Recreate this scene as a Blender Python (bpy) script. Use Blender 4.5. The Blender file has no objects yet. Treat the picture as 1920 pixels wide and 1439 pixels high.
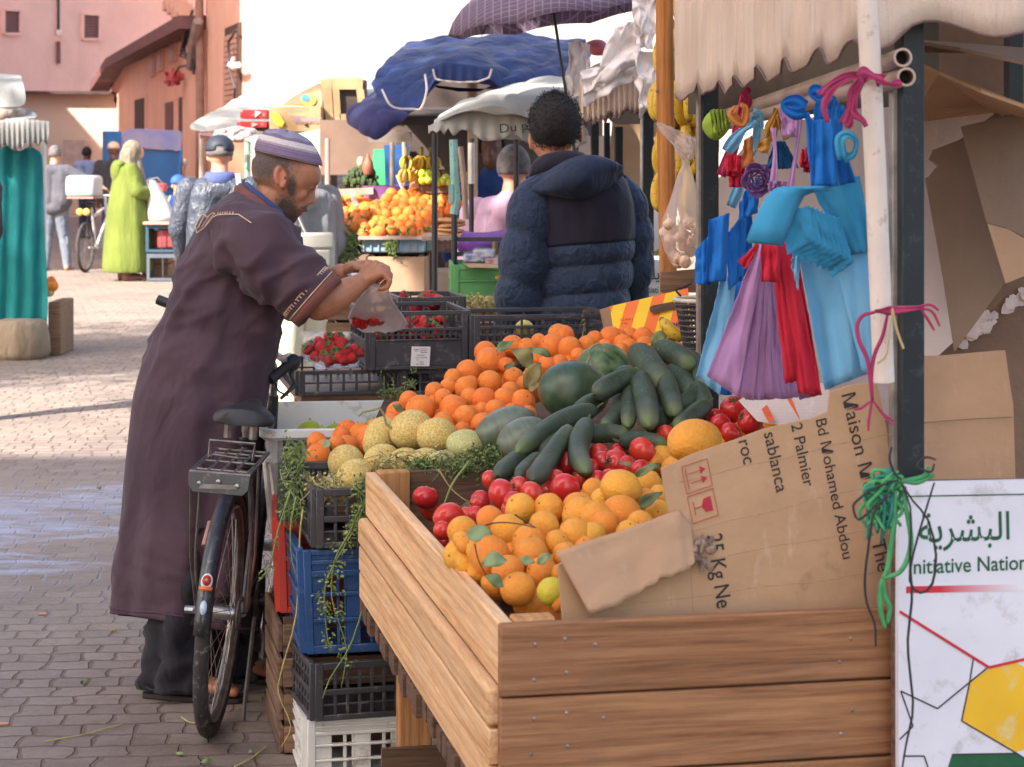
import bpy,bmesh,math,random
import numpy as np
from mathutils import Vector,Matrix,noise
R=math.radians
random.seed(7)
sc=bpy.context.scene
COL=sc.collection
# ------------------------------------------------------------------ camera
H=1.6
cam=bpy.data.cameras.new('camera')
cam.sensor_width=36;cam.lens=75;cam.shift_y=-0.2268
cam.clip_start=0.05;cam.clip_end=2000
cam.dof.use_dof=True;cam.dof.focus_distance=5.75;cam.dof.aperture_fstop=10.0
camo=bpy.data.objects.new('camera',cam);COL.objects.link(camo)
camo.location=(0,0,H);camo.rotation_euler=(R(90),0,0)
sc.camera=camo
# ------------------------------------------------------------------ light
SUN_EL,SUN_AZ=37.0,42.0
world=bpy.data.worlds.new('World');sc.world=world;world.use_nodes=True
wn=world.node_tree;wn.nodes.clear()
wo=wn.nodes.new('ShaderNodeOutputWorld');wb=wn.nodes.new('ShaderNodeBackground')
ws=wn.nodes.new('ShaderNodeTexSky');ws.sky_type='NISHITA';ws.sun_disc=False
ws.sun_elevation=R(SUN_EL);ws.sun_rotation=R(180+SUN_AZ)
ws.air_density=1.0;ws.dust_density=3.0;ws.ozone_density=0.2
wb.inputs[1].default_value=0.15
wn.links.new(ws.outputs[0],wb.inputs[0]);wn.links.new(wb.outputs[0],wo.inputs[0])
sl=bpy.data.lights.new('sun','SUN');sl.energy=4.3;sl.angle=R(0.6);sl.color=(1.0,0.965,0.91)
so=bpy.data.objects.new('sun',sl);COL.objects.link(so)
_d=Vector((math.sin(R(SUN_AZ))*math.cos(R(SUN_EL)),math.cos(R(SUN_AZ))*math.cos(R(SUN_EL)),-math.sin(R(SUN_EL))))
so.rotation_euler=_d.to_track_quat('-Z','Y').to_euler();so.location=(-10,-10,20)
sc.view_settings.view_transform='Standard';sc.view_settings.look='None'
sc.view_settings.exposure=1.72;sc.view_settings.gamma=1.0
# ------------------------------------------------------------------ helpers: places
def P(px,py,Y):return Vector(((px-960)/4000*Y,Y,H-(py-284)/4000*Y))
def PZ(px,py,z):
 Y=4000*(H-z)/(py-284);return P(px,py,Y)
YAW=R(11.4)
CU=Vector((-math.sin(YAW),math.cos(YAW),0));CV=Vector((math.cos(YAW),math.sin(YAW),0))
C0=P(935,1168,3.62);CTOP=C0.z
def CF(a,b,z):return Vector((C0.x,C0.y,0))+CV*a+CU*b+Vector((0,0,z))
def PB(px,py,b):
 k=(px-960)/4000
 Y=(b+C0.x*CU.x+C0.y*CU.y)/(k*CU.x+CU.y);return P(px,py,Y)
def RZ(a):return Matrix.Rotation(a,4,'Z')
def lerp(a,b,t):return a+(b-a)*t
# ------------------------------------------------------------------ helpers: meshes
class MB:
 def __init__(s):s.v=[];s.f=[]
 def add(s,vs,fs):
  o=len(s.v);s.v+=[Vector(p)for p in vs];s.f+=[tuple(i+o for i in q)for q in fs];return s
 def hexa(s,p):
  return s.add(p,[(3,2,1,0),(4,5,6,7),(0,1,5,4),(1,2,6,5),(2,3,7,6),(3,0,4,7)])
 def box(s,c,d,m=None):
  c=Vector(c);q=[]
  for z in(-.5,.5):
   for x,y in((-.5,-.5),(.5,-.5),(.5,.5),(-.5,.5)):
    p=Vector((x*d[0],y*d[1],z*d[2]));p=(m.to_3x3()@p)if m else p;q.append(c+p)
  return s.hexa(q)
 def beam(s,a,b,w,h,up=(0,0,1)):
  a=Vector(a);b=Vector(b);d=(b-a).normalized();up=Vector(up)
  x=d.cross(up)
  if x.length<1e-4:x=d.cross(Vector((0,1,0)))
  x.normalize();y=x.cross(d).normalized();q=[]
  for p in(a,b):
   for i,j in((-1,-1),(1,-1),(1,1),(-1,1)):q.append(p+x*(i*w/2)+y*(j*h/2))
  return s.hexa(q)
 def tube(s,pts,r,n=8,cap=True,flat=1.0,up=None):
  pts=[Vector(p)for p in pts];m=len(pts)
  rs=r if isinstance(r,(list,tuple))else[r]*m
  t0=(pts[1]-pts[0]).normalized();u=Vector(up)if up else Vector((0,0,1))
  if abs(t0.dot(u))>.95:u=Vector((1,0,0))
  vs=[]
  for i in range(m):
   t=(pts[min(i+1,m-1)]-pts[max(i-1,0)])
   t=t.normalized()if t.length>1e-9 else t0
   u=(u-t*u.dot(t));u=u.normalized()if u.length>1e-6 else t.orthogonal().normalized()
   w=t.cross(u)
   for k in range(n):
    a=2*math.pi*k/n
    vs.append(pts[i]+w*(rs[i]*math.cos(a))+u*(rs[i]*flat*math.sin(a)))
  fs=[]
  for i in range(m-1):
   for k in range(n):fs.append((i*n+k,i*n+(k+1)%n,(i+1)*n+(k+1)%n,(i+1)*n+k))
  if cap:fs.append(tuple(range(n-1,-1,-1)));fs.append(tuple((m-1)*n+k for k in range(n)))
  return s.add(vs,fs)
 def rings(s,rg,cap=True,closed=True):
  n=len(rg[0]);vs=[p for r in rg for p in r];fs=[]
  for i in range(len(rg)-1):
   for k in range(n if closed else n-1):
    fs.append((i*n+k,i*n+(k+1)%n,(i+1)*n+(k+1)%n,(i+1)*n+k))
  if cap:fs.append(tuple(range(n-1,-1,-1)));fs.append(tuple((len(rg)-1)*n+k for k in range(n)))
  return s.add(vs,fs)
 def grid(s,fn,nu,nv):
  vs=[fn(i/nu,j/nv)for j in range(nv+1)for i in range(nu+1)]
  fs=[(j*(nu+1)+i,j*(nu+1)+i+1,(j+1)*(nu+1)+i+1,(j+1)*(nu+1)+i)for j in range(nv)for i in range(nu)]
  return s.add(vs,fs)
 def prism(s,pts,off):
  pts=[Vector(p)for p in pts];off=Vector(off);n=len(pts)
  fs=[tuple(range(n)),tuple(range(2*n-1,n-1,-1))]+[(i,n+i,n+(i+1)%n,(i+1)%n)for i in range(n)]
  return s.add(pts+[p+off for p in pts],fs)
 def ell(s,c,r,m=None,nu=16,nv=10):
  c=Vector(c);r=r if isinstance(r,(tuple,list))else(r,r,r);vs=[]
  def q(p):return c+((m.to_3x3()@p)if m else p)
  vs.append(q(Vector((0,0,-r[2]))))
  for j in range(1,nv):
   a=-math.pi/2+math.pi*j/nv
   for i in range(nu):
    b=2*math.pi*i/nu
    vs.append(q(Vector((r[0]*math.cos(a)*math.cos(b),r[1]*math.cos(a)*math.sin(b),r[2]*math.sin(a)))))
  vs.append(q(Vector((0,0,r[2]))));fs=[]
  for i in range(nu):fs.append((0,1+(i+1)%nu,1+i))
  for j in range(nv-2):
   o=1+j*nu
   for i in range(nu):fs.append((o+i,o+(i+1)%nu,o+nu+(i+1)%nu,o+nu+i))
  o=1+(nv-2)*nu
  for i in range(nu):fs.append((o+i,o+(i+1)%nu,len(vs)-1))
  return s.add(vs,fs)
 def cap(s,a,ra,b,rb,n=12):
  a=Vector(a);b=Vector(b);d=(b-a);L=d.length;d=d.normalized()if L>1e-9 else Vector((0,0,1))
  pts=[];rr=[]
  for k in range(4):t=math.pi/2*k/4;pts.append(a-d*ra*math.cos(t));rr.append(max(ra*math.sin(t),ra*.02))
  pts.append(a);rr.append(ra);pts.append(b);rr.append(rb)
  for k in range(3,-1,-1):t=math.pi/2*k/4;pts.append(b+d*rb*math.cos(t));rr.append(max(rb*math.sin(t),rb*.02))
  return s.tube(pts,rr,n)
 def limb(s,pts,rs,n=12):
  for i in range(len(pts)-1):s.cap(pts[i],rs[i],pts[i+1],rs[i+1],n)
  return s
 def lathe(s,prof,m=None,n=20):
  rg=[]
  for r,z in prof:
   ring=[Vector((r*math.cos(2*math.pi*k/n),r*math.sin(2*math.pi*k/n),z))for k in range(n)]
   rg.append([m@p for p in ring]if m else ring)
  return s.rings(rg,cap=True)
 def xform(s,m):s.v=[m@p for p in s.v];return s
 def jitter(s,a,sc_=8.0):
  s.v=[p+noise.noise_vector(p*sc_)*a for p in s.v];return s
 def build(s,name,mat,parent=None,ang=35,bevel=0,solid=0,sub=0,remesh=0,smooth=0,disp=None,local=False,origin=None,flat=False,bseg=2):
  if parent is not None and not local:o=ORG[parent]
  elif origin is not None:o=Vector(origin)
  elif local:o=Vector((0,0,0))
  else:
   xs=[p.x for p in s.v];ys=[p.y for p in s.v];zs=[p.z for p in s.v]
   o=Vector(((min(xs)+max(xs))/2,(min(ys)+max(ys))/2,min(zs)))
  me=bpy.data.meshes.new(name)
  me.from_pydata([(p.x-o.x,p.y-o.y,p.z-o.z)for p in s.v],[],s.f);me.update()
  if not flat:
   me.shade_smooth()
   if not remesh and ang<180:me.set_sharp_from_angle(angle=R(ang))
  mats=mat if isinstance(mat,list)else[mat]
  for q in mats:me.materials.append(q)
  ob=bpy.data.objects.new(name,me);COL.objects.link(ob)
  if parent is not None:ob.parent=parent;ORG[ob]=o
  else:ob.location=o;ORG[ob]=o
  if remesh:
   md=ob.modifiers.new('r','REMESH');md.mode='VOXEL';md.voxel_size=remesh;md.use_smooth_shade=True
  if smooth:
   md=ob.modifiers.new('s','SMOOTH');md.factor=.5;md.iterations=smooth
  if solid:
   md=ob.modifiers.new('t','SOLIDIFY');md.thickness=solid;md.offset=0
  if bevel:
   md=ob.modifiers.new('b','BEVEL');md.width=bevel;md.segments=bseg;md.limit_method='ANGLE';md.angle_limit=R(40)
  if sub:
   md=ob.modifiers.new('u','SUBSURF');md.levels=sub;md.render_levels=sub
  if disp:
   st,size,depth=disp
   tx=bpy.data.textures.new('n','CLOUDS');tx.noise_scale=size;tx.noise_depth=depth
   md=ob.modifiers.new('d','DISPLACE');md.texture=tx;md.strength=st;md.mid_level=.5;md.texture_coords='LOCAL'
  return ob
ORG={}
def tag(o,label=None,cat=None,group=None,kind=None):
 if label:o['label']=label
 if cat:o['category']=cat
 if group:o['group']=group
 if kind:o['kind']=kind
 return o
def thing(name,label,cat,loc=(0,0,0),group=None):
 o=bpy.data.objects.new(name,None);COL.objects.link(o);o.location=loc;o.empty_display_size=.05
 ORG[o]=Vector(loc);return tag(o,label,cat,group)
def dup(root,loc=None,rot=None,scale=None,label=None,group=None):
 r=root.copy();COL.objects.link(r);ORG[r]=ORG.get(root,Vector())
 if loc is not None:r.location=loc;ORG[r]=Vector(loc)
 if rot is not None:r.rotation_euler=rot
 if scale is not None:r.scale=scale
 if label:r['label']=label
 if group:r['group']=group
 for ch in KIDS(root):
  c=ch.copy();COL.objects.link(c);c.parent=r
  for g in KIDS(ch):d=g.copy();COL.objects.link(d);d.parent=c
 return r
def KIDS(o):return[q for q in o.children]
# ------------------------------------------------------------------ materials
def C(r,g,b):
 f=lambda c:(c/255/12.92)if c/255<=.04045 else((c/255+.055)/1.055)**2.4
 return(f(r),f(g),f(b),1)
class NT:
 def __init__(s,name):
  s.m=bpy.data.materials.new(name);s.m.use_nodes=True;s.t=s.m.node_tree;s.t.nodes.clear()
  s.o=s.n('OutputMaterial');s.p=s.n('BsdfPrincipled');s.l(s.p.outputs[0],s.o.inputs[0])
  s.tc=s.n('TexCoord').outputs['Object']
 def n(s,k,**kw):
  q=s.t.nodes.new('ShaderNode'+k)
  for a,b in kw.items():setattr(q,a,b)
  return q
 def l(s,a,b):s.t.links.new(a,b)
 def val(s,sock,v):
  if isinstance(v,(int,float,tuple,list)):sock.default_value=v
  else:s.l(v,sock)
 def noise(s,scale,det=3,rough=.55,co=None,dist=0):
  q=s.n('TexNoise');q.inputs['Scale'].default_value=scale;q.inputs['Detail'].default_value=det
  q.inputs['Roughness'].default_value=rough;q.inputs['Distortion'].default_value=dist
  s.l(co or s.tc,q.inputs['Vector']);return q.outputs['Fac']
 def voro(s,scale,co=None,feat='F1',out='Distance',rnd=1):
  q=s.n('TexVoronoi',feature=feat);q.inputs['Scale'].default_value=scale;q.inputs['Randomness'].default_value=rnd
  s.l(co or s.tc,q.inputs['Vector']);return q.outputs[out]
 def wave(s,scale,dist=0,det=2,co=None,typ='BANDS',dir_='X',prof='SIN',dsc=1):
  q=s.n('TexWave',wave_type=typ,wave_profile=prof)
  if typ=='BANDS':q.bands_direction=dir_
  else:q.rings_direction=dir_
  q.inputs['Scale'].default_value=scale;q.inputs['Distortion'].default_value=dist;q.inputs['Detail'].default_value=det
  q.inputs['Detail Scale'].default_value=dsc
  s.l(co or s.tc,q.inputs['Vector']);return q.outputs['Fac']
 def map(s,sc_=(1,1,1),rot=(0,0,0),loc=(0,0,0),co=None):
  q=s.n('Mapping');q.inputs['Scale'].default_value=sc_;q.inputs['Rotation'].default_value=rot;q.inputs['Location'].default_value=loc
  s.l(co or s.tc,q.inputs['Vector']);return q.outputs[0]
 def ramp(s,f,stops):
  q=s.n('ValToRGB');e=q.color_ramp.elements
  while len(e)<len(stops):e.new(.5)
  for a,(p,c)in zip(e,stops):a.position=p;a.color=c if len(c)==4 else(*c,1)
  s.l(f,q.inputs[0]);return q.outputs[0]
 def rng(s,f,a,b,c=0,d=1):
  q=s.n('MapRange');s.l(f,q.inputs[0])
  for i,v in enumerate((a,b,c,d)):q.inputs[i+1].default_value=v
  return q.outputs[0]
 def mix(s,f,a,b,mode='MIX'):
  q=s.n('Mix',data_type='RGBA',blend_type=mode);s.val(q.inputs[0],f);s.val(q.inputs[6],a);s.val(q.inputs[7],b);return q.outputs[2]
 def math(s,op,a,b=0):
  q=s.n('Math',operation=op);s.val(q.inputs[0],a);s.val(q.inputs[1],b);return q.outputs[0]
 def sep(s,co=None):
  q=s.n('SeparateXYZ');s.l(co or s.tc,q.inputs[0]);return q.outputs
 def rnd(s):return s.n('ObjectInfo').outputs['Random']
 def hsv(s,c,h=.5,sa=1,v=1):
  q=s.n('HueSaturation');s.val(q.inputs[0],h);s.val(q.inputs[1],sa);s.val(q.inputs[2],v);s.val(q.inputs[4],c);return q.outputs[0]
 def bump(s,h,strength=.3,dist=.01,nrm=None):
  q=s.n('Bump');q.inputs['Strength'].default_value=strength;q.inputs['Distance'].default_value=dist
  s.l(h,q.inputs['Height'])
  if nrm:s.l(nrm,q.inputs['Normal'])
  s.l(q.outputs[0],s.p.inputs['Normal']);return q.outputs[0]
 def fin(s,col,rough=.6,spec=.4,metal=0,trans=0,sss=0,alpha=None):
  s.val(s.p.inputs['Base Color'],col);s.val(s.p.inputs['Roughness'],rough)
  s.p.inputs['Specular IOR Level'].default_value=spec;s.p.inputs['Metallic'].default_value=metal
  if sss:s.p.inputs['Subsurface Weight'].default_value=sss;s.p.inputs['Subsurface Radius'].default_value=(.01,.004,.002)
  if alpha is not None:s.val(s.p.inputs['Alpha'],alpha)
  if trans:
   t=s.n('BsdfTranslucent');s.val(t.inputs[0],col);a=s.n('MixShader');a.inputs[0].default_value=trans
   s.l(s.p.outputs[0],a.inputs[1]);s.l(t.outputs[0],a.inputs[2]);s.l(a.outputs[0],s.o.inputs[0])
  return s.m
MATS={}
def plain(name,c1,c2=None,rough=.6,ns=6,spec=.4,metal=0,bump=0,bs=60,trans=0,rv=0,wear=None,sss=0,det=4):
 if name in MATS:return MATS[name]
 t=NT(name);c2=c2 or tuple(x*.75 for x in c1[:3])+(1,)
 col=t.mix(t.rng(t.noise(ns,det),.35,.68),c1,c2)
 if wear:col=t.mix(t.rng(t.noise(ns*3.1,6,.7),.56,.7),col,wear)
 if rv:col=t.hsv(col,.5,1,t.rng(t.rnd(),0,1,1-rv,1+rv))
 if bump:t.bump(t.noise(bs,4),bump,.004)
 MATS[name]=t.fin(col,rough,spec,metal,trans,sss);return MATS[name]
def fabric(name,c1,c2,ns=5,weave=900,fold=.5,rough=.9,trans=0,fs=14,stretch=(1,1,.35)):
 t=NT(name);col=t.mix(t.rng(t.noise(ns,5),.35,.65),c1,c2)
 fine=t.noise(weave,1);col=t.mix(t.rng(fine,.3,.7),col,t.hsv(col,.5,1,.82))
 b1=t.bump(t.noise(fs,3,.5,t.map(stretch),.6),fold,.03);t.bump(t.noise(weave,1),.15,.001,b1)
 t.p.inputs['Sheen Weight'].default_value=.08
 return t.fin(col,rough,.15,trans=trans)
def wood(name,c1,c2,dark,axis='X',sc_=1.0,rv=.12,knots=True,rough=.75,wear=.35):
 t=NT(name);st={'X':(.7,15,15),'Y':(15,.7,15),'Z':(15,15,.7)}[axis]
 off=t.n('ObjectInfo');vm=t.n('VectorMath',operation='ADD');t.l(t.tc,vm.inputs[0]);t.l(off.outputs['Random'],vm.inputs[1])
 co=t.map(tuple(q*sc_ for q in st),co=vm.outputs[0])
 g=t.noise(1.6,7,.68,co,1.6);fine=t.noise(13,5,.75,co)
 col=t.ramp(g,[(.28,dark),(.45,c2),(.62,c1),(.8,c2)])
 col=t.mix(t.rng(fine,.42,.66,0,.6),col,t.hsv(col,.5,1,.6))
 rw=t.wave(13,5,4,t.map({'X':(.10,1,1),'Y':(1,.10,1),'Z':(1,1,.10)}[axis],co=vm.outputs[0]),dir_={'X':'Z','Y':'Z','Z':'X'}[axis],dsc=1.3)
 col=t.mix(t.rng(rw,.58,.98,0,.32),col,t.hsv(col,.49,1.1,.58))
 if knots:
  kn=t.voro(3.4*sc_,t.map({'X':(.7,2.2,2.2),'Y':(2.2,.7,2.2),'Z':(2.2,2.2,.7)}[axis],co=vm.outputs[0]))
  col=t.mix(t.rng(kn,.05,.11,.85,0),col,tuple(q*.45 for q in dark[:3])+(1,))
 st2=t.noise(3.0,5,.6);col=t.mix(t.rng(st2,.52,.72,0,wear),col,t.hsv(col,.5,.7,.6))
 col=t.hsv(col,.5,1,t.rng(t.rnd(),0,1,1-rv,1+rv))
 t.bump(fine,.35,.002)
 return t.fin(col,rough,.25)
def cardboard(name,c1,c2,axis='Z',freq=150,rv=.1):
 t=NT(name);w=t.wave(freq,.6,1,dir_=axis)
 col=t.mix(t.rng(t.noise(3.5,6,.6),.3,.7),c1,c2)
 col=t.mix(t.rng(t.noise(11,6,.7),.6,.74,0,.5),col,t.hsv(col,.5,.9,.55))
 col=t.mix(t.rng(w,.2,.8,0,.15),col,(0.05,.03,.02,1));col=t.mix(t.rng(t.noise(26,6,.75,t.map((1,1,.3))),.58,.7,0,.35),col,t.hsv(col,.5,.7,1.35))
 col=t.hsv(col,.5,1,t.rng(t.rnd(),0,1,1-rv,1+rv))
 b=t.bump(t.noise(6,4,.55),.5,.025);t.bump(w,.12,.002,b)
 return t.fin(col,.85,.15)
 # ================================================================== SETTING
def ground_mat():
 t=NT('cobble_paving')
 co=t.map((1,1,1),(0,0,R(-4.4)))
 nz=t.n('TexNoise');nz.inputs['Scale'].default_value=9;nz.inputs['Detail'].default_value=2;t.l(co,nz.inputs['Vector'])
 vm=t.n('VectorMath',operation='MULTIPLY_ADD');t.l(nz.outputs['Color'],vm.inputs[0]);vm.inputs[1].default_value=(.055,.045,0);t.l(co,vm.inputs[2])
 br=t.n('TexBrick');t.l(vm.outputs[0],br.inputs['Vector'])
 br.offset=.5;br.offset_frequency=2;br.squash=.72;br.squash_frequency=3
 for k,v in(('Scale',1),('Mortar Size',.0075),('Mortar Smooth',.5),('Bias',0),('Brick Width',.14),('Row Height',.108)):br.inputs[k].default_value=v
 br.inputs['Color1'].default_value=C(134,119,109);br.inputs['Color2'].default_value=C(150,135,123);br.inputs['Mortar'].default_value=C(112,93,81)
 col=br.outputs['Color']
 col=t.mix(t.rng(t.noise(1.1,5,.6),.42,.62,0,.5),col,C(152,137,122))
 col=t.mix(t.rng(t.noise(34,5,.75),.5,.75,0,.5),col,C(88,75,68));col=t.mix(t.rng(t.noise(.7,6,.7),.5,.7,0,.45),col,C(98,85,79));col=t.mix(t.rng(t.noise(120,3,.8),.62,.72,0,.5),col,C(168,152,138))
 x,y,z=t.sep()
 near=t.math('MULTIPLY',t.rng(y,7.4,5.2),t.rng(x,-2.2,-.9))
 dirt=t.math('MULTIPLY',t.rng(t.noise(5,6,.7),.3,.62),near)
 col=t.mix(t.math('MULTIPLY',dirt,.75),col,C(104,84,69))
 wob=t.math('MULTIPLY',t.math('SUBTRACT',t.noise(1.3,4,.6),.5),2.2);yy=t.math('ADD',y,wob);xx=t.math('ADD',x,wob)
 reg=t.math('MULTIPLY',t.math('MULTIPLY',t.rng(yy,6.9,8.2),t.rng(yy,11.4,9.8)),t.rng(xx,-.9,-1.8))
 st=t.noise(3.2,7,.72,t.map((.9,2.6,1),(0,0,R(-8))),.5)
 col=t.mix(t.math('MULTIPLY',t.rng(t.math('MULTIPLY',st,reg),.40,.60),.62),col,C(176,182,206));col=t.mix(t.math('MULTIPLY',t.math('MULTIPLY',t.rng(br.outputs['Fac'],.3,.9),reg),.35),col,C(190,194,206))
 h=t.math('ADD',t.math('MULTIPLY',t.rng(br.outputs['Fac'],0,1,1,0),1.0),t.math('MULTIPLY',t.noise(28,5),.45))
 t.bump(h,.75,.012)
 return t.fin(col,t.rng(t.noise(6),.3,.7,.62,.9),.3)
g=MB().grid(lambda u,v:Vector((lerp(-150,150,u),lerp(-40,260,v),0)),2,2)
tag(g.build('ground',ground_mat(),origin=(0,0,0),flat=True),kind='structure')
def plaster(name,c1,c2,dirt,sc_=1.2):
 t=NT(name);col=t.mix(t.rng(t.noise(sc_,6,.6),.35,.66),c1,c2)
 col=t.mix(t.rng(t.noise(sc_*.6,7,.7,t.map((1.6,1.6,.35))),.54,.72,0,.45),col,dirt)
 t.bump(t.noise(14,6,.65),.35,.03);return t.fin(col,.9,.15)
PK=plaster('pink_plaster',C(232,186,170),C(222,176,160),C(200,156,142))
OR=plaster('apricot_plaster',C(228,178,156),C(218,166,144),C(192,144,126))
CR=plaster('cream_plaster',C(166,160,152),C(160,153,144),C(152,144,134),.5)
BR=plaster('brown_plaster',C(140,112,94),C(120,95,80),C(98,78,66),3)
SHUT=plain('brown_shutter',C(118,78,76),C(98,64,62),.7,4)
DARKW=plain('dark_door_wood',C(86,60,52),C(66,46,42),.7,4)
GREYM=plain('grey_pipe_metal',C(150,140,132),C(126,116,108),.5,8,.4,.3)
CABLE=plain('black_cable',C(62,54,54),C(50,44,44),.6)
def slab(a,b,z0,z1,th):
 a=Vector((a[0],a[1],0));b=Vector((b[0],b[1],0));d=(b-a).normalized();n=Vector((-d.y,d.x,0))*th
 return[a+Vector((0,0,z0)),b+Vector((0,0,z0)),b+n+Vector((0,0,z0)),a+n+Vector((0,0,z0)),a+Vector((0,0,z1)),b+Vector((0,0,z1)),b+n+Vector((0,0,z1)),a+n+Vector((0,0,z1))]
 # --- far pink building closing the street
FA=Vector((-12.9,60,0));FT=Vector((.61,.792,0))
def FS(px):k=(px-960)/4000;return(k*FA.y-FA.x)/(FT.x-k*FT.y)
def FP(px,py):q=FA+FT*FS(px);return P(px,py,q.y)
FN=Vector((.792,-.61,0))
fb=thing('pink_building','tall pink plastered building closing the far end of the street, with two brown shuttered windows','building',FA+Vector((0,4,0)))
MB().hexa(slab((FA-FT*9)[:2],(FA+FT*9)[:2],0,13,5)).build('wall',PK,fb)
for(x0,y0,x1,y1)in((5,20,36,64),(153,28,185,74)):
 q=[FP(x0,y1),FP(x1,y1),FP(x1,y0),FP(x0,y0)]
 q=[q[0],q[1],Vector((q[1].x,q[1].y,q[2].z)),Vector((q[0].x,q[0].y,q[2].z))]
 fr=MB()
 for i in range(4):fr.beam(q[i]+FN*.02,q[(i+1)%4]+FN*.02,.07,.12,FN)
 w=fr.build('window',PK,fb)
 sm=MB()
 for k in range(9):
  f0,f1=(k+.06)/9,(k+.94)/9
  l0,r0=q[0].lerp(q[3],f0),q[1].lerp(q[2],f0)
  sm.beam(l0+FN*.02+Vector((0,0,.04)),r0+FN*.02+Vector((0,0,.04)),.02,(q[3].z-q[0].z)/9*.86,(0,0,1))
 sm.build('shutter',SHUT,w)
MB().tube([FP(107,-40)+FN*.06,FP(107,58)+FN*.06],.04,6).build('cable',CABLE,fb)
MB().box(FP(107,62)+FN*.1,(.14,.14,.16)).build('junction_box',plain('pale_box',C(215,200,190),None,.6),fb,bevel=.01)
MB().tube([FP(107,78)+FN*.06,FP(107,120)+FN*.06],.06,6).build('drain_pipe',SHUT,fb)
# --- low wall before it, in the sun
lw=thing('low_wall','low sunlit plaster wall with a crumbling top below the far pink building','wall',(-11.5,54.2,0))
LW=plaster('sunlit_plaster',C(206,184,166),C(198,176,158),C(182,160,142))
pts=[P(px,py,54)for px,py in((-60,174),(55,174),(140,177),(210,176),(214,182),(213,190),(224,202),(219,214),(222,224),(222,500),(-60,500))]
pts=[Vector((p.x,54,max(p.z,0)))for p in pts]
MB().prism(pts,(0,.4,0)).build('wall',LW,lw,flat=True)
MB().beam(P(-60,173,53.9),P(212,175,53.9),.5,.07).build('coping',DARKW,lw)
MB().box(P(141,290,53.9),(.6,.12,.75)).build('meter_box',plain('grey_meter_box',C(180,160,152),C(160,140,134),.6),lw,bevel=.02)
# --- apricot building along the right of the street
GA=Vector((-3.78,30.5,0));GT=Vector((-.256,.967,0));GN=Vector((-.967,-.256,0))
def GS(px):k=(px-960)/4000;return(k*GA.y-GA.x)/(GT.x-k*GT.y)
def GP(px,py):q=GA+GT*GS(px);return P(px,py,q.y)
def gbox(x0,y0,x1,y1,out,th):
 a,b=GA+GT*GS(x1),GA+GT*GS(x0);zt=GP((x0+x1)/2,y0).z;zb=max(GP((x0+x1)/2,y1).z,0)
 n=GN*out;m=GN*(out-th);q=[]
 for z in(zb,zt):q+=[a+n+Vector((0,0,z)),a+m+Vector((0,0,z)),b+m+Vector((0,0,z)),b+n+Vector((0,0,z))]
 return q
sb=thing('apricot_building','apricot plastered street building with a dark cornice, narrow windows and a tall shuttered window','building',GA+Vector((2,6,0)))
MB().hexa(slab(GA[:2],(GA+GT*GS(386))[:2],0,11,-5)).build('wall',OR,sb)
MB().hexa(slab((GA+GT*GS(386))[:2],(GA+GT*26)[:2],0,3.72,-4)).build('lower_wall',OR,sb)
c0,c1,c2=GA+GT*GS(386)+Vector((0,0,3.74)),GA+GT*22+Vector((0,0,3.74)),GA+GT*27+Vector((0,0,3.3))
MB().beam(c0+GN*.2,c1+GN*.2,.5,.22).beam(c1+GN*.2,c2+GN*.25,.5,.22).build('cornice',SHUT,sb)
cb=MB()
for k in range(5):cb.hexa(gbox(340+k*9,2+k*7,347+k*9,20+k*7,.35,.4))
cb.build('corbel',OR,sb)
MB().hexa(gbox(357,40,384,480,.14,.16)).build('pilaster',OR,sb)
for(x0,y0,x1,y1)in((285,95,292,140),(299,82,307,131),(322,58,331,114),(348,36,355,94)):
 w=MB().hexa(gbox(x0-1.5,y0-3,x1+1.5,y1+3,.05,.07)).build('window',OR,sb);MB().hexa(gbox(x0,y0,x1,y1,.062,.05)).build('pane',plain('dim_pane',C(150,118,104),C(130,102,92),.3),w)
for(x0,y0,x1,y1,m)in((316,192,330,420,SHUT),(342,182,356,440,DARKW),(258,186,275,400,DARKW)):
 d=MB().hexa(gbox(x0-2,y0-6,x1+2,y1,.05,.07)).build('door',OR,sb);MB().hexa(gbox(x0,y0,x1,y1,.07,.05)).build('door_leaf',m,d)
w=MB().hexa(gbox(426,48,454,204,.04,.06)).build('window',DARKW,sb)
sl_=MB()
for k in range(13):sl_.hexa(gbox(429,66+k*10.4,449,66+k*10.4+8.6,.085,.045))
sl_.build('shutter',plain('tan_shutter',C(196,148,128),C(176,130,112),.7,4),w)
MB().tube([GP(387,-30)+GN*.12,GP(389,120)+GN*.12,GP(388,420)+GN*.12],.07,8).build('drain_pipe',plain('brown_pipe',C(150,112,98),C(130,96,84),.6),sb)
wr=MB()
for k in range(5):
 MB().tube([GP(386-k,20+12*k)+GN*.22,GP(378-2*k,74+8*k)+GN*.3,GP(374+k*3,112)+GN*.22,GP(386,128+3*k)+GN*.2],.022,5).build('cable',CABLE,sb)
wr.tube([GP(456,56)+GN*.1,GP(449,80)+GN*.16,GP(456,125)+GN*.2,GP(459,165)+GN*.14,GP(452,188)+GN*.1],.02,5)
wr.build('cable',CABLE,sb)
MB().tube([GP(452,112)+GN*.12,GP(455,122)+GN*.18,GP(463,125)+GN*.2,GP(468,122)+GN*.16],.045,6).build('hook',plain('white_plastic',C(235,232,226),None,.4),sb)
MB().tube([GP(392,40)+GN*.18,GP(388,78)+GN*.22,GP(383,128)+GN*.22],.09,6).build('bracket',plain('grey_bracket',C(150,126,118),C(120,100,96),.6),sb)
rf=thing('flower_basket','red flower basket hanging from the wall of the apricot building','basket',GP(362,160)+GN*.3)
q=MB();c=GP(362,146)+GN*.35
for k in range(90):
 d=Vector((random.gauss(0,1),random.gauss(0,1),random.gauss(0,.8))).normalized()*random.uniform(.05,.17)
 q.ell(c+d,random.uniform(.025,.05),None,5,4)
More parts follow.
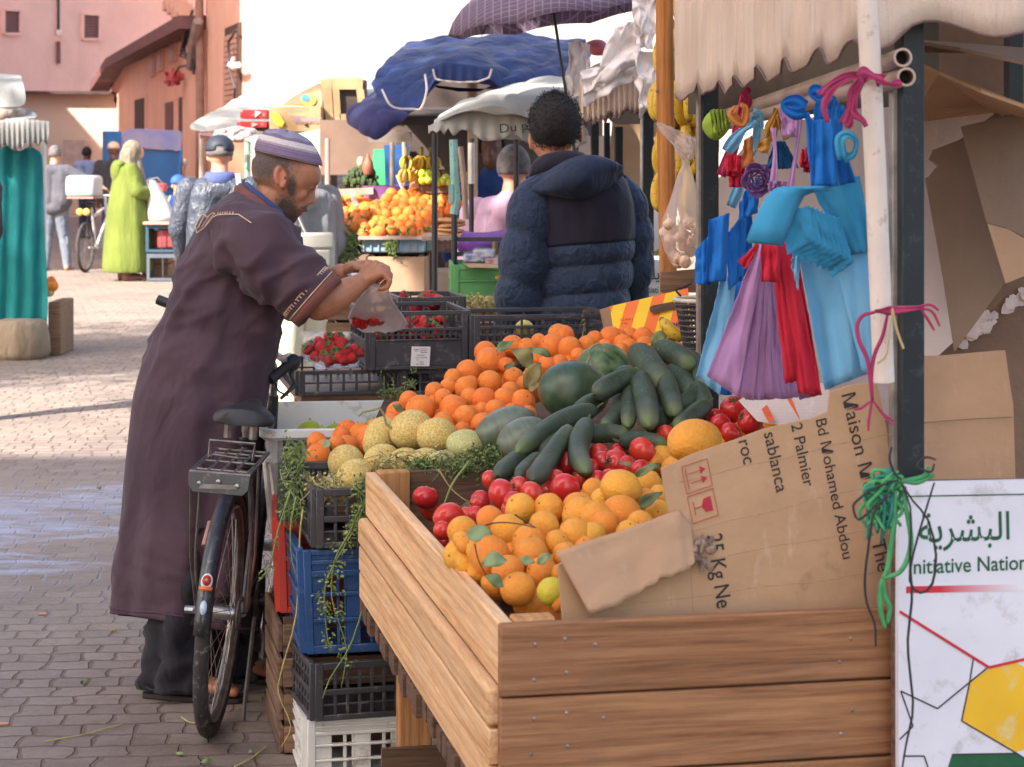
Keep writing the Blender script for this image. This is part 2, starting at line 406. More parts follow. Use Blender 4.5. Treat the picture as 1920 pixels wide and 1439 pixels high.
q.build('flowers',plain('red_petals',C(196,92,92),C(160,60,66),.7,12),rf)
MB().tube([c,GP(369,126)+GN*.3,GP(380,122)+GN*.15],.02,5).build('hanger',CABLE,rf)
ub=thing('upper_house','pink upper storey set back behind the cornice of the apricot building','building',(-10.4,66.5,0))
MB().hexa(slab((-12.6,69),(-6.6,64),0,14,5)).build('wall',PK,ub)
MB().tube([P(275,-30,66),P(275,70,66)],.05,6).build('drain_pipe',GREYM,ub)
# --- cream wall in full sun
cw=thing('cream_building','bright cream plastered wall in full sun behind the market stalls','building',(4,33,0))
MB().hexa(slab((-3.74,30.42),(14,31.9),0,14,5)).build('wall',CR,cw)
# --- unseen houses; the tall left and rear ones are added as shade casters
for(x0,y0,x1,y1,h,n)in((-18,17.6,-16.3,44.5,18,'tall plastered block added on the left, out of the frame, to shade the apricot building'),(-24,46.8,-16.3,53,8.0,'lower plastered house at the far left of the street, out of the frame'),(-20,-12,-4.6,-6,17.1,'unseen plastered block added behind the camera to shade the near stall')):
 t_=thing('unseen_house',n,'building',((x0+x1)/2,(y0+y1)/2,0))
 MB().hexa([(x0,y0,0),(x1,y0,0),(x1,y1,0),(x0,y1,0),(x0,y0,h),(x1,y0,h),(x1,y1,h),(x0,y1,h)]).build('wall',OR,t_,flat=True)
 MB().hexa([(x0-.1,y0-.1,h),(x1+.1,y0-.1,h),(x1+.1,y1+.1,h),(x0-.1,y1+.1,h),(x0-.1,y0-.1,h+.25),(x1+.1,y0-.1,h+.25),(x1+.1,y1+.1,h+.25),(x0-.1,y1+.1,h+.25)]).build('parapet',SHUT,t_,flat=True)
 # --- a tree on the left, out of frame: its thin crown throws the striped shade on the paving
LEAFM=plain('tree_leaf',C(78,98,48),C(58,80,38),.6,2,trans=.25)
BARK=plain('bark',C(110,92,76),C(84,70,58),.9,5,bump=.5,bs=20)
def tree(label,base,h,crown,rad,n,seed):
 rr=random.Random(seed);t_=thing('street_tree',label,'tree',base);b=Vector(base);q=MB();lf=MB()
 top=b+Vector((0,0,h));q.tube([b,b+Vector((.1,0,h*.5)),top],[.22,.17,.11],8)
 tips=[]
 for k in range(16):
  d=Vector((rr.gauss(0,1),rr.gauss(0,1),rr.gauss(.2,.7))).normalized();e=Vector(crown)+Vector((d.x*rad[0],d.y*rad[1],d.z*rad[2]))*rr.uniform(.45,.95)
  s0=b+Vector((0,0,h*rr.uniform(.6,1)));q.tube([s0,s0.lerp(e,.5)+Vector((0,0,.3)),e],[.07,.045,.015],6);tips+=[e,s0.lerp(e,.7)]
 for k in range(n):
  c=rr.choice(tips)+Vector((rr.gauss(0,.5),rr.gauss(0,.5),rr.gauss(0,.35)))
  a=Vector((rr.gauss(0,1),rr.gauss(0,1),rr.gauss(0,1))).normalized()*.1;o=a.orthogonal().normalized()*.05
  lf.add([c-a,c+o,c+a,c-o],[(0,1,2,3)])
 q.build('trunk',BARK,t_);lf.build('crown',LEAFM,t_,flat=True)
tree('leafy street tree on the left whose crown dapples the paving, out of the frame',(-12.5,7.6,0),7.5,(-11.6,8.2,9.6),(3.2,3.0,1.6),6000,3)
tree('dense street tree over the stalls whose crown dapples the middle stalls, out of the frame',(-5.9,4.2,0),6.6,(-4.6,5.6,8.3),(2.3,2.2,1.3),3300,8)
# ================================================================== FRUIT CART
W_PALE=wood('pale_planed_wood',C(236,192,144),C(224,174,124),C(182,132,88),'Y',1.0)
W_PALEX=wood('brown_front_plank',C(172,124,86),C(152,106,72),C(104,68,45),'X',1.0,wear=.5)
W_LEG=wood('orange_leg_wood',C(204,150,98),C(184,130,80),C(140,92,56),'Z',1.2)
W_DARK=wood('dark_rough_wood',C(122,92,72),C(104,78,60),C(70,50,40),'X',1.5,wear=.6)
W_OLD=wood('old_crate_wood',C(150,118,92),C(130,100,78),C(92,68,52),'X',1.6,wear=.6)
NAIL=plain('grey_nail_head',C(160,150,146),C(112,100,96),.5,30,.4,.3)
CARD=cardboard('brown_cardboard',C(190,152,120),C(172,136,106),'Z',130)
CARD2=cardboard('tan_cardboard',C(202,162,124),C(186,146,110),'Z',120)
CARDG=cardboard('grey_brown_cardboard',C(158,132,112),C(140,116,98),'Z',120)
CARDW=cardboard('white_faced_cardboard',C(226,206,196),C(212,192,182),'Z',110,.05)
cart=thing('fruit_cart','wooden plank fruit cart on legs heaped with oranges, tomatoes and cucumbers','cart',CF(.5,.85,0))
def cbox(a0,a1,b0,b1,z0,z1):
 return[CF(a0,b0,z0),CF(a1,b0,z0),CF(a1,b1,z0),CF(a0,b1,z0),CF(a0,b0,z1),CF(a1,b0,z1),CF(a1,b1,z1),CF(a0,b1,z1)]
CW,CL,ZT=1.12,1.735,CTOP
def local_part(name,hexa,mat,parent,**kw):
 """box part whose object axes follow the cart, so that the wood grain runs along the board"""
 ax=kw.pop('yaw',YAW);c=sum(hexa,Vector())/8;mb=MB().hexa([RZ(-ax)@(p-c)for p in hexa])
 o=mb.build(name,mat,parent,local=True,**kw);o.location=c-ORG[parent];o.rotation_euler=(0,0,ax);return o
for i,(z0,z1,bb)in enumerate(((ZT-.121,ZT+.001,-.024),(ZT-.256,ZT-.125,-.022),(ZT-.37,ZT-.26,-.024))):
 pl=local_part('front_plank',cbox(0-.002,CW,bb,0,z0,z1),W_PALEX,cart,bevel=.004)
 for(a,dz)in((.05,.035),(.107,.028),(.108,.085),(.05,.095),(.17,.04),(.62,.05),(.60,.09)):
  c=CF(a+random.uniform(-.01,.01),bb,z1-dz);MB().ell(c,(.0036,.003,.0036),None,8,6).build('nail',NAIL,cart)
local_part('side_plank',cbox(0,.026,.001,CL,ZT-.108,ZT),W_PALE,cart,bevel=.004)
for(z0,z1,o_)in((ZT-.178,ZT-.112,.020),(ZT-.242,ZT-.182,.017),(ZT-.31,ZT-.246,.016)):
 local_part('side_plank',cbox(-o_,.012,.003,CL-.004,z0,z1),W_PALE,cart,bevel=.010 if o_==.02 else .003)
local_part('side_plank',cbox(CW-.026,CW,.001,CL,ZT-.31,ZT),W_PALE,cart,bevel=.004)
local_part('corner_post',cbox(.028,.10,.002,.05,ZT-.3,ZT+.004),W_LEG,cart,bevel=.004)
local_part('corner_post',cbox(.027,.105,CL-.05,CL,ZT-.3,ZT+.006),W_LEG,cart,bevel=.004)
local_part('back_board',cbox(.106,CW-.03,CL-.022,CL-.004,ZT-.3,ZT+.004),W_DARK,cart,bevel=.003)
fl=MB()
for k in range(30):
 b0=.02+k*.0575;fl.hexa(cbox(-.012+random.uniform(-.012,.008),CW-.01,b0,b0+.05,ZT-.355+random.uniform(-.008,.004),ZT-.312))
fl.build('floor_slats',W_DARK,cart)
for(a,b)in((.045,CL-.28),(CW-.12,CL-.2),(.06,.5),(CW-.12,.12)):
 local_part('leg',cbox(a,a+.078,b,b+.06,0,ZT-.356),W_LEG,cart,bevel=.004)
local_part('cross_bar',cbox(.0,CW,CL-.30,CL-.282,.12,.19),W_DARK,cart)
# ------------------------------------------------------------------ plastic and wooden crates
def panel(mb,T,w,h,bands,th,post=.02):
 """one crate wall in its own plane: T maps (u along, n out, z up)"""
 def bx(u0,u1,z0,z1,t0,t1):mb.hexa([T(u0,t0,z0),T(u1,t0,z0),T(u1,t1,z0),T(u0,t1,z0),T(u0,t0,z1),T(u1,t0,z1),T(u1,t1,z1),T(u0,t1,z1)])
 bx(0,post,0,h*.999,-th*.1,th);bx(w-post,w,0,h*.999,-th*.1,th)
 for(f0,f1,kind,n)in bands:
  z0,z1=f0*h,f1*h
  if kind=='rail':bx(post,w-post,z0,z1,-th*.25,th)
  elif kind=='solid':bx(post,w-post,z0,z1,th*.1,th*.6)
  elif kind=='ribs':
   for k in range(1,n):u=post+(w-2*post)*k/n;bx(u-.0035,u+.0035,z0,z1,th*.0,th*.85)
  elif kind=='mesh':
   for k in range(1,n):u=post+(w-2*post)*k/n;bx(u-.0042,u+.0042,z0,z1,th*.1,th*.8)
   bx(post,w-post,(z0+z1)/2-.003,(z0+z1)/2+.003,th*.15,th*.7)
  elif kind=='slots':
   seg=(w-2*post)/n
   for k in range(n):
    u=post+seg*k
    bx(u,u+seg*.42,z0,z1,th*.1,th*.6)
    bx(u+seg*.42,u+seg*.71-.003,z0,z1,th*.1,th*.6)if k%3==2 else None
    bx(u+seg*.71,u+seg*.80,z0,z1,th*.1,th*.6);bx(u+seg*.93,u+seg,z0,z1,th*.1,th*.6)
def crate(name,label,c,yaw,w,d,h,mat,bands,th=.012,group=None,base=True,sidebands=None,post=.02,taper=0.0,cat='crate'):
 """c: front-left-bottom corner"""
 t=thing(name,label,cat,c,group);m=Matrix.Translation(c)@RZ(yaw)
 def mk(o,ux,nx):
  def T(u,n,z):
   tp=taper*(1-z/h)
   p=Vector(o)+Vector(ux)*u+Vector(nx)*n
   p.x=lerp(p.x,w/2,tp);p.y=lerp(p.y,d/2,tp);p.z=z
   return m@p
  return T
 for o,ux,nx,L,bb in(((0,0,0),(1,0,0),(0,-1,0),w,bands),((w,d,0),(-1,0,0),(0,1,0),w,bands),((0,d,0),(0,-1,0),(-1,0,0),d,sidebands or bands),((w,0,0),(0,1,0),(1,0,0),d,sidebands or bands)):
  mb=MB();panel(mb,mk(o,ux,nx),L,h,bb,th,post);mb.build('side',mat,t,bevel=.0015,bseg=1)
 if base:
  mb=MB();q=[Vector((x,y,z))for z in(.004,.012)for x,y in((.0,.0),(w,.0),(w,d),(.0,d))]
  mb.hexa([m@Vector((lerp(p.x,w/2,taper),lerp(p.y,d/2,taper),p.z))for p in q]).build('base',mat,t)
 return t
BLK=plain('black_crate_plastic',C(66,62,64),C(52,50,54),.45,9,.5,wear=C(112,102,96))
BLU=plain('blue_crate_plastic',C(44,82,132),C(36,68,114),.45,7,.5,wear=C(104,118,138))
WHT=plain('white_crate_plastic',C(226,222,212),C(208,202,190),.4,5,.5,wear=C(158,138,116))
REDP=plain('red_crate_plastic',C(206,66,50),C(182,52,42),.45,6,.5,wear=C(160,100,84))
BMESH=[(.0,.1,'rail',0),(.1,.44,'mesh',12),(.44,.54,'rail',0),(.54,.88,'mesh',12),(.88,1,'rail',0)]
B6=[(.0,.1,'rail',0),(.1,.44,'mesh',20),(.44,.52,'rail',0),(.52,.9,'mesh',20),(.9,1,'rail',0)]
SLOT=[(.0,.08,'rail',0),(.08,.3,'slots',4),(.3,.34,'rail',0),(.34,.55,'slots',4),(.55,.59,'rail',0),(.59,.74,'slots',4),(.74,.8,'rail',0),(.8,.86,'solid',0),(.86,.9,'rail',0),(.9,.95,'solid',0),(.95,1,'rail',0)]
STRAW=[(0,.06,'rail',0),(.06,.5,'solid',0),(.49,.52,'rail',0),(.52,.66,'mesh',15),(.66,.71,'rail',0),(.71,.93,'ribs',5),(.93,1,'rail',0)]
def PY(px,y,z):return Vector(((px-960)/4000*y,y,z))
crate('plastic_crate','black mesh crate holding the melons at the head of the tall stack beside the cart',PY(592,5.42,.592),YAW,.40,.46,.15,BLK,BMESH)
crate('plastic_crate','deep blue slotted crate below the melon crate',PY(567,5.43,.318),YAW,.40,.50,.268,BLU,SLOT,.016,taper=.06)
crate('plastic_crate','shallow black mesh crate between the blue crate and the white crates',PY(590,5.40,.158),YAW+R(5),.42,.5,.146,BLK,BMESH)
crate('plastic_crate','dirty white slotted crate on the ground at the foot of the stack',PY(576,5.42,.004),YAW,.44,.5,.152,WHT,SLOT,.014)
crate('plastic_crate','dirty white slotted crate lying under the cart behind its leg',PY(815,5.55,.004),YAW,.44,.4,.17,WHT,SLOT,.014)
crate('plastic_crate','black mesh crate of oranges overhung with cut grass',PY(528,5.63,.625),R(6.0),.42,.42,.155,BLK,BMESH)
crate('plastic_crate','red ribbed crate behind the blue crate',PY(520,5.72,.362),R(6.2),.36,.4,.255,REDP,[(0,.06,'rail',0),(.06,.55,'solid',0),(.55,.6,'rail',0),(.6,.72,'solid',0),(.72,.77,'rail',0),(.77,.9,'solid',0),(.9,1,'rail',0)],.016,taper=.05)
def woodcrate(label,c,yaw,w,d,h,rows,mat=W_OLD,group=None):
 t=thing('wooden_crate',label,'crate',c,group);m=Matrix.Translation(c)@RZ(yaw);g_=.012
 for k in range(rows):
  z0,z1=h*k/rows+.004,h*(k+1)/rows-g_
  for(x0,x1,y0,y1)in((0,w,-.012,0),(0,w,d,d+.012),(-.012,0,0,d),(w,w+.012,0,d)):
   q=[m@Vector((x,y,z))for z in(z0,z1)for x,y in((x0,y0),(x1,y0),(x1,y1),(x0,y1))]
   local_part('slat',q,mat,t,yaw=yaw+(R(90)if y1-y0>x1-x0 else 0),bevel=.002,bseg=1)
 for(x,y)in((.004,.004),(w-.034,.004),(.004,d-.034),(w-.034,d-.034)):
  q=[m@Vector((x+i,y+j,z))for z in(0,h)for i,j in((0,0),(.03,0),(.03,.03),(0,.03))]
  local_part('post',q,W_DARK,t,yaw=yaw)
 q=[m@Vector((x,y,z))for z in(.002,.012)for x,y in((0,0),(w,0),(w,d),(0,d))]
 local_part('base',q,mat,t,yaw=yaw);return t
woodcrate('weathered wooden crate on the ground below the red crate',PY(532,5.66,.002),YAW,.36,.42,.17,2)
woodcrate('weathered wooden crate stacked between another wooden crate and the red crate',PY(530,5.66,.176),YAW,.36,.42,.182,2)
bin_=thing('plastic_bin','white plastic bin holding a few green apples beside the bicycle','bin',PY(505,6.14,.47))
by,bw,bd,bh=R(7.0),.45,.70,.335;bm_=Matrix.Translation(PY(490,6.10,.465))@RZ(by)
def bring(ins,z,rad=.05,n=6):
 pts=[]
 for cx,cy,a0 in((bw-ins-rad,ins+rad,-90),(bw-ins-rad,bd-ins-rad,0),(ins+rad,bd-ins-rad,90),(ins+rad,ins+rad,180)):
  for k in range(n+1):a=R(a0+90*k/n);pts.append(bm_@Vector((cx+rad*math.cos(a),cy+rad*math.sin(a),z)))
 return pts
MB().rings([bring(.055,0),bring(.03,.12),bring(.024,.235),bring(.012,.24),bring(.012,.25),bring(.018,.252),bring(.012,.30),bring(-.006,.315),bring(-.006,.335),bring(.012,.338),bring(.018,.33),bring(.035,.1),bring(.06,.012)],cap=True).build('shell',WHT,bin_,ang=50)
rb=MB()
for k in range(4):rb.beam(bm_@Vector((.06+.11*k,.034,.02)),bm_@Vector((.03+.125*k,.012,.24)),.012,.02)
for k in range(5):rb.beam(bm_@Vector((.034,.1+.125*k,.02)),bm_@Vector((.014,.08+.135*k,.24)),.012,.02)
rb.build('rib',WHT,bin_)
woodcrate('old wooden crate carrying the white bin',PY(534,6.2,.002),R(8),.42,.5,.458,4)
tbl=thing('trestle_table','low plank table under the strawberry crates','table',PY(700,7.2,0))
local_part('tabletop',[PY(565,6.97,.77)+Vector((0,0,z))+CV*x+CU*y for z in(0,.03)for x,y in((0,0),(1.25,0),(1.25,.85),(0,.85))],W_OLD,tbl)
for x,y in((.05,.05),(1.15,.05),(.05,.75),(1.15,.75)):
 q=PY(565,6.97,0)+CV*x+CU*y;local_part('leg',[q+Vector((i,j,z))for z in(0,.769)for i,j in((0,0),(.06,0),(.06,.06),(0,.06))],W_LEG,tbl)
crate('plastic_crate','low black crate under the punnets of strawberries',PY(560,6.96,.802),YAW,.42,.5,.082,BLK,[(0,.16,'rail',0),(.16,.84,'mesh',9),(.84,1,'rail',0)])
crate('plastic_crate','low black crate under the tall strawberry crate',PY(752,6.98,.802),YAW,.42,.5,.082,BLK,[(0,.16,'rail',0),(.16,.84,'mesh',9),(.84,1,'rail',0)])
sc1=crate('plastic_crate','tall black crate of loose strawberries with a white paper ticket',PY(692,6.94,.888),YAW,.325,.42,.19,BLK,STRAW,sidebands=[(0,.06,'rail',0),(.06,.45,'solid',0),(.45,.5,'rail',0),(.5,.92,'ribs',4),(.92,1,'rail',0)])
lab_o=PY(692,6.94,.888)+CV*.132-CU*.0145
q=[lab_o+CV*x+Vector((0,0,z))for x,z in((.002,.012),(.064,.01),(.068,.074),(.006,.076))]
tk=MB().prism(q,-CU*.0012).build('ticket',plain('white_paper',C(232,224,218),C(222,212,206),.8,20),sc1)
ln=MB()
for(x0,x1,z)in((.012,.03,.066),(.034,.06,.067),(.014,.026,.061),(.032,.056,.061),(.036,.058,.056),(.022,.048,.047),(.018,.03,.039),(.034,.056,.039),(.022,.028,.032),(.032,.044,.025),(.02,.028,.018),(.032,.046,.018)):
 ln.beam(lab_o+CV*x0+Vector((0,0,z))-CU*.0018,lab_o+CV*x1+Vector((0,0,z))-CU*.0018,.0006,.0016)
ln.build('printing',plain('grey_ink',C(90,84,90),None,.8),tk)
crate('plastic_crate','black mesh crate with a yellow fruit behind the heap of oranges',PY(888,6.98,.888),YAW,.46,.3,.175,BLK,[(0,.4,'mesh',18),(.4,.5,'rail',0),(.5,.74,'mesh',18),(.74,.8,'rail',0),(.8,.92,'ribs',6),(.92,1,'rail',0)])
crate('plastic_crate','black crate of strawberries behind the tall strawberry crate',PY(752,7.45,.90),YAW,.22,.3,.19,BLK,[(0,.7,'solid',0),(.7,.74,'rail',0),(.74,.92,'ribs',3),(.92,1,'rail',0)])
# ================================================================== PRODUCE
def orange_mat(name,c1,c2,c3):
 t=NT(name);col=t.mix(t.rng(t.noise(9,3),.35,.65),c1,c2);col=t.mix(t.rng(t.rnd(),.0,1,0,.9),col,c3);col=t.mix(t.rng(t.noise(1.6,3),.5,.75,0,.4),col,C(232,170,70))
 col=t.mix(t.rng(t.noise(60,4,.7),.64,.76,0,.45),col,C(170,100,40))
 b0=t.bump(t.noise(5,3),.25,.05);t.bump(t.voro(48),.35,.012,b0);t.p.inputs['Coat Weight'].default_value=.05;t.p.inputs['Coat Roughness'].default_value=.35
 return t.fin(col,t.rng(t.rnd(),0,1,.42,.6),.4,sss=.08)
OM=orange_mat('orange_peel',C(244,146,50),C(240,132,44),C(240,120,48))
YM=orange_mat('yellow_orange_peel',C(244,186,60),C(242,160,46),C(238,132,44))
STEM=plain('dry_green_stem',C(96,104,56),C(82,80,44),.8,30)
def orange_proto(name,mat,seed,rough=.0,oval=1.0):
 mb=MB().ell((0,0,0),1,None,28,18);v=[]
 for p in mb.v:
  th=math.acos(max(-1,min(1,p.z)));r=1+.022*noise.noise(p*1.3+Vector((seed,0,0)))+rough*noise.noise(p*3.2+Vector((0,seed,0)))
  r-=.06*math.exp(-(th/.22)**2);q=p*r;q.z*=oval;v.append(q)
 mb.v=v;o=mb.build(name,mat,local=True,ang=180)
 s=MB().ell((0,0,.955*oval),(.075,.075,.03),None,7,4);s.build('calyx',STEM,o,local=True);return o
PROTO={'o':[orange_proto('orange',OM,k*3.1,.008)for k in range(3)],'y':[orange_proto('orange',YM,20+k*2.3,.03,.94)for k in range(3)]}
rr=random.Random(11)
USED=set()
def place(protos,c,r,label,cat,group,sq=1.0):
 p=rr.choice(protos);rot=(rr.uniform(-1.5,1.2),rr.uniform(-1.1,1.1),rr.uniform(0,6.28))
 if p not in USED:USED.add(p);p.location=c;p.rotation_euler=rot;p.scale=(r,r,r*sq);tag(p,label,cat,group);return p
 o=dup(p,c,rot,(r,r,r*sq));tag(o,label,cat,group)
 return o
ORANGE=[(910,661,21.5),(918,678,25),(932,668,15),(877,697,21),(850,709,17),(918,717,24.5),(963,709,20),(949,685,15),(961,649,19),(988,653,20),(814,734,18),(840,726,17),(873,728,23.5),(882,719,15),(831,747,19),(880,745,17),(957,734,19.5),(767,751,20),(788,768,28),(850,767,28),(908,749,23.5),(946,749,22),(981,753,21.5),(873,783,21.5),(929,771,20),(904,769,16),(831,792,21),(906,797,23.5),(867,806,16),(734,790,19),(706,802,19),(1037,650,27),(1047,627,19),(1068,655,26),(1057,629,19),(1085,669,18),(1101,648,18),(1115,637,18),(1145,634,21),(1160,633,16),(1168,646,20),(1181,629,13),(1206,634,20),(1209,648,17),(1181,652,15),(1165,657,13),(1298,662,13),(1049,681,15),(1030,687,18),(1023,683,17),(1047,687,17),(1000,700,17),(1005,672,17),(985,720,16),(790,800,19),(755,795,18),(990,775,16),(960,772,16),(1230,655,15),(1250,660,14),(1270,655,14),(1135,652,15),(1010,640,16)]
def Yheap(py):return lerp(5.5,6.35,(850-py)/225)
for(px,py,r)in ORANGE:
 Y=Yheap(py)+(.17 if px<745 and py>780 else .02);rad=max(r,15.5)*Y/4000*rr.uniform(.92,1.1)
 place(PROTO['o'],P(px,py,Y),rad,'ripe orange in the big heap between the melons and the black crates','orange','oranges heaped behind the melons')
for k in range(70):
 px,py,r=ORANGE[k%len(ORANGE)];py2=py+rr.uniform(12,26);Y=Yheap(py)+.055
 place(PROTO['o'],P(px+rr.uniform(-22,22),py2,Y),.034,'ripe orange in the big heap between the melons and the black crates','orange','oranges heaped behind the melons')
for i,(px,py,r)in enumerate([(594,829,19),(597,855,24),(651,808,21),(677,816,24),(649,840,24),(631,834,17),(683,836,17),(607,838,14),(640,818,18),(700,812,14)]):
 Y=lerp(5.66,6.02,(860-py)/55)+(.08 if px>640 else 0);place(PROTO['o'],P(px,py,Y),r*Y/4000,'large orange in the black crate at the left end of the heap','orange','oranges in the left black crate')
def Ybox(py):return float(np.interp(py,[650,700,750,800,850,900,930,970,1040,1110,1150],[5.68,5.5,5.35,5.2,5.0,4.75,4.5,4.25,4.0,3.86,3.80]))
FRONT=[(867,996,27),(864,1012,14),(872,1022,16),(919,975,25),(976,954,32),(1028,954,30),(953,996,32),(1020,988,34),(992,1017,35),(994,1040,33),(898,1030,26),(919,1043,36),(953,1071,31),(1015,1074,27),(971,1105,31),(1085,954,32),(1088,967,32),(1117,972,29),(1164,967,39),(1080,1006,32),(1044,1017,22),(1109,1006,26),(1112,918,22),(1218,907,25),(1234,962,26),(1236,930,20),(1239,862,26),(1044,1078,22),(1052,1130,22),(1323,849,30),(1227,866,22),(1395,817,32),(1450,797,30),(1420,812,24),(1135,985,30),(1200,985,30),(1130,940,28),(1180,1000,28),(1060,1040,28),(1100,1030,26),(1210,940,26),(1265,880,24),(1360,835,24)]
for(px,py,r)in FRONT:
 r*=rr.uniform(.88,1.14);Y=Ybox(py)+(0.12 if px>1200 and py<900 else 0);place(PROTO['y'],P(px,py,Y),r*Y/4000,'yellow orange heaped in the front of the wooden cart','orange','oranges in the front of the cart')
for k in range(60):
 px,py,r=FRONT[k%len(FRONT)];Y=Ybox(py)+.05
 if px>1190:continue
 place(PROTO['y'],P(px+rr.uniform(-25,25),py+rr.uniform(18,36),Y),.030,'yellow orange heaped in the front of the wooden cart','orange','oranges in the front of the cart')
def big(px,py,rx,ry,Y,label,mat=YM,seed=0,g=None):
 mb=MB().ell((0,0,0),1,None,32,20);mb.v=[p*(1+.035*noise.noise(p*1.6+Vector((seed,1,0)))+.012*noise.noise(p*5))for p in mb.v]
 o=mb.build('orange',mat,local=True,ang=180);s=Y/4000;o.location=P(px,py,Y);o.scale=(rx*s,(rx+ry)/2*s,ry*s);o.rotation_euler=(0,R(-8),seed);tag(o,label,'orange',g)
 MB().ell((.2,-.2,.93),(.05,.05,.03),None,6,4).build('calyx',STEM,o,local=True)
big(1302,828,58,41,4.62,'large knobbly yellow orange lying on top behind the lettered cardboard',seed=1)
big(1164,914,43,33,4.42,'large bumpy yellow orange on top of the front heap',seed=2)
big(1035,1110,29,27,3.84,'yellow green lemon tucked behind the folded cardboard flap',orange_mat('lemon_peel',C(222,206,60),C(206,196,56),C(220,190,50)),seed=3)
# ---- tomatoes
def tomato_mat():
 t=NT('tomato_skin');col=t.mix(t.rng(t.noise(5,2),.3,.7),C(204,44,38),C(186,34,40));col=t.mix(t.rng(t.rnd(),0,1,0,.9),col,C(214,66,44))
 col=t.mix(t.rng(t.noise(45,3,.6),.6,.75,0,.35),col,C(226,130,90))
 return t.fin(col,.24,.5,sss=.1)
TM=tomato_mat();CAL=plain('tomato_calyx',C(74,92,44),C(90,84,46),.8,30)
def tomato_proto(seed):
 mb=MB().ell((0,0,0),1,None,30,18);v=[]
 for p in mb.v:
  a=math.atan2(p.y,p.x);th=math.acos(max(-1,min(1,p.z)));r=1-.16*math.exp(-(th/.35)**2)+.025*math.cos(5*a+seed)*max(0,p.z)+.03*noise.noise(p+Vector((seed,0,0)))
  v.append(Vector((p.x*r,p.y*r,p.z*r*.86)))
 mb.v=v;o=mb.build('tomato',TM,local=True,ang=180);c=MB()
 for k in range(6):
  a=k*1.05+seed;d=Vector((math.cos(a),math.sin(a),0));s=Vector((-d.y,d.x,0))
  c.add([Vector((0,0,.72))-s*.07,Vector((0,0,.72))+s*.07,d*.24+s*.06+Vector((0,0,.80)),d*.46+Vector((0,0,.84)),d*.24-s*.06+Vector((0,0,.80))],[(0,1,2,3,4)])
 c.tube([(0,0,.7),(.03,.02,.92)],[.05,.035],6);c.build('calyx',CAL,o,local=True,solid=.02);return o
TP=[tomato_proto(k*1.7)for k in range(3)]
TOM=[(942,927,30,0),(973,913,20,0),(997,927,25,0),(1060,917,30,0),(1043,903,23,0),(1060,870,25,0),(1090,897,21,0),(1130,867,24,0),(1153,870,28,0),(1205,847,28,0),(1177,877,23,0),(1377,768,28,5.3),(1407,789,27,5.15),(1350,795,21,5.2),(1370,812,21,5.1),(963,940,18,0),(900,942,18,4.75),(1342,784,17,5.3),(1123,850,18,0),(1120,903,21,0),(798,933,25.5,5.08),(841,970,30,4.55),(830,995,17,4.48),(900,938,18,4.75),(895,967,19,4.6),(875,967,15,4.62),(1160,850,20,5.1),(1080,850,20,0),(1105,880,20,0),(1020,880,22,0),(985,895,20,0),(920,900,18,4.95),(1200,880,20,4.8),(1225,830,20,5.1),(1250,815,20,5.15),(1330,815,20,5.0),(1430,770,22,5.2),(1395,760,20,5.35),(1010,950,20,4.55),(1140,900,22,0)]
for(px,py,r,Y)in TOM:
 Y=Y or Ybox(py)+.03;place(TP,P(px,py,Y),max(r,19)*Y/4000,'ripe red tomato between the oranges and the cucumbers in the cart','tomato','tomatoes in the cart')
for k in range(26):
 px,py,r,Y=TOM[k%len(TOM)];Y=(Y or Ybox(py))+.05
 place(TP,P(px+rr.uniform(-20,20),py+rr.uniform(14,28),Y),.028,'ripe red tomato between the oranges and the cucumbers in the cart','tomato','tomatoes in the cart')
 # ---- cucumbers
def cuke_mat():
 t=NT('cucumber_skin');a=t.n('Attribute',attribute_name='along').outputs['Fac']
 col=t.mix(t.rng(t.noise(11,5,.6),.35,.7),C(50,62,44),C(68,80,58));col=t.mix(t.rng(t.noise(160,2),.62,.72,0,.6),col,C(120,128,108))
 col=t.mix(t.rng(a,.82,1.0,0,.8),col,C(116,136,62));col=t.mix(t.rng(t.noise(2.5,4,.6),.45,.7,0,.6),col,C(104,106,94))
 t.bump(t.noise(120,3),.25,.003);return t.fin(col,.56,.35)
KM=cuke_mat()
def sweep(pts,prof,n,ridges=0,seed=0):
 """tube through a Catmull-Rom curve; also returns the place along it for every vertex"""
 pts=[Vector(p)for p in pts];m=18;cen=[]
 q=[pts[0]*2-pts[1]]+pts+[pts[-1]*2-pts[-2]];ns=len(pts)-1
 for i in range(m+1):
  u=i/m*ns;k=min(int(u),ns-1);f=u-k;a,b,c,d=q[k:k+4]
  cen.append(.5*((2*b)+(c-a)*f+(2*a-5*b+4*c-d)*f*f+(3*b-a-3*c+d)*f**3))
 mb=MB();mb.tube(cen,[prof(i/m)for i in range(m+1)],n);al=[i/m for i in range(m+1)for _ in range(n)]
 if ridges:
  for i,p in enumerate(mb.v):k=i%n;mb.v[i]=p+(p-cen[i//n])*(.045*math.cos(2*math.pi*k/n*ridges+seed)+.06*noise.noise(p*18))
 return mb,al
def cprof(r):return lambda t:r*(max(0.02,1-abs(2*t-1)**5.5))**.5*(1+.05*math.sin(t*5))
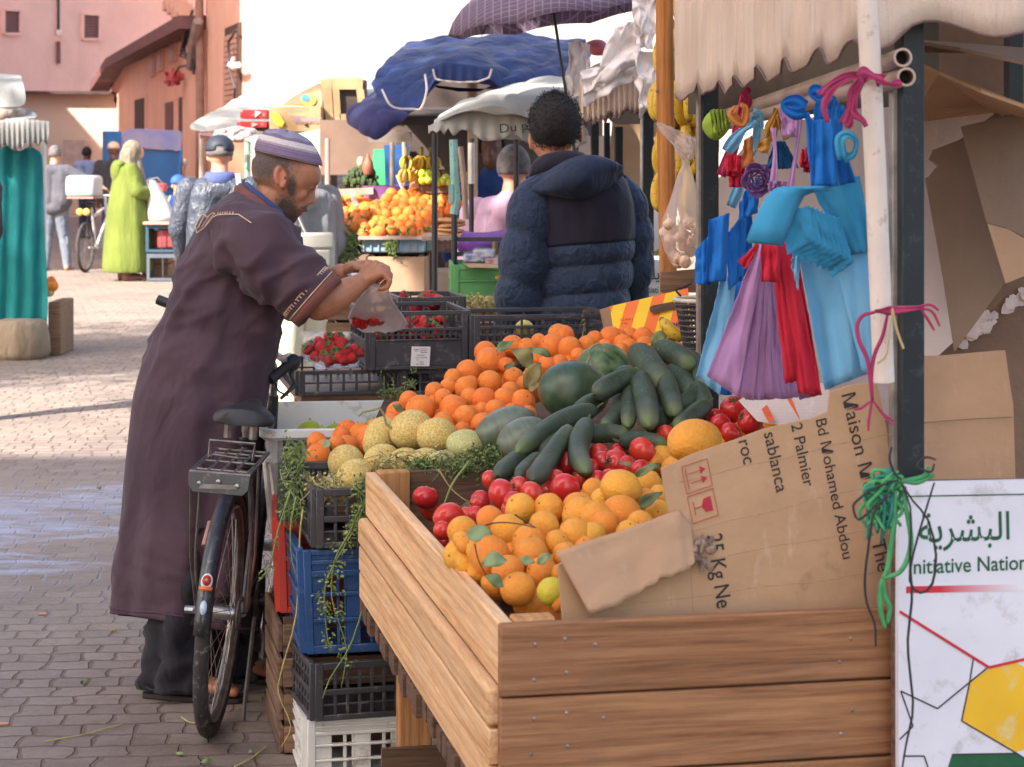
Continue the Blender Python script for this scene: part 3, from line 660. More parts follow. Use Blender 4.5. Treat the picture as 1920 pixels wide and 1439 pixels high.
def cuke(pts,r,label=None,dy=0,flip=False):
 Ys=[Ybox(p[1])+dy+(p[2]if len(p)>2 else 0)for p in pts];w=[P(p[0],p[1],Y)for p,Y in zip(pts,Ys)]
 if flip:w=w[::-1]
 d0=(w[0]-w[1]).normalized()*r*Ys[0]/4000*.8;d1=(w[-1]-w[-2]).normalized()*r*Ys[-1]/4000*.8;w[0]=w[0]+d0;w[-1]=w[-1]+d1
 mb,al=sweep(w,cprof(r*sum(Ys)/len(Ys)/4000),18,5,pts[0][0])
 o=mb.build('cucumber',KM,ang=180);at=o.data.attributes.new('along','FLOAT','POINT');at.data.foreach_set('value',al)
 tag(o,label or 'dark green cucumber in the heap beside the watermelons','cucumber',None if label else 'cucumbers heaped in the cart')
 end=w[0];st=MB().tube([end,end+(w[0]-w[1]).normalized()*.008+Vector((0,0,.004)),end+(w[0]-w[1]).normalized()*.018+Vector((.003,0,.008))],[.004,.003,.0022],5)
 st.build('stalk',STEM,o)
cuke([(1196,662),(1222,690),(1238,718)],25,'thick greyish cucumber lying across the top of the heap below the basket',-.08)
cuke([(1240,655),(1268,668),(1288,683)],21,'pale tipped cucumber highest on the right of the heap',-.06)
cuke([(1125,735),(1155,717),(1190,704)],20,'dark cucumber with a long curled stalk lying against the big watermelon',-.12)
cuke([(1197,708),(1210,750),(1217,792)],22,'fat upright cucumber in the middle of the heap, showing its whole length',-.10)
cuke([(1246,706),(1256,742),(1265,772)],20,'stout cucumber with a bright green tip right of the fat upright one',-.08)
cuke([(1262,697),(1282,716),(1297,738)],20,'cucumber with a dried flower at its tip near the blue bags',.02)
cuke([(1285,668),(1308,690),(1316,722)],18)
cuke([(1180,722),(1180,760),(1178,795)],16,'slim cucumber left of the fat upright one',-.06)
cuke([(1163,762),(1152,782),(1136,800)],17,'short bent cucumber with a pale green end under the slim one',-.02)
cuke([(1322,762),(1300,778),(1272,798)],17,'brownish cucumber slanting down towards the big orange',-.05)
cuke([(1172,828),(1205,826),(1238,832)],16,'pale cucumber lying level just above the tomatoes',.0)
cuke([(975,845),(1020,812),(1060,788),(1108,770)],20,'longest cucumber, reaching from the grass up to the big watermelon',-.06,True)
cuke([(937,890),(962,868),(990,848)],18,'cucumber lowest on the left beside the single tomato',.02)
cuke([(1003,898),(1030,860),(1066,806)],20,'straight cucumber pointing down to the two tomatoes on the left',-.1)
cuke([(1101,793),(1086,828),(1086,858),(1098,882)],20,'curved cucumber hanging down among the tomatoes',-.1)
cuke([(975,893),(990,876),(1008,858)],15)
cuke([(1305,730),(1316,745),(1320,765)],18)
cuke([(1088,772),(1105,758),(1120,752)],17)
cuke([(1225,800),(1245,780),(1262,770)],18)
cuke([(1112,815),(1140,812),(1165,815)],18);cuke([(1280,760),(1300,745),(1312,735)],18);cuke([(1150,790),(1160,770),(1165,745)],17);cuke([(1230,740),(1236,765),(1240,790)],16)
cuke([(1020,850),(1045,825),(1060,815)],17)
# ---- watermelons and melons
def wm_mat(name,c1,c2,c3,stripe):
 t=NT(name);st=t.wave(1.1,9,4,dir_='X',dsc=1.6,co=t.map((1,1,.3)))
 col=t.mix(t.rng(st,.25,.75,0,stripe*1.4),c1,c2);col=t.mix(t.rng(t.noise(2,4,.6),.4,.7,0,stripe),col,c3)
 col=t.mix(t.rng(t.noise(1.1,3),.45,.7,0,.5),col,C(112,120,98));t.bump(t.noise(60,3),.1,.01)
 return t.fin(col,.36,.5)
WM=wm_mat('dark_watermelon_rind',C(50,68,46),C(60,80,54),C(80,100,60),.35);WM2=wm_mat('striped_watermelon_rind',C(36,58,38),C(62,92,46),C(120,140,70),.6);WM3=wm_mat('grey_watermelon_rind',C(84,94,76),C(98,108,86),C(116,118,96),.5)
VINE=plain('dry_vine',C(158,150,104),C(130,122,84),.8,30)
def melon(name,cat,px,py,rx,ry,Y,mat,label,rot=(0,0,0),seed=0,stem=None,group=None,depth=None):
 mb=MB().ell((0,0,0),1,None,36,24);mb.v=[p*(1+.03*noise.noise(p*.9+Vector((seed,0,0))))for p in mb.v]
 o=mb.build(name,mat,local=True,ang=180);s=Y/4000;o.location=P(px,py,Y);k_=1.1 if name=='melon' else 1;o.scale=(rx*s*k_,(depth or(rx+ry)/2)*s*k_,ry*s*k_);o.rotation_euler=rot;tag(o,label,cat,group)
 if stem:
  m=(Matrix.LocRotScale(o.location,o.rotation_euler,o.scale)).inverted();d=Y-max(rx,ry)*s*.5
  q=MB().tube([P(a,b,d)for a,b in stem],.0035,6);q.v=[m@v for v in q.v];q.build('stalk',VINE,o,local=True)
melon('watermelon','watermelon',1077,733,69,57,5.62,WM,'large dark green watermelon on top beside the cucumbers',(0,R(8),.4),1,[(1101,681),(1106,668),(1104,658),(1113,648),(1123,644),(1131,650),(1134,660)])
melon('watermelon','watermelon',1132,692,56,47,5.84,WM2,'green striped watermelon behind the large dark one',(0,R(-10),1.2),2)
melon('watermelon','watermelon',948,802,60,37,5.52,WM3,'grey green watermelon lying low between the oranges and the cucumbers',(0,R(-22),0),3,[(927,808),(934,800),(940,799),(946,797)])
melon('watermelon','watermelon',985,826,56,43,5.38,WM3,'grey green watermelon with its foot in the cut grass',(0,R(-18),.3),4)
melon('watermelon','watermelon',1172,705,22,20,5.72,WM,'small round watermelon half hidden behind the cucumbers',(0,0,0),5)
def net_mat(name,c1,c2,net,sc_=9):
 t=NT(name);co=t.map((1,1,1));nz=t.n('TexNoise');nz.inputs['Scale'].default_value=5;t.l(co,nz.inputs['Vector'])
 vm=t.n('VectorMath',operation='MULTIPLY_ADD');t.l(nz.outputs['Color'],vm.inputs[0]);vm.inputs[1].default_value=(.25,.25,.25);t.l(co,vm.inputs[2])
 e=t.voro(sc_,vm.outputs[0],'DISTANCE_TO_EDGE');e2=t.voro(sc_*2.3,vm.outputs[0],'DISTANCE_TO_EDGE')
 ln=t.math('MAXIMUM',t.rng(e,.03,.10,1,0),t.rng(e2,.03,.10,.75,0))
 col=t.mix(t.rng(t.noise(2.2,3),.35,.65),c1,c2);col=t.mix(t.math('MULTIPLY',ln,.85),col,net)
 t.bump(ln,.5,.02);return t.fin(col,.6,.3)
NM=net_mat('netted_yellow_rind',C(216,178,76),C(204,156,56),C(240,222,160),5);NM2=net_mat('netted_green_rind',C(166,172,92),C(190,172,90),C(228,222,170),7)
for i,(px,py,rx,ry,Y,m_,lb,rt)in enumerate([(649,868,32,31,5.62,NM,'netted yellow melon with a torn dark patch, leaning on the oranges of the left crate',(0,R(20),0)),(666,893,34,29,5.5,NM,'netted yellow melon lowest at the front beside the cart corner',(0,R(-20),.6)),(713,822,29,38,5.72,NM,'tall netted yellow melon left of the one with the curled stalk',(0,R(22),.2)),(771,806,40,33,5.66,NM,'large netted yellow melon with a curled stalk on top of the melons',(0,R(-18),.9)),(820,818,38,32,5.6,NM,'netted tan melon right of the one with the curled stalk',(0,R(12),1.4)),(873,835,39,27,5.52,NM2,'greenish netted melon at the right end of the melons',(0,R(6),2)),(715,860,31,25,5.55,NM,'netted yellow melon under dry stalks in the middle of the front row',(0,R(-14),.3)),(762,864,29,22,5.5,NM,'netted melon half buried in dry stalks',(0,R(8),.5)),(795,864,31,21,5.46,NM,'pale netted melon sunk in the grass left of the rearmost corner post',(0,R(-12),.8)),(828,866,30,19,5.44,NM2,'netted melon nearly covered by the cut grass',(0,R(-6),1.1))]):
 melon('melon','melon',px,py,rx,ry,Y,m_,lb,rt,i*1.7,[(738,806),(724,795),(720,778),(712,765),(700,769),(680,773),(672,781)]if i==3 else None)
for k,(px,py,r)in enumerate([(580,806,24),(627,808,20),(700,802,22),(670,808,20),(603,812,18)]):
 mb=MB().ell((0,0,0),1,None,20,14);o=mb.build('apple',plain('green_apple_skin',C(186,196,66),C(168,184,58),.3,3),local=True,ang=180);Y=6.45;o.location=P(px,py+6,Y);o.scale=(r*Y/4000,)*3;tag(o,'green apple lying in the white bin','apple','apples in the white bin')
 MB().tube([(0,0,.9),(.05,0,1.15)],.06,5).build('stalk',VINE,o,local=True)
mb=MB().ell((0,0,0),1,None,20,14);o=mb.build('apple',plain('yellow_apple_skin',C(214,196,104),C(190,170,86),.3,3),local=True,ang=180);o.location=P(983,618,7.06);o.scale=(.032,)*3;tag(o,'yellow apple in the black mesh crate behind the oranges','apple')
# ---- boards and bedding under the fruit
db=thing('display_board','sloping plank board under the heap of oranges and melons','board',(0,5.9,0))
q=[P(620,960,5.5),P(960,960,5.58),P(1330,840,5.8),P(1330,740,6.6),P(720,750,6.6),P(660,880,6.0)]
MB().prism(q,(0,0,-.02)).build('board',W_DARK,db)
for x,y in((-.3,5.9),(.45,6.4),(-.1,6.5),(.4,5.9)):MB().box((x,y,.33),(.06,.06,.66)).build('leg',W_LEG,db)
bed=MB().grid(lambda u,v:(lambda py:P(lerp(float(np.interp(py,[740,800,860,900,1000,1150],[1080,1040,960,830,880,985])),lerp(1640,1330,v),u),py+55,Ybox(py)+.09))(lerp(1150,740,v)),10,14)
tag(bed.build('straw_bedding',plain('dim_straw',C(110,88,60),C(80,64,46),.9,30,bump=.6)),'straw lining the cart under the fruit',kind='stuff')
# ---- leaves, grass and vines
LF=plain('citrus_leaf',C(112,124,78),C(88,102,60),.5,18,rv=.3);LFD=plain('dry_leaf',C(150,138,88),C(120,108,64),.7,18,rv=.2);LFG=plain('grey_green_leaf',C(140,152,106),C(112,130,80),.6,18)
def leaf_mesh(a,b,w,curl=.3,seed=0):
 a=Vector(a);b=Vector(b);d=b-a;L=d.length;n=Vector((.2,-.8,.6)).normalized();s=d.cross(n).normalized();n=s.cross(d).normalized();vs=[];fs=[]
 for i in range(9):
  t=i/8;hw=w*math.sin(math.pi*min(1,t*.96+.02))**.8*(1-.25*t)
  for j in range(5):
   f=(j-2)/2;vs.append(a+d*t+s*hw*f+n*(curl*L*(math.sin(t*3)*.3+.35*abs(f)*hw/w)+.1*L*math.sin(t*7+seed+f)))
 for i in range(8):
  for j in range(4):fs.append((i*5+j,i*5+j+1,i*5+j+6,i*5+j+5))
 return MB().add(vs,fs)
def leaf(p0,p1,Y,w,mat,label,curl=.3,dy=0):
 o=leaf_mesh(P(*p0,Y),P(*p1,Y+dy),w*Y/4000,curl,p0[0]).build('leaf',mat,solid=.0008,ang=180);tag(o,label,'leaf');return o
Yl=Yheap(700)-.14
leaf((960,655),(1000,690),Yl,20,LFD,'curled olive leaf on the oranges left of the striped watermelon');leaf((990,655),(1033,668),Yl,11,LF,'narrow leaf on top of the upper oranges',.2)
leaf((1012,680),(985,730),Yl-.03,18,LFD,'broad pale leaf hanging against the large watermelon',.4);leaf((945,690),(972,684),Yl,7,LF,'thin rolled leaf below the olive leaf');leaf((930,660),(965,640),Yl,10,LF,'small dark leaf between the upper oranges and the crate')
leaf((735,760),(758,775),5.72,8,LF,'green leaf on the oranges at the edge of the white bin');leaf((992,735),(1012,715),Yl-.05,9,LFD,'crumpled leaf beside the watermelon stalk')
leaf((876,1002),(922,1003),4.0,21,LFG,'round dull green leaf on the left front oranges',.25);leaf((903,1058),(950,1050),3.86,18,LFG,'torn pale leaf between the front oranges',.4);leaf((975,1050),(1002,1056),3.88,11,LFG,'small triangular leaf among the front oranges',.3)
leaf((1008,1058),(1034,1040),3.86,11,LFG,'folded leaf on top of the orange beside the cardboard',.5);leaf((910,1080),(945,1100),3.83,14,LF,'dark leaf pressed against the cart side',.2);leaf((1195,955),(1243,925),4.28,13,LF,'dark curled leaf against the cardboard edge',.5)
leaf((1190,893),(1240,872),4.6,10,LF,'leaf bridging the tomatoes and the cardboard',.3);leaf((1160,866),(1192,882),4.85,7,LFD,'dry yellowish stalk leaf on the tomatoes');leaf((605,835),(622,832),5.6,11,LFG,'small leaf under the orange of the left crate')
leaf((1222,650),(1250,622),6.2,16,LF,'ragged green leaf next to the browned banana');leaf((1235,655),(1265,640),6.18,14,LF,'leafy sprig below the browned banana')
GR1=plain('cut_grass',C(128,140,82),C(96,116,62),.8,20,rv=.2);GR2=plain('hay',C(190,176,118),C(160,148,92),.8,20)
def blades(n,fc,ln,mat,name,label,seed,r=.0016,spread=1.0,droop=.3):
 g=random.Random(seed);mb=MB()
 for k in range(n):
  c=Vector(fc(g));d=Vector((g.gauss(0,1),g.gauss(0,.7),g.gauss(0,.45)*spread)).normalized()*ln*g.uniform(.4,1.1)
  p=[c-d*.5,c+Vector((0,0,.012))+Vector((g.gauss(0,.006),0,g.gauss(0,.006))),c+d*.5-Vector((0,0,droop*ln*.3))]
  mb.tube(p,[r,r*1.2,r*.5],3,False)
  if g.random()<.5:
   for q in(p[1],p[2]):
    for _ in range(3):
     e=q+Vector((g.gauss(0,.008),g.gauss(0,.006),g.gauss(0,.008)));s=Vector((g.gauss(0,1),g.gauss(0,1),g.gauss(0,1))).normalized()*.006
     mb.add([e-s,e+s.orthogonal()*.5,e+s,e-s.orthogonal()*.5],[(0,1,2,3)])
 return tag(mb.build(name,mat,ang=180),label,None,None,'stuff')
blades(340,lambda g:P(*(lambda x:(x,g.uniform(846 if x>880 else 872,893)))(g.uniform(765,962)),g.uniform(5.33,5.42)),.05,GR1,'cut_grass','cut green grass between the melons and the back of the cart',1,droop=.2)
blades(60,lambda g:P(g.uniform(700,900),g.uniform(858,886),g.uniform(5.38,5.42)),.09,GR2,'hay','dry stalks over the melons',2,.0013,.6)
blades(95,lambda g:P(g.uniform(530,570),g.uniform(835,975),5.56+g.uniform(-.05,.04)),.06,GR1,'cut_grass','cut grass hanging over the left black crate',3,.0018,2.4)
blades(90,lambda g:P(g.uniform(582,660),g.uniform(900,938),g.uniform(5.44,5.6)),.06,GR2,'hay','hay in the melon crate',4,.0018)
blades(90,lambda g:P(g.uniform(672,700),g.uniform(905,1030),5.385+g.uniform(-.02,.02)),.05,GR1,'cut_grass','herbs hanging at the corner of the cart',5,.0016,2)
VG=plain('green_vine',C(138,148,84),C(104,122,64),.6,20)
def vine(pts,Y,r,label,leaves=0,mat=VG,Y2=None):
 m=len(pts);w=[P(a,b,lerp(Y,Y2 or Y,i/(m-1)))for i,(a,b)in enumerate(pts)];mb,_=sweep(w,lambda t:r*(1-.5*t),5);g=random.Random(m+pts[0][0])
 for k in range(leaves):
  i=g.randrange(m-1);c=w[i].lerp(w[i+1],g.random())+Vector((g.gauss(0,.012),g.uniform(-.012,0),g.gauss(0,.01)))
  for _ in range(6):
   s=Vector((g.gauss(0,1),g.gauss(0,.5),g.gauss(-.8,1))).normalized()*g.uniform(.004,.008);c2=c+Vector((g.gauss(0,.008),0,g.gauss(0,.010)))
   mb.add([c2-s,c2+s.orthogonal()*.4,c2+s,c2-s.orthogonal()*.4],[(0,1,2,3)])
 tag(mb.build('vine',mat,ang=180),label,'vine')
vine([(716,896),(700,905),(694,950),(700,1000),(694,1060),(680,1140),(655,1215),(620,1270),(605,1310)],5.30,.0032,'long bare yellow green stem trailing from the cart corner past the blue crate')
vine([(690,930),(668,985),(640,1035),(616,1080),(608,1120),(612,1180),(620,1225)],5.36,.0028,'leafy stem hanging down the middle of the blue crate',26)
vine([(676,950),(655,1000),(628,1050),(622,1120),(640,1180),(650,1225),(640,1290)],5.35,.0026,'leafy stem with its tip over the shallow black crate',22)
vine([(545,920),(520,1000),(506,1060),(485,1090)],5.5,.0026,'green stem hanging towards the front wheel of the bicycle',4)
vine([(556,930),(545,990),(548,1050),(565,1110)],5.48,.0026,'thin stem hanging before the red crate')
vine([(568,955),(562,1010),(556,1150),(530,1250),(522,1300),(545,1360),(528,1400)],5.46,.0026,'dry straw coloured stem trailing to the ground beside the wooden crates',0,GR2)
vine([(880,770+96),(850,905),(833,945),(822,965)],4.7,.0032,'thick green stem standing among the tomatoes at the back of the cart')
vine([(822,880),(845,915),(868,935),(886,945)],4.95,.0018,'dry stalk lying on the tomatoes by the back board',0,GR2)
vine([(720,705),(722,730),(740,745),(755,742)],6.6,.002,'wilted leafy sprig at the foot of the low black crate',14)
vine([(775,710),(762,730),(748,752)],6.55,.002,'wilted sprig between the low crates and the oranges',12)
for(a,b,lb)in(([(910,985),(935,980),(968,982),(1005,990)],3.98,'dark twig lying across the front oranges'),([(890,1020),(897,1050),(912,1080)],3.86,'dark twig along the left of the front oranges'),([(965,965),(985,978),(1005,990)],4.02,'short twig between two front oranges')):
 vine(a,b,.0018,lb,0,plain('twig',C(92,78,52),C(70,60,44),.8))
vine([(1088,646),(1092,632),(1096,610),(1098,604)],6.3,.003,'orange stalk standing up with a torn leaf',3,LFD)
# ---- strawberries
def berry_mat():
 t=NT('strawberry_skin');sd=t.voro(16);col=t.mix(t.rng(sd,.1,.2,0,1),C(226,170,90),C(206,32,36));col=t.mix(t.rng(t.rnd(),0,1,0,.6),col,C(170,22,34))
 t.bump(sd,.5,.05);return t.fin(col,.25,.5,sss=.05)
BM=berry_mat();SEP=plain('strawberry_sepal',C(92,120,62),C(76,100,50),.7,20)
bp=MB().lathe([(.0,-1.15),(.25,-1.08),(.55,-.75),(.82,-.25),(.92,.15),(.82,.48),(.5,.66),(.1,.64),(.0,.63)],None,16).build('strawberry',BM,local=True,ang=180)
sp=MB()
for k in range(8):
 a=k*.785;d=Vector((math.cos(a),math.sin(a),0));s=Vector((-d.y,d.x,0));sp.add([Vector((0,0,.66)),d*.4+s*.16+Vector((0,0,.74)),d*.85+Vector((0,0,.72+.25*(k%2))),d*.4-s*.16+Vector((0,0,.74))],[(0,1,2,3)])
sp.tube([(0,0,.62),(.05,.02,.95)],.05,5).build('sepals',SEP,bp,local=True,solid=.02)
def berry(c,r,lb,g):return place([bp],c,r,lb,'strawberry',g)
for(px,py,r)in[(578,655,13),(602,652,14),(616,632,11),(634,633,12),(640,645,14),(620,651,13),(648,661,15),(664,655,11),(598,640,10),(628,660,12),(608,668,12),(635,672,12),(660,672,12),(675,662,9),(590,668,11),(645,676,12),(618,676,12)]:
 Y=7.03-(py-650)*.0012;berry(P(px,py,Y),r*Y/4000*1.05,'glossy strawberry piled in the clear punnet','strawberries in the punnet')
for k in range(70):
 u,v=rr.random(),rr.random();c=PY(692,6.94,.888)+CV*(.03+.26*u)+CU*(.03+.36*v)+Vector((0,0,rr.uniform(.09,.145)));berry(c,rr.uniform(.017,.023),'strawberry lying loose in the tall black crate','strawberries in the tall black crate')
for k in range(24):
 c=PY(752,7.45,.90)+CV*rr.uniform(.02,.2)+CU*rr.uniform(.02,.28)+Vector((0,0,rr.uniform(.13,.18)));berry(c,.02,'strawberry in the rear black crate','strawberries in the rear crate')
CLR=NT('clear_plastic');CLR.p.inputs['Transmission Weight'].default_value=.9;CLR=CLR.fin((.95,.95,.95,1),.12,.5,alpha=.35)
def punnet(c,w,d,h,label,lid):
 t=thing('punnet',label,'punnet',c);m=Matrix.Translation(c)@RZ(YAW)
 def ring(i,z):return[m@Vector((x,y,z))for x,y in((-i,-i),(w*.33,-i-.002),(w*.66,-i-.002),(w+i,-i),(w+i,d+i),(-i,d+i))]
 MB().rings([ring(-.006,.0),ring(-.001,h*.8),ring(.001,h*.82),ring(.003,h),ring(.008,h)],cap=False).add(ring(-.006,.001),[(5,4,3,2,1,0)]).build('tray',CLR,t,solid=.0012)
 if lid:MB().rings([ring(.006,h),ring(.004,h+.012),ring(-.006,h+.02)],cap=True).jitter(.004,30).build('lid',CLR,t,solid=.001)
 return t
punnet(PY(590,6.98,.886),.15,.11,.045,'clear plastic punnet heaped with strawberries',False)
pb=punnet(PY(572,7.22,.886),.18,.12,.075,'closed clear punnet of dark berries behind the strawberries',True)
bb=MB()
for k in range(60):bb.ell(PY(572,7.22,.886)+CV*rr.uniform(.01,.17)+CU*rr.uniform(.01,.11)+Vector((0,0,rr.uniform(.012,.07))),.0085,None,8,6)
bb.build('blueberries',plain('blueberry_skin',C(62,60,84),C(44,42,60),.5,20),pb)
# ================================================================== RIGHT-HAND STALL
POSTM=plain('black_painted_steel',C(30,38,40),C(24,30,32),.45,12,.4,wear=C(56,64,64));STRIP=plain('dull_steel_strip',C(170,160,150),C(130,122,116),.4,20,.5,.5)
PIPEW=plain('worn_white_pipe',C(226,208,192),C(210,192,178),.5,10,.4,wear=C(170,140,120),bump=.2,bs=30)
CANV=fabric('cream_canvas',C(242,218,196),C(228,202,178),4,700,.5,trans=.25,fs=9,stretch=(3,3,.25))
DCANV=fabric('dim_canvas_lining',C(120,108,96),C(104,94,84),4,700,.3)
TRIM=plain('brown_piping',C(120,92,86),C(100,76,72),.8,30)
def vpost(mb,px,Y,w,z0,z1,d=None):c=PY(px,Y,(z0+z1)/2);mb.box(c,(w,d or w,z1-z0),RZ(YAW));return mb
st=thing('market_stall','stall frame of black steel posts under a scalloped cream canvas awning','stall',PY(1705,3.78,0))
vpost(MB(),1705,3.78,.041,0,2.15).build('post',POSTM,st,bevel=.002)
vpost(MB(),1676,3.79,.012,.55,1.735,.02).build('edge_strip',STRIP,st,bevel=.001)
vpost(MB(),1328,5.75,.046,.0,2.1).build('post',POSTM,st,bevel=.002)
vpost(MB(),1310,5.74,.01,.9,1.78,.02).build('edge_strip',STRIP,st,bevel=.001)
vpost(MB(),2150,4.1,.045,0,2.15).build('post',POSTM,st,bevel=.002);vpost(MB(),1900,6.6,.045,0,2.2).build('post',POSTM,st,bevel=.002)
Aw,Bw=Vector((PY(1268,5.9,0).x,5.9,0)),Vector((PY(1636,3.68,0).x,3.68,0))
def Yline(px):
 k=(px-960)/4000;d=Bw-Aw;t=(k*Aw.y-Aw.x)/(d.x-k*d.y);return(Aw+d*t).y
LOW=[(1267,176),(1281,189),(1294,176),(1309,156),(1322,178),(1335,171),(1346,152),(1359,176),(1373,161),(1382,143),(1395,164),(1410,150),(1425,124),(1440,153),(1459,139),(1476,109),(1491,136),(1508,124),(1532,90),(1556,120),(1579,109),(1603,75),(1618,90),(1636,97)]
low=[]
for i in range(len(LOW)-1):
 for k in range(4):
  t=k/4;t2=t*t*(3-2*t);px=lerp(LOW[i][0],LOW[i+1][0],t);py=lerp(LOW[i][1],LOW[i+1][1],t2);low.append(P(px,py,Yline(px)))
low.append(P(1636,97,Yline(1636)))
FRT=[(1649,95),(1664,92),(1677,83),(1690,67),(1710,48),(1732,40),(1752,39),(1771,43),(1804,54),(1838,65),(1865,70),(1893,69),(1920,62),(1960,50),(2000,38),(2050,48),(2100,66)]
for(px,py)in FRT:low.append(P(px,py,3.68+(px-1636)*.0002))
va=MB();n=len(low);top=[]
for i,p in enumerate(low):
 zt=2.34-.05*math.sin(i*.21);top.append(Vector((p.x,p.y+.02,zt)))
NV=12;vs=[]
for j in range(NV+1):
 for i,p in enumerate(low):
  f=j/NV;q=p.lerp(top[i],f);w=.010*(1-f*.5)*math.sin(i*.42+1.2*math.sin(i*.13))+.010*noise.noise(Vector((i*.2,f*1.5,3)))+.004*math.sin(i*1.1)
  vs.append(q+Vector((-.6,-.8,0))*w)
va.add(vs,[(j*n+i,j*n+i+1,(j+1)*n+i+1,(j+1)*n+i)for j in range(NV)for i in range(n-1)])
va.build('valance',CANV,st,ang=180,solid=.0015)
MB().tube([v+Vector((-.002,-.003,0))for v in vs[:n]],.0026,5).build('piping',TRIM,st)
rt=MB();bk=[Vector((p.x+(1.0 if i>n//2 else .8),max(p.y,5.2)+1.0,2.42))for i,p in enumerate(top)]
rt.add(top+[Vector((.9+.02*i,6.9-.0*i,2.44))for i in range(n)],[(i,i+1,n+i+1,n+i)for i in range(n-1)])
rt.build('awning_roof',CANV,st,ang=180,solid=.002)
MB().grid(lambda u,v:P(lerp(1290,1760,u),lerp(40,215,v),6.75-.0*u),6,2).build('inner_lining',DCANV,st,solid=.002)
# ---- brown wall behind the stall
bw2=thing('back_wall','brown plaster wall with a peeled white strip behind the stall','wall',PY(1900,7.0,0))
MB().hexa(slab((PY(1690,7.0,0).x,7.0),(4.2,7.4),0,2.6,.25)).build('wall',BR,bw2)
lw2=thing('low_rough_wall','sloping rough brown wall with a strip of flaked white paint beside the sign','wall',PY(1860,4.95,0))
q=[P(1765,662,4.9),P(1850,590,4.9),P(1960,480,4.9),P(2150,420,4.9),P(2150,1500,4.9),P(1730,1500,4.9),P(1730,700,4.9)]
MB().prism([Vector((p.x,p.y,max(p.z,0)))for p in q],(0,.12,0)).build('wall',BR,lw2)
pe=MB();rq=random.Random(4)
for k in range(26):
 t=rq.random();c=P(lerp(1806,1925,t)+rq.uniform(-8,8),lerp(636,545,t)+rq.uniform(-13,13),4.893-k*.0006);r=rq.uniform(.006,.018)
 pe.prism([c+Vector((r*rq.uniform(.6,1.3)*math.cos(a*.785),0,r*rq.uniform(.6,1.3)*math.sin(a*.785)))for a in range(8)],(0,.004+k*.0001,0))
pe.build('flaked_paint',plain('flaked_white_paint',C(216,198,190),C(196,176,168),.9,30),lw2)
# ---- cardboard sheets
def sheet(label,pts,Y0,Y1=None,mat=CARD,th=.005,name='cardboard_sheet',cat='cardboard',parent=None,crumple=0,yx=0):
 ys=[p[1]for p in pts];a,b=min(ys),max(ys);xm=sum(p[0]for p in pts)/len(pts);Y1=Y0 if Y1 is None else Y1
 q=[P(px,py,lerp(Y0,Y1,(py-a)/(b-a))+yx*(px-xm))for px,py in pts]
 o=MB().prism(q,(0,th,0)).build(name,mat,parent,flat=True)
 if label:tag(o,label,cat)
 return o
sheet('white faced cardboard sheet hanging behind the coloured bags',[(1306,700),(1325,560),(1336,345),(1352,330),(1420,245),(1590,205),(1690,200),(1690,790),(1420,770),(1340,745)],5.98,5.95,CARDW)
sheet('white faced cardboard sheet with a torn edge right of the black post',[(1700,232),(1770,224),(1855,202),(1868,222),(1830,236),(1800,262),(1748,282),(1741,300),(1757,312),(1740,332),(1768,480),(1800,630),(1735,690),(1690,690)],5.0,4.86,CARDW)
sheet('grey brown cardboard sheet dappled by the sun with one torn corner',[(1750,284),(1800,262),(1868,212),(1900,225),(1905,500),(1885,530),(1790,660),(1768,520),(1735,335),(1752,325),(1762,310),(1742,298)],4.82,4.72,CARDG,yx=.0)
sheet('broad grey brown cardboard sheet leaning at the right edge',[(1802,238),(1920,210),(2050,180),(2050,470),(1925,448),(1888,428),(1850,418)],4.6,4.5,CARDG)
sheet('folded cardboard box flap below the broad sheet at the right edge',[(1852,420),(1890,430),(1925,450),(2050,472),(2050,500),(1920,518),(1886,532)],4.45,4.42,CARD)
o=MB().prism([P(1700,108,4.3),P(1760,140,4.05),P(1840,175,3.95),P(2000,232,3.9),P(2000,190,5.0),P(1860,212,5.0),P(1700,232,4.95)],(0,0,.006)).build('cardboard_sheet',CARD2,flat=True);tag(o,'big cardboard sheet lying overhead on the pipes under the awning','cardboard')
o=MB().prism([P(1690,78,4.2),P(1800,96,3.95),P(2000,140,3.9),P(2000,100,5.2),P(1690,100,5.2)],(0,0,.006)).build('cardboard_sheet',CARDG,flat=True);tag(o,'dark cardboard sheet on top of the overhead sheet under the awning','cardboard')
bx_=thing('cardboard_box','flattened brown box with a horizontal crease standing behind the sign','box',PY(1815,4.3,.9))
sheet(None,[(1700,668),(1757,668),(1870,658),(1885,658),(1893,715),(1900,760),(1904,897),(1700,900)],4.3,4.26,CARD,parent=bx_,name='panel');MB().tube([P(1728,793,4.27),P(1815,786,4.27),P(1897,782,4.27)],.0012,5).build('crease',CARDG,bx_)
sheet('white carton with orange stripes lying under the lilac bags',[(1385,752),(1410,735),(1552,718),(1558,780),(1478,800),(1420,790)],5.22,5.05,CARDW,name='carton',cat='carton')
for(a,b)in(((1412,738),(1440,790)),((1462,728),(1492,800))):
 q=[P(a[0],a[1],5.2),P(a[0]+13,a[1]-2,5.2),P(b[0]+13,b[1]-2,5.055),P(b[0],b[1],5.055)];o=MB().prism(q,(0,.002,0)).build('stripe',plain('orange_print',C(228,104,56),C(214,90,50),.8,30),bpy.data.objects['carton'],flat=True)
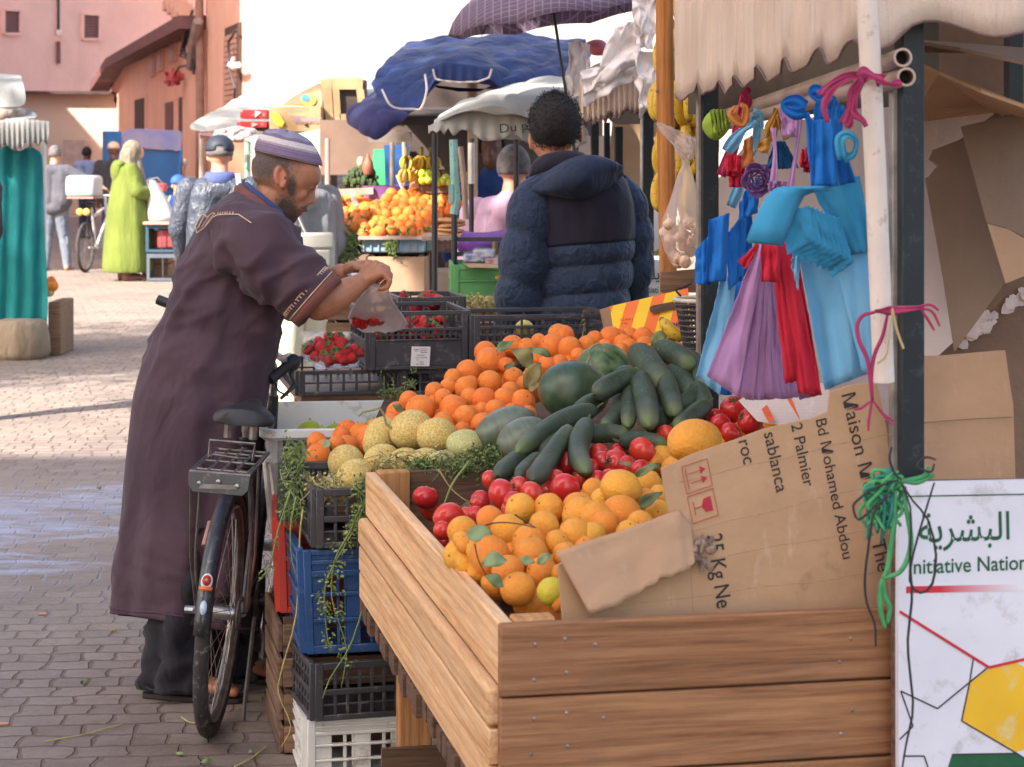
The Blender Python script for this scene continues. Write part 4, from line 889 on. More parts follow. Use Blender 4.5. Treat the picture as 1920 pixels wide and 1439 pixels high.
 # ---- lettered front cardboard
INK=plain('black_ink',C(52,44,42),C(62,54,50),.8,40);RINK=plain('red_ink',C(190,52,66),C(176,44,58),.8,40)
def textmesh(s,name,mat,parent,org,xd,yd,size,sx=1.0,bold=0.0,off=None):
 cu=bpy.data.curves.new('t','FONT');cu.body=s;cu.size=1;cu.offset=bold;ob=bpy.data.objects.new('t',cu);COL.objects.link(ob)
 me=bpy.data.meshes.new_from_object(ob.evaluated_get(bpy.context.evaluated_depsgraph_get()));bpy.data.objects.remove(ob)
 xd=Vector(xd).normalized();yd=Vector(yd).normalized();mb=MB()
 mb.add([Vector(org)+xd*(v.co.x*size*sx)+yd*(v.co.y*size)+(off or Vector())for v in me.vertices],[tuple(p.vertices)for p in me.polygons]);bpy.data.meshes.remove(me)
 return mb.build(name,mat,parent,flat=True)
BP=.10
lc=thing('lettered_cardboard','brown lettered cardboard panel standing on the front of the cart with its corner folded down','cardboard',PB(1350,1150,BP))
def LP(px,py,o_=0):return PB(px,py,BP-o_+(1150-py)/4000*.10)
out=[(1055,1168),(1046,1060),(1160,1012),(1258,980),(1247,930),(1240,880),(1300,852),(1380,825),(1430,806),(1475,795),(1520,786),(1552,772),(1556,735),(1600,722),(1645,720),(1662,800),(1672,900),(1672,1168)]
for k_,(a_,b_)in enumerate((((1270,905),(1668,812)),((1262,1005),(1672,900)),((1100,1090),(1672,985)),((1140,1140),(1672,1070)),((1290,985),(1300,1160)))):MB().tube([LP(lerp(a_[0],b_[0],i/8),lerp(a_[1],b_[1],i/8)+2.5*math.sin(i*1.9+k_),-.0006)for i in range(9)],.0011,5).build('crease',CARD,lc)
n0=(CU*.006);MB().prism([LP(*p)for p in out],n0).build('sheet',CARD2,lc,flat=True)
fl=MB();A0=[(1042,1036),(1110,1012),(1180,990),(1240,968),(1272,958),(1296,986)];B0=[(1106,1152),(1142,1141),(1200,1112),(1240,1086),(1282,1072),(1303,1056)]
def flp(u,v):
 k=u*5;i=min(int(k),4);f=k-i;a_=[lerp(A0[i][c],A0[i+1][c],f)for c in(0,1)];b_=[lerp(B0[i][c],B0[i+1][c],f)for c in(0,1)];px,py=lerp(a_[0],b_[0],v),lerp(a_[1],b_[1],v)
 rag=5*noise.noise(Vector((u*14,v*3,2)))*(v>.9);return LP(px+rag,py+rag,.012+.035*v+.006*noise.noise(Vector((u*4,v*3,5)))-.008*max(0,u-.8)*5*v)
fl.grid(flp,30,12).build('folded_flap',CARD,lc,solid=.005,ang=180)
tr=MB();rq=random.Random(9)
for k in range(16):
 c=LP(lerp(1296,1335,rq.random()),lerp(1005,1070,rq.random()),.02);tr.ell(c,(.012*rq.uniform(.5,1),.006,.009*rq.uniform(.5,1)),RZ(rq.uniform(0,3)),7,5)
tr.jitter(.006,60).build('torn_edge',plain('torn_pulp',C(170,142,122),C(120,100,92),.95,40),lc)
def ltext(s,a,b,size,sx,bold=0):
 A,B=LP(*a,.0012),LP(*b,.0012);xd=(B-A).normalized();yd=(-CU).cross(xd).normalized()*1.0
 yd=yd if yd.dot(CV)>0 else-yd;textmesh(s,'printing',INK,lc,A,xd,yd,size,sx,bold)
ltext('\U0001D5ACaison \U0001D5ACode',(1577,738),(1640,1010),.0375,1.06,.003);ltext('Th\u00e9',(1634,1015),(1648,1080),.0375,1.0,.003);ltext('Bd \U0001D5ACohamed Abdou',(1529,786),(1577,1030),.0295,1.04,.003)
ltext('2 Palmier',(1483,796),(1506,906),.0305,1.0,.004);ltext('sablanca',(1432,812),(1455,920),.0335,1.0,.004);ltext('roc',(1384,826),(1394,868),.0335,1.0,.004);ltext('25 Kg Ne',(1326,1003),(1346,1150),.040,.86,.006)
for(cx,cy,ic)in((1307,893,0),(1318,949,1)):
 def fr(u,v,o_=.0013):return LP(cx+24*u+5*v,cy-8*u+25*v,o_)
 mb=MB()
 for(a,b)in(((-1,-1),(1,-1)),((1,-1),(1,1)),((1,1),(-1,1)),((-1,1),(-1,-1))):mb.beam(fr(*a),fr(*b),.0018,.0006)
 if ic==0:
  for v in(-.35,.35):mb.beam(fr(-.6,v),fr(.5,v),.0018,.0006);mb.add([fr(.3,v-.3),fr(.75,v),fr(.3,v+.3)],[(0,1,2)])
  mb.beam(fr(-.75,-.8),fr(-.75,.8),.0022,.0006)
 else:
  mb.add([fr(.7,-.55),fr(.7,.55),fr(.15,.5),fr(-.05,.12),fr(-.05,-.12),fr(.15,-.5)],[(0,1,2,3,4,5)]);mb.beam(fr(-.05,0),fr(-.6,0),.003,.0006);mb.beam(fr(-.65,-.5),fr(-.65,.5),.003,.0006)
 mb.build('red_symbol',RINK,lc,flat=True)
 # ---- white sign board
SIGNW=plain('sign_white',C(226,222,226),C(216,212,218),.5,6,.4,wear=C(196,190,190));SGR=plain('sign_green',C(40,96,62),C(34,84,54),.5,30);SRD=plain('sign_red',C(206,44,56),None,.5);SBK=plain('sign_black',C(52,50,60),None,.5);SYL=plain('sign_yellow',C(238,186,44),C(226,172,40),.5,6,wear=C(220,196,130))
BS=-.085
sg=thing('sign_board','white board with green Arabic and French lettering and star pattern, against the black post','sign',PB(1700,1439,BS))
def SP(px,py,o_=0):return PB(px,py,BS-o_)
zb=.02;q=[SP(1686,1439),SP(1684,1150),SP(1686,906),SP(2050,898)];q[0]=Vector((q[0].x,q[0].y,zb));e=SP(2050,1439);q.append(Vector((e.x,e.y,zb)))
MB().prism(q,CU*.014).build('board',[SIGNW],sg,flat=True)
MB().prism([p+CU*.0145+CV*(-.004)for p in q],CU*.01).build('backing',W_DARK,sg,flat=True)
def sline(pts,w,mat,name,o_=.0009):
 mb=MB()
 for a,b in zip(pts,pts[1:]):mb.beam(SP(*a,o_),SP(*b,o_),w,.0006,-CU)
 return mb.build(name,mat,sg,flat=True)
def spoly(pts,mat,name,o_=.0007):return MB().prism([SP(*p,o_)for p in pts],CU*.0004).build(name,mat,sg,flat=True)
sline([(1702,931),(2040,925)],.0022,SGR,'green_line')
gr=NT('fading_red');xx=gr.sep()[0];GRM=gr.fin(gr.mix(gr.rng(xx,.06,.21),C(206,44,56),C(226,222,226)),.5,.4)
spoly([(1699,1100),(2000,1094),(2000,1106),(1699,1113)],GRM,'red_bar')
sline([(1687,1147),(1770,1199),(1855,1252),(1920,1237),(2030,1212)],.0048,SRD,'red_line',.0016)
sline([(1825,1236),(1818,1281),(1803,1352),(1905,1412),(1925,1425)],.0026,SBK,'star_line');sline([(1852,1252),(1758,1329),(1689,1296),(1712,1362),(1687,1387)],.0026,SBK,'star_line');sline([(1693,1418),(1733,1418),(1742,1445)],.0026,SBK,'star_line');sline([(1785,1415),(1905,1413)],.0026,SBK,'star_line')
spoly([(1855,1253),(1905,1242),(1960,1270),(1990,1330),(1960,1395),(1903,1411),(1804,1352),(1819,1281)],SYL,'yellow_star');spoly([(1785,1415),(1905,1413),(1930,1430),(1960,1480),(1770,1480),(1777,1440)],SGR,'green_star')
textmesh('Initiative Nationale','french_line',SGR,sg,SP(1703,1077,.001),CV,(0,0,1),.0365,.93,.012)
ar='\uFE94\uFEF3\uFEAE\uFEB8\uFE92\uFEDF\uFE8D  \uFE94\uFEF4\uFEE4\uFEE8\uFE98\uFEE0\uFEDF'
textmesh(ar,'arabic_line',SGR,sg,SP(1722,1018,.001),CV,(0,0,1),.068,.88,.008)
# ---- pipes and ties
wp=MB().tube([P(1618,-60,3.62),P(1628,40,3.63),P(1642,330,3.64),P(1651,560,3.655),P(1657,716,3.66)],.0185,14).build('white_pipe',PIPEW);tag(wp,'worn white pipe hanging down beside the black post, tied on with magenta cord','pipe')
for k,(dx,dz,lb)in enumerate(((0,0,'upper of two grey pipes lashed together under the awning'),(.006,-.033,'lower of two grey pipes lashed together, carrying the coloured bags'))):
 a,b=P(1693,108,3.62)+Vector((dx,0,dz)),P(1352,222,5.7)+Vector((dx-.01,0,dz*.6))
 t_=thing('metal_pipe',lb,'pipe',(a+b)/2);d=(b-a);mb=MB();n_=14;rg=[]
 x=d.normalized().orthogonal().normalized();y=d.normalized().cross(x)
 for(p,r_)in((a+d*.02,.0125),(a,.0125),(a,.0165),(b,.0165)):rg.append([p+x*(r_*math.cos(6.283*i/n_))+y*(r_*math.sin(6.283*i/n_))for i in range(n_)])
 mb.rings(rg,cap=False).build('tube',plain('rusty_pipe',C(178,156,140),C(146,122,104),.5,8,.4,.3),t_)
 MB().tube([a+d*.012,a+d*.03],.0124,12).build('bore',plain('dark_bore',C(30,22,18),None,.9),t_)
MAG=fabric('magenta_net',C(196,78,116),C(176,62,102),20,500,.3,trans=.2);STRG=plain('tan_string',C(206,174,120),C(180,150,104),.8)
def ribbon(pts,Y,w,mat,name,parent=None,label=None,cat='ribbon',n=8):
 q=[P(p[0],p[1],Y+(p[2]if len(p)>2 else 0))for p in pts];sd_=pts[0][0]*.7
 if w<.0045:mb,_=sweep(q,lambda t:w*(.75+.35*math.sin(3.1*t)),n);o=mb.build(name,mat,parent,ang=180)
 else:
  v=sweep(q,lambda t:w,4)[0].v;cen=[sum(v[i*4:i*4+4],Vector())/4 for i in range(len(v)//4)];m=len(cen);vs=[];yv=Vector((0,1,0))
  for i,c in enumerate(cen):
   d=(cen[min(i+1,m-1)]-cen[max(i-1,0)]).normalized();s0=d.cross(yv).normalized();th=.7*math.sin(i*.33+sd_);s1=s0*math.cos(th)+yv*math.sin(th);ww=w*(1.0+.35*math.sin(i*.4+sd_))
   for k in range(7):f=(k-3)/3;vs.append(c+s1*(ww*f)+yv*(.35*ww*math.cos(f*5+sd_+i*.12)))
  o=MB().add(vs,[(i*7+k,i*7+k+1,i*7+k+8,i*7+k+7)for i in range(m-1)for k in range(6)]).build(name,mat,parent,ang=180,solid=.0008)
 if label:tag(o,label,cat)
 return o
tie=thing('magenta_tie','magenta net ribbon knotted round the top of the white pipe','ribbon',P(1632,150,3.6))
ribbon([(1655,152),(1640,144),(1622,140),(1606,146)],3.6,.011,MAG,'loop',tie)
for pts in([(1620,142),(1588,150),(1560,168),(1545,200),(1552,230)],[(1616,146),(1596,170),(1590,205),(1580,232)],[(1612,148),(1604,180),(1600,210),(1618,226),(1624,238)],[(1625,140),(1585,142),(1550,162),(1538,178)],[(1618,150),(1600,190),(1594,225),(1588,240)],[(1645,150),(1668,158),(1690,155)]):ribbon(pts,3.6,.0055,MAG,'strand',tie)
ti2=thing('magenta_bow','magenta cord bow tying the white pipe to the black post','cord',P(1680,580,3.6))
ribbon([(1640,584),(1680,582),(1728,577)],3.6,.0065,MAG,'band',ti2);ribbon([(1640,586),(1618,592),(1607,612),(1612,642),(1626,672),(1630,700),(1636,752)],3.605,.0035,MAG,'loop',ti2);ribbon([(1664,590),(1655,630),(1640,665),(1634,705),(1636,752)],3.605,.0032,MAG,'loop',ti2)
for pts in([(1726,578),(1748,585),(1762,612)],[(1726,578),(1740,600),(1752,620)],[(1726,574),(1745,572),(1760,582)],[(1636,750),(1615,765),(1600,768)],[(1636,750),(1630,780),(1628,808)],[(1636,750),(1655,775),(1676,790)],[(1640,755),(1660,782),(1674,798)]):ribbon(pts,3.605,.0024,MAG,'tail',ti2,n=6)
vv=sweep([P(1674,578,3.59),P(1668,620,3.59),P(1662,665,3.59),P(1645,682,3.6)],lambda t:.0016,5)[0];vv.build('string',STRG,ti2);sweep([P(1673,580,3.59),P(1682,620,3.59),P(1694,654,3.59)],lambda t:.0022,5)[0].build('string',STRG,ti2)
GRN=plain('green_twine',C(92,176,112),C(70,150,94),.7,30,trans=.15);GRN2=plain('teal_twine',C(52,130,112),C(40,108,96),.7,30);BKW=plain('black_twine',C(58,54,56),C(44,42,46),.8)
gt=thing('green_twine','tangle of green twine knotted at the foot of the black post','twine',P(1690,900,3.5));rq=random.Random(5)
for k in range(26):
 c0_=(1690+rq.uniform(-30,10),898+rq.uniform(-18,18));pts=[c0_,(c0_[0]+rq.uniform(-45,15),c0_[1]+rq.uniform(-10,25)),(c0_[0]+rq.uniform(-60,5),c0_[1]+rq.uniform(20,60)),(c0_[0]+rq.uniform(-50,5),c0_[1]+rq.uniform(50,110))]
 ribbon([(a,b,rq.uniform(-.015,.01))for a,b in pts],3.49,.0032,GRN if k%3 else GRN2,'strand',gt,n=5)
for pts in([(1680,920),(1675,980),(1665,1060),(1655,1085)],[(1655,1085),(1650,1110),(1652,1150),(1660,1178)],[(1655,1088),(1660,1120),(1668,1140),(1664,1170)],[(1690,905),(1700,960),(1708,1020),(1690,1070),(1655,1085)],[(1740,875),(1735,892),(1700,902),(1670,905)],[(1752,890),(1720,905),(1690,902),(1660,915)]):ribbon(pts,3.485,.0042,GRN,'strand',gt,n=6)
MB().ell(P(1664,890,3.49),(.012,.01,.012),None,10,8).jitter(.004,60).build('knot',GRN2,gt)
bt=thing('black_twine','loops of black twine hanging from the post over the sign board','twine',P(1705,1000,3.47))
for pts in([(1755,862),(1735,858),(1720,875),(1745,885),(1752,870)],[(1690,905),(1712,940),(1740,975),(1755,1040),(1748,1095),(1725,1112),(1706,1090),(1712,1040),(1735,960),(1752,905)],[(1690,905),(1708,960),(1706,1050),(1710,1120),(1702,1200),(1706,1260),(1712,1330),(1700,1390),(1692,1439)],[(1685,900),(1640,915),(1612,935),(1600,950),(1610,975),(1640,950),(1670,930)],[(1670,920),(1640,960),(1632,1000),(1622,1080),(1625,1130),(1640,1170),(1642,1212)],[(1672,838),(1668,860),(1676,885),(1690,900)]):ribbon(pts,3.475,.0021,BKW,'strand',bt,n=6)
# ---- coloured cloth bags on the pipe
def nw(name,c1,c2):return fabric(name,c1,c2,7,1100,.22,trans=.3,fs=10)
LIL=nw('lilac_bag',C(214,168,214),C(202,154,204));REDB=nw('red_bag',C(240,66,88),C(226,54,78));SKY=nw('sky_blue_bag',C(152,212,242),C(136,202,236));TURQ=nw('turquoise_bag',C(88,184,222),C(74,170,212));ROY=nw('royal_blue_bag',C(52,140,226),C(42,124,210));PNK=nw('pink_ribbon',C(222,84,124),C(206,66,108));YEL=nw('mustard_ribbon',C(216,166,88),C(202,148,74));LIM=nw('lime_bag',C(180,204,88),C(164,188,74));PUR=nw('purple_bag',C(158,112,176),C(142,98,162));MIDB=nw('mid_blue_bag',C(46,110,168),C(38,96,150));ORB=nw('orange_ribbon',C(224,150,84),C(208,130,70))
def cloth(pts4,Y,mat,name,parent,fold=.006,nf=3,dyb=0,seed=0,nu=14,nv=16):
 a,b,c,d=[Vector((p[0],p[1],0))for p in pts4]
 dy=[p[2]if len(p)>2 else 0 for p in pts4]
 def fn(u,v):
  q=a.lerp(b,u).lerp(d.lerp(c,u),v);y=lerp(lerp(dy[0],dy[1],u),lerp(dy[3],dy[2],u),v)
  y+=fold*(math.sin(u*math.pi*nf+seed+v*.8)+.45*math.sin(u*math.pi*nf*2.3+2*seed-v))*(.35+.65*v)+.011*noise.noise(Vector((u*2+seed,v*2,seed)))+.004*noise.noise(Vector((u*6+seed,v*5,seed)))
  return P(q.x+2.5*noise.noise(Vector((u*2,v*4,seed+q.x))),q.y+2*noise.noise(Vector((u*5,v*2,seed+3))),Y+y+dyb*v)
 return MB().grid(fn,nu,nv).build(name,mat,parent,ang=180,solid=.0012)
def bundle(label,px,py,Y):return thing('bag_bundle',label,'bags',P(px,py,Y),'bundles of cloth bags on the pipe')
t=bundle('fanned bundle of lilac cloth bags hanging lowest',1430,455,4.5)
cloth([(1418,462),(1436,455),(1384,746),(1325,705)],4.42,LIL,'bag',t,.004,1)
for k in range(8):
 x=1384+k*17;cloth([(1430+k*2.2,458),(1437+k*3.4,470),(x+30,752-k*1.5),(x-4,742+(k%2)*8)],4.425+.009*(k+1),LIL,'bag',t,.002,1,0,k)
ribbon([(1450,240),(1453,300),(1446,380),(1436,470)],4.42,.006,LIL,'strap',t);ribbon([(1492,178),(1500,230),(1486,330),(1478,400)],4.3,.006,LIL,'strap',t)
cloth([(1463,205),(1497,200),(1495,258),(1466,256)],4.27,LIL,'bow',t,.004,1.5)
t=bundle('red cloth bags hanging between the lilac and the light blue ones',1470,440,4.3)
cloth([(1426,440),(1466,440),(1462,530),(1428,528)],4.30,REDB,'bag',t,.006,4);cloth([(1458,430),(1486,470),(1540,742),(1496,738)],4.32,REDB,'bag',t,.007,2.4,0,1);cloth([(1445,470),(1470,470),(1498,715),(1472,720)],4.33,REDB,'bag',t,.006,2,0,2)
cloth([(1492,500),(1500,500),(1541,740),(1520,745)],4.34,REDB,'bag',t,.004,2,0,3);cloth([(1384,490),(1424,452),(1420,470),(1398,505)],4.36,REDB,'bag',t,.003,1)
t=bundle('light blue cloth bags gathered under a turquoise fold, right of the red ones',1570,420,4.0)
cloth([(1492,455),(1642,400),(1643,695),(1547,732)],4.02,SKY,'bag',t,.016,2.6);cloth([(1560,470),(1642,450),(1644,690),(1618,704)],3.99,SKY,'bag',t,.006,1.5,0,2);cloth([(1520,350),(1612,330),(1640,470),(1590,480)],3.97,TURQ,'gathered_top',t,.012,2.6)
cloth([(1486,480),(1500,478),(1496,545),(1484,500)],4.0,SKY,'bag',t,.002,1)
for k in range(8):cloth([(1464+k*7,398+k*2),(1518+k*8,386+k*3),(1530+k*10,452+k*5.5),(1476+k*11,478+k*4.5)],3.86+k*.014,TURQ,'folded_layer',t,.002,1,0,k*.3)
cloth([(1540,470),(1575,480),(1602,492),(1560,520)],3.95,TURQ,'folded_layer',t,.003,1)
rl=MB();pr=[(1470,352),(1452,356),(1436,372),(1424,396),(1412,420),(1400,452)];pr2=[(1552,352),(1530,352),(1505,362),(1490,392),(1478,425),(1464,458)]
vs=[];
for a,b in zip(pr,pr2):vs+=[P(lerp(a[0],b[0],k/6),lerp(a[1],b[1],k/6),3.84-.012*math.sin(k/6*3.14))for k in range(7)]
rl.add(vs,[(j*7+i,j*7+i+1,(j+1)*7+i+1,(j+1)*7+i)for j in range(5)for i in range(6)]);rl.build('folded_layer',TURQ,t,solid=.006,ang=180)
rl2=MB().add([p+Vector((.004,.018,-.004))for p in vs],[(j*7+i,j*7+i+1,(j+1)*7+i+1,(j+1)*7+i)for j in range(5)for i in range(6)]);rl2.build('folded_layer',TURQ,t,solid=.006,ang=180)
for pts,w in(([(1538,340),(1530,290),(1534,240),(1545,200),(1560,178)],.013),([(1560,350),(1552,300),(1560,240),(1568,190)],.012),([(1590,345),(1578,300),(1572,250),(1566,200)],.012),([(1524,330),(1525,280),(1520,240),(1512,212)],.009),([(1545,345),(1540,300),(1548,250),(1552,205)],.012)):ribbon(pts,3.92,w,ROY,'strap',t)
cloth([(1523,225),(1568,222),(1572,350),(1520,352)],3.9,ROY,'strap',t,.010,4)
ribbon([(1510,212),(1490,214),(1472,205),(1470,194),(1490,190),(1512,200)],3.9,.010,ROY,'bow',t);ribbon([(1556,190),(1535,188),(1522,178),(1530,170),(1550,176)],3.86,.009,ROY,'bow',t);ribbon([(1580,300),(1575,262),(1590,252),(1605,265),(1600,290),(1582,296)],3.86,.008,TURQ,'bow',t)
t=bundle('royal blue cloth bags hanging on the far left of the pipe',1370,420,4.9)
for k,q in enumerate([[(1330,412),(1368,400),(1362,528),(1322,530)],[(1304,470),(1330,440),(1334,536),(1302,532)],[(1362,440),(1404,390),(1394,520),(1366,545)],[(1386,380),(1408,360),(1412,520),(1380,530)]]):cloth(q,4.8+.012*k,ROY,'bag',t,.010,2.2,0,k)
cloth([(1352,520),(1382,520),(1350,742),(1305,706)],4.86,SKY,'bag',t,.006,1.5);cloth([(1372,530),(1400,525),(1372,742),(1345,740)],4.88,ROY,'bag',t,.004,1.5);cloth([(1395,360),(1425,330),(1420,400),(1392,410)],4.74,ROY,'bag',t,.008,2)
t=bundle('pink ribbon with a bow tied round the far end of the pipe',1395,200,5.3)
ribbon([(1393,170),(1402,190),(1392,220),(1378,270),(1352,330)],5.05,.011,PNK,'strand',t);ribbon([(1398,175),(1404,165),(1394,185),(1386,215),(1376,250),(1378,300)],5.06,.008,PNK,'strand',t)
t=bundle('pale blue ribbon with a long trailing tail',1415,220,5.1)
ribbon([(1420,215),(1412,232),(1390,248),(1362,285)],4.95,.012,SKY,'strand',t);ribbon([(1420,232),(1416,270),(1400,310),(1388,345),(1370,388)],4.94,.010,SKY,'strand',t);ribbon([(1412,210),(1426,216),(1424,236),(1414,226)],4.94,.010,SKY,'knot',t)
t=bundle('mustard yellow ribbons tied in a bow on the middle of the pipe',1455,210,4.8)
for pts in([(1458,205),(1446,230),(1438,262)],[(1460,208),(1452,240),(1450,266)],[(1462,205),(1466,235),(1474,262)],[(1380,200),(1372,215),(1392,232),(1398,205),(1388,196)]):ribbon(pts,4.75,.009,YEL if pts[0][0]>1400 else ORB,'strand',t)
cloth([(1424,262),(1446,258),(1440,290),(1418,282)],4.72,YEL,'tail',t,.003,1);cloth([(1396,262),(1410,255),(1414,315),(1390,316)],4.78,ORB,'tail',t,.003,1)
def rosette(label,px,py,r,Y,mat,n=9,sq=1.0):
 t=bundle(label,px,py,Y);g=random.Random(px);s=Y/4000
 for k in range(n):
  f=(k+.6)/n;c=P(px,py,Y);R0=r*s*f
  def fn(u,v,f=f,R0=R0,k=k):
   b=u*6.283+k;q=R0*(1+.10*math.sin(u*6.283*5+k*2))*(1+.42*v);return c+Vector((math.cos(b)*q,-.03*(1-f)+.012*math.sin(u*6.283*4+k)*v-.014*v,math.sin(b)*q*sq))
  MB().grid(fn,36,3).build('fold',mat,t,solid=.0012,ang=180)
 return t
rosette('purple cloth bag rolled into a ruffled rosette',1421,337,24,4.62,PUR,6)
def tuft(label,px,py,r,Y,mat,sq=1.0):
 t=bundle(label,px,py,Y);g=random.Random(px)
 for k in range(6):
  a=6.283*k/6+g.uniform(-.4,.4);x,y=px+.5*r*math.cos(a),py+.5*r*sq*math.sin(a);w=r*.55;cloth([(x-w,y-w*sq),(x+w,y-w*sq*g.uniform(.5,1)),(x+w*g.uniform(.4,1.1),y+w*sq),(x-w*g.uniform(.4,1.1),y+w*sq)],Y-.01*k,mat,'fold',t,.010,3,0,k,10,10)
tuft('crimson red bag crumpled into a tuft left of the purple rosette',1378,320,20,4.8,REDB,1.5);tuft('red bag corner peeping out between the blue straps',1515,300,14,4.2,REDB,1.6);tuft('lilac bag knotted under the mid blue folds',1458,350,18,4.4,LIL,.7)
t=bundle('lime green cloth bag tied in a round knot at the far end of the pipe',1345,232,5.3);MB().ell(P(1345,233,5.3),(.032,.03,.038),None,20,14).jitter(.012,24).build('knot',LIM,t,ang=180)
for k in range(4):cloth([(1332+k*7,207),(1340+k*7,205),(1346+k*6,258-k*5),(1336+k*6,250)],5.26,LIM,'fold',t,.004,1)
ribbon([(1366,224),(1380,222),(1388,210)],5.2,.007,LIM,'strand',t)
t=bundle('mid blue bags pleated into a short fan behind the lilac straps',1455,290,4.6)
for k in range(6):cloth([(1452+k*3,266),(1456+k*3,265),(1448+k*10,318-abs(k-2)),(1436+k*9,316)],4.55+.004*k,MIDB,'pleat',t,.003,1,0,k)
# ---- pole, garlic bag, bananas, basket and boxes at the back of the stall
pw=wood('varnished_pole',C(190,130,74),C(168,108,58),C(120,72,40),'Z',1,wear=.25);pl=MB().tube([P(1246,-60,6.9),P(1246,100,6.9),P(1249,300,6.9),PY(1253,6.9,1.2),PY(1256,6.9,0)],.0285,16).build('wooden_pole',pw);tag(pl,'round varnished wooden pole at the back corner of the stall','pole')
MB().ell(P(1232,171,6.87),.006,None,8,6).build('nail',NAIL,pl)
BAGM=NT('thin_white_plastic');BAGM.bump(BAGM.noise(26,4,.6,BAGM.map((1,1,.3))),.4,.01);BAGM.p.inputs['Transmission Weight'].default_value=.0
BAGM=BAGM.fin(C(244,228,220),.3,.5,trans=.1,alpha=.26)
gb=thing('garlic_bag','translucent white plastic bag of garlic hanging on the wooden pole','bag',P(1285,500,6.6))
def loft(rows,Y,name,mat,parent,n=24,wob=.06,cap=False,solid=.0006,seed=0,dep=.8):
 rg=[]
 for(py,xl,xr)in rows:
  c=P((xl+xr)/2,py,Y);r=(xr-xl)/2*Y/4000
  rg.append([c+Vector((math.cos(6.283*k/n)*r,math.sin(6.283*k/n)*r*dep,0))*(1+wob*math.sin(k*2.9+seed)+wob*noise.noise(Vector((k*.9,py*.02,seed))))for k in range(n)])
 return MB().rings(rg,cap=cap).build(name,mat,parent,ang=180,solid=0)
loft([(502,1272,1288),(494,1258,1300),(470,1246,1316),(440,1238,1326),(410,1244,1322),(370,1258,1310),(330,1270,1300),(312,1278,1294),(300,1280,1292)],6.6,'bag_body',BAGM,gb)
loft([(300,1279,1293),(288,1268,1300),(272,1264,1302),(258,1272,1306)],6.59,'bag_neck',BAGM,gb,wob=.14)
cloth([(1230,228),(1262,240),(1306,262),(1284,300)],6.56,BAGM,'handle',gb,.02,3);cloth([(1232,232),(1238,248),(1282,290),(1262,272)],6.55,BAGM,'handle',gb,.015,2);cloth([(1286,250),(1300,262),(1300,300),(1284,298)],6.57,BAGM,'handle',gb,.012,2)
GARL=plain('garlic_skin',C(232,206,178),C(206,170,138),.6,20);rq=random.Random(8)
for k in range(24):
 py=rq.uniform(412,492);w_=np.interp(py,[400,440,470,495],[30,36,30,16]);c=P(1282+rq.uniform(-w_,w_),py,6.6+rq.uniform(-.04,.02));r=.021
 o=MB().lathe([(0,-.9),(.5,-.85),(.95,-.3),(.9,.2),(.45,.6),(.14,.9),(.1,1.5),(.02,1.6)],None,12).build('garlic',GARL,local=True,ang=60);o.location=c;o.scale=(r,)*3;o.rotation_euler=(rq.uniform(-1.2,1.2),rq.uniform(-1.2,1.2),rq.uniform(0,6));tag(o,'bulb of garlic inside the hanging plastic bag','garlic','garlic in the plastic bag')
def ban_mat():
 t=NT('banana_skin');a=t.n('Attribute',attribute_name='along').outputs['Fac'];col=t.mix(t.rng(t.noise(6,4),.35,.65),C(216,178,52),C(196,152,44));col=t.mix(t.rng(t.noise(70,4,.7),.56,.66,0,.8),col,C(96,66,34));col=t.mix(t.rng(a,.88,.99,0,1),col,C(70,54,34));return t.fin(col,.45,.4)
BAN=ban_mat()
def banana_proto():
 mb,al=sweep([(0,0,0),(.045,0,-.04),(.065,0,-.09),(.05,0,-.15),(.02,0,-.185)],lambda t:.019*(max(.12,1-abs(2*t-1.05)**4))**.6,8);o=mb.build('banana',BAN,local=True,ang=60);at=o.data.attributes.new('along','FLOAT','POINT');at.data.foreach_set('value',al);return o
BPROTO=banana_proto();BFIRST=[True]
def bunch(label,c,n,s,seed,group=None,tiers=3,lean=0):
 """a bunch: an Empty with one child per banana"""
 t=thing('banana_bunch',label,'bananas',c,group);g=random.Random(seed)
 for k in range(n):
  if BFIRST[0]:o=BPROTO;BFIRST[0]=False
  else:o=BPROTO.copy();COL.objects.link(o)
  o.parent=t;a=6.28*k/n*tiers+g.uniform(-.2,.2);z=-.16*s*int(k*tiers/n);o.location=(math.cos(a)*.012*s,math.sin(a)*.012*s,z);o.rotation_euler=(g.uniform(-.2,.2),g.uniform(-.35,.1),a);o.scale=(s,)*3
 MB().tube([Vector(c)+Vector((0,0,.05)),Vector(c)+Vector((0,0,-.16*s*tiers))],.014,6).build('stalk',plain('banana_stalk',C(120,110,60),C(92,80,48),.8,20),t);return t
bunch('ripe spotted bananas hanging behind the wooden pole, upper bunch',P(1284,-40,7.25),27,1.0,3,None,3);bunch('ripe spotted bananas hanging behind the wooden pole, middle bunch',P(1287,130,7.3),26,1.0,4,None,3);bunch('ripe spotted bananas hanging behind the garlic bag, lowest bunch',P(1288,240,7.32),20,1.0,5,None,2)
wx=thing('wooden_crate','rough wooden crate board behind the striped carton at the foot of the pole','crate',PY(1275,6.75,.7))
for(y0,y1)in((507,549),(556,600)):
 q=[P(1238,y1,6.72),P(1312,y1,6.72),P(1312,y1,6.745),P(1238,y1,6.745),P(1238,y0+3,6.72),P(1312,y0-3,6.72),P(1312,y0-3,6.745),P(1238,y0+3,6.745)];MB().hexa(q).build('slat',W_OLD,wx,bevel=.002)
def stripe_mat():
 t=NT('striped_carton');x,y,z=t.sep();s=t.math('ADD',x,t.math('MULTIPLY',z,-.33));f=t.math('FRACT',t.math('MULTIPLY',s,13.5));col=t.mix(t.math('GREATER_THAN',f,.5),C(238,196,44),C(236,118,52));t.bump(t.noise(30),.1,.005);return t.fin(col,.55,.3)
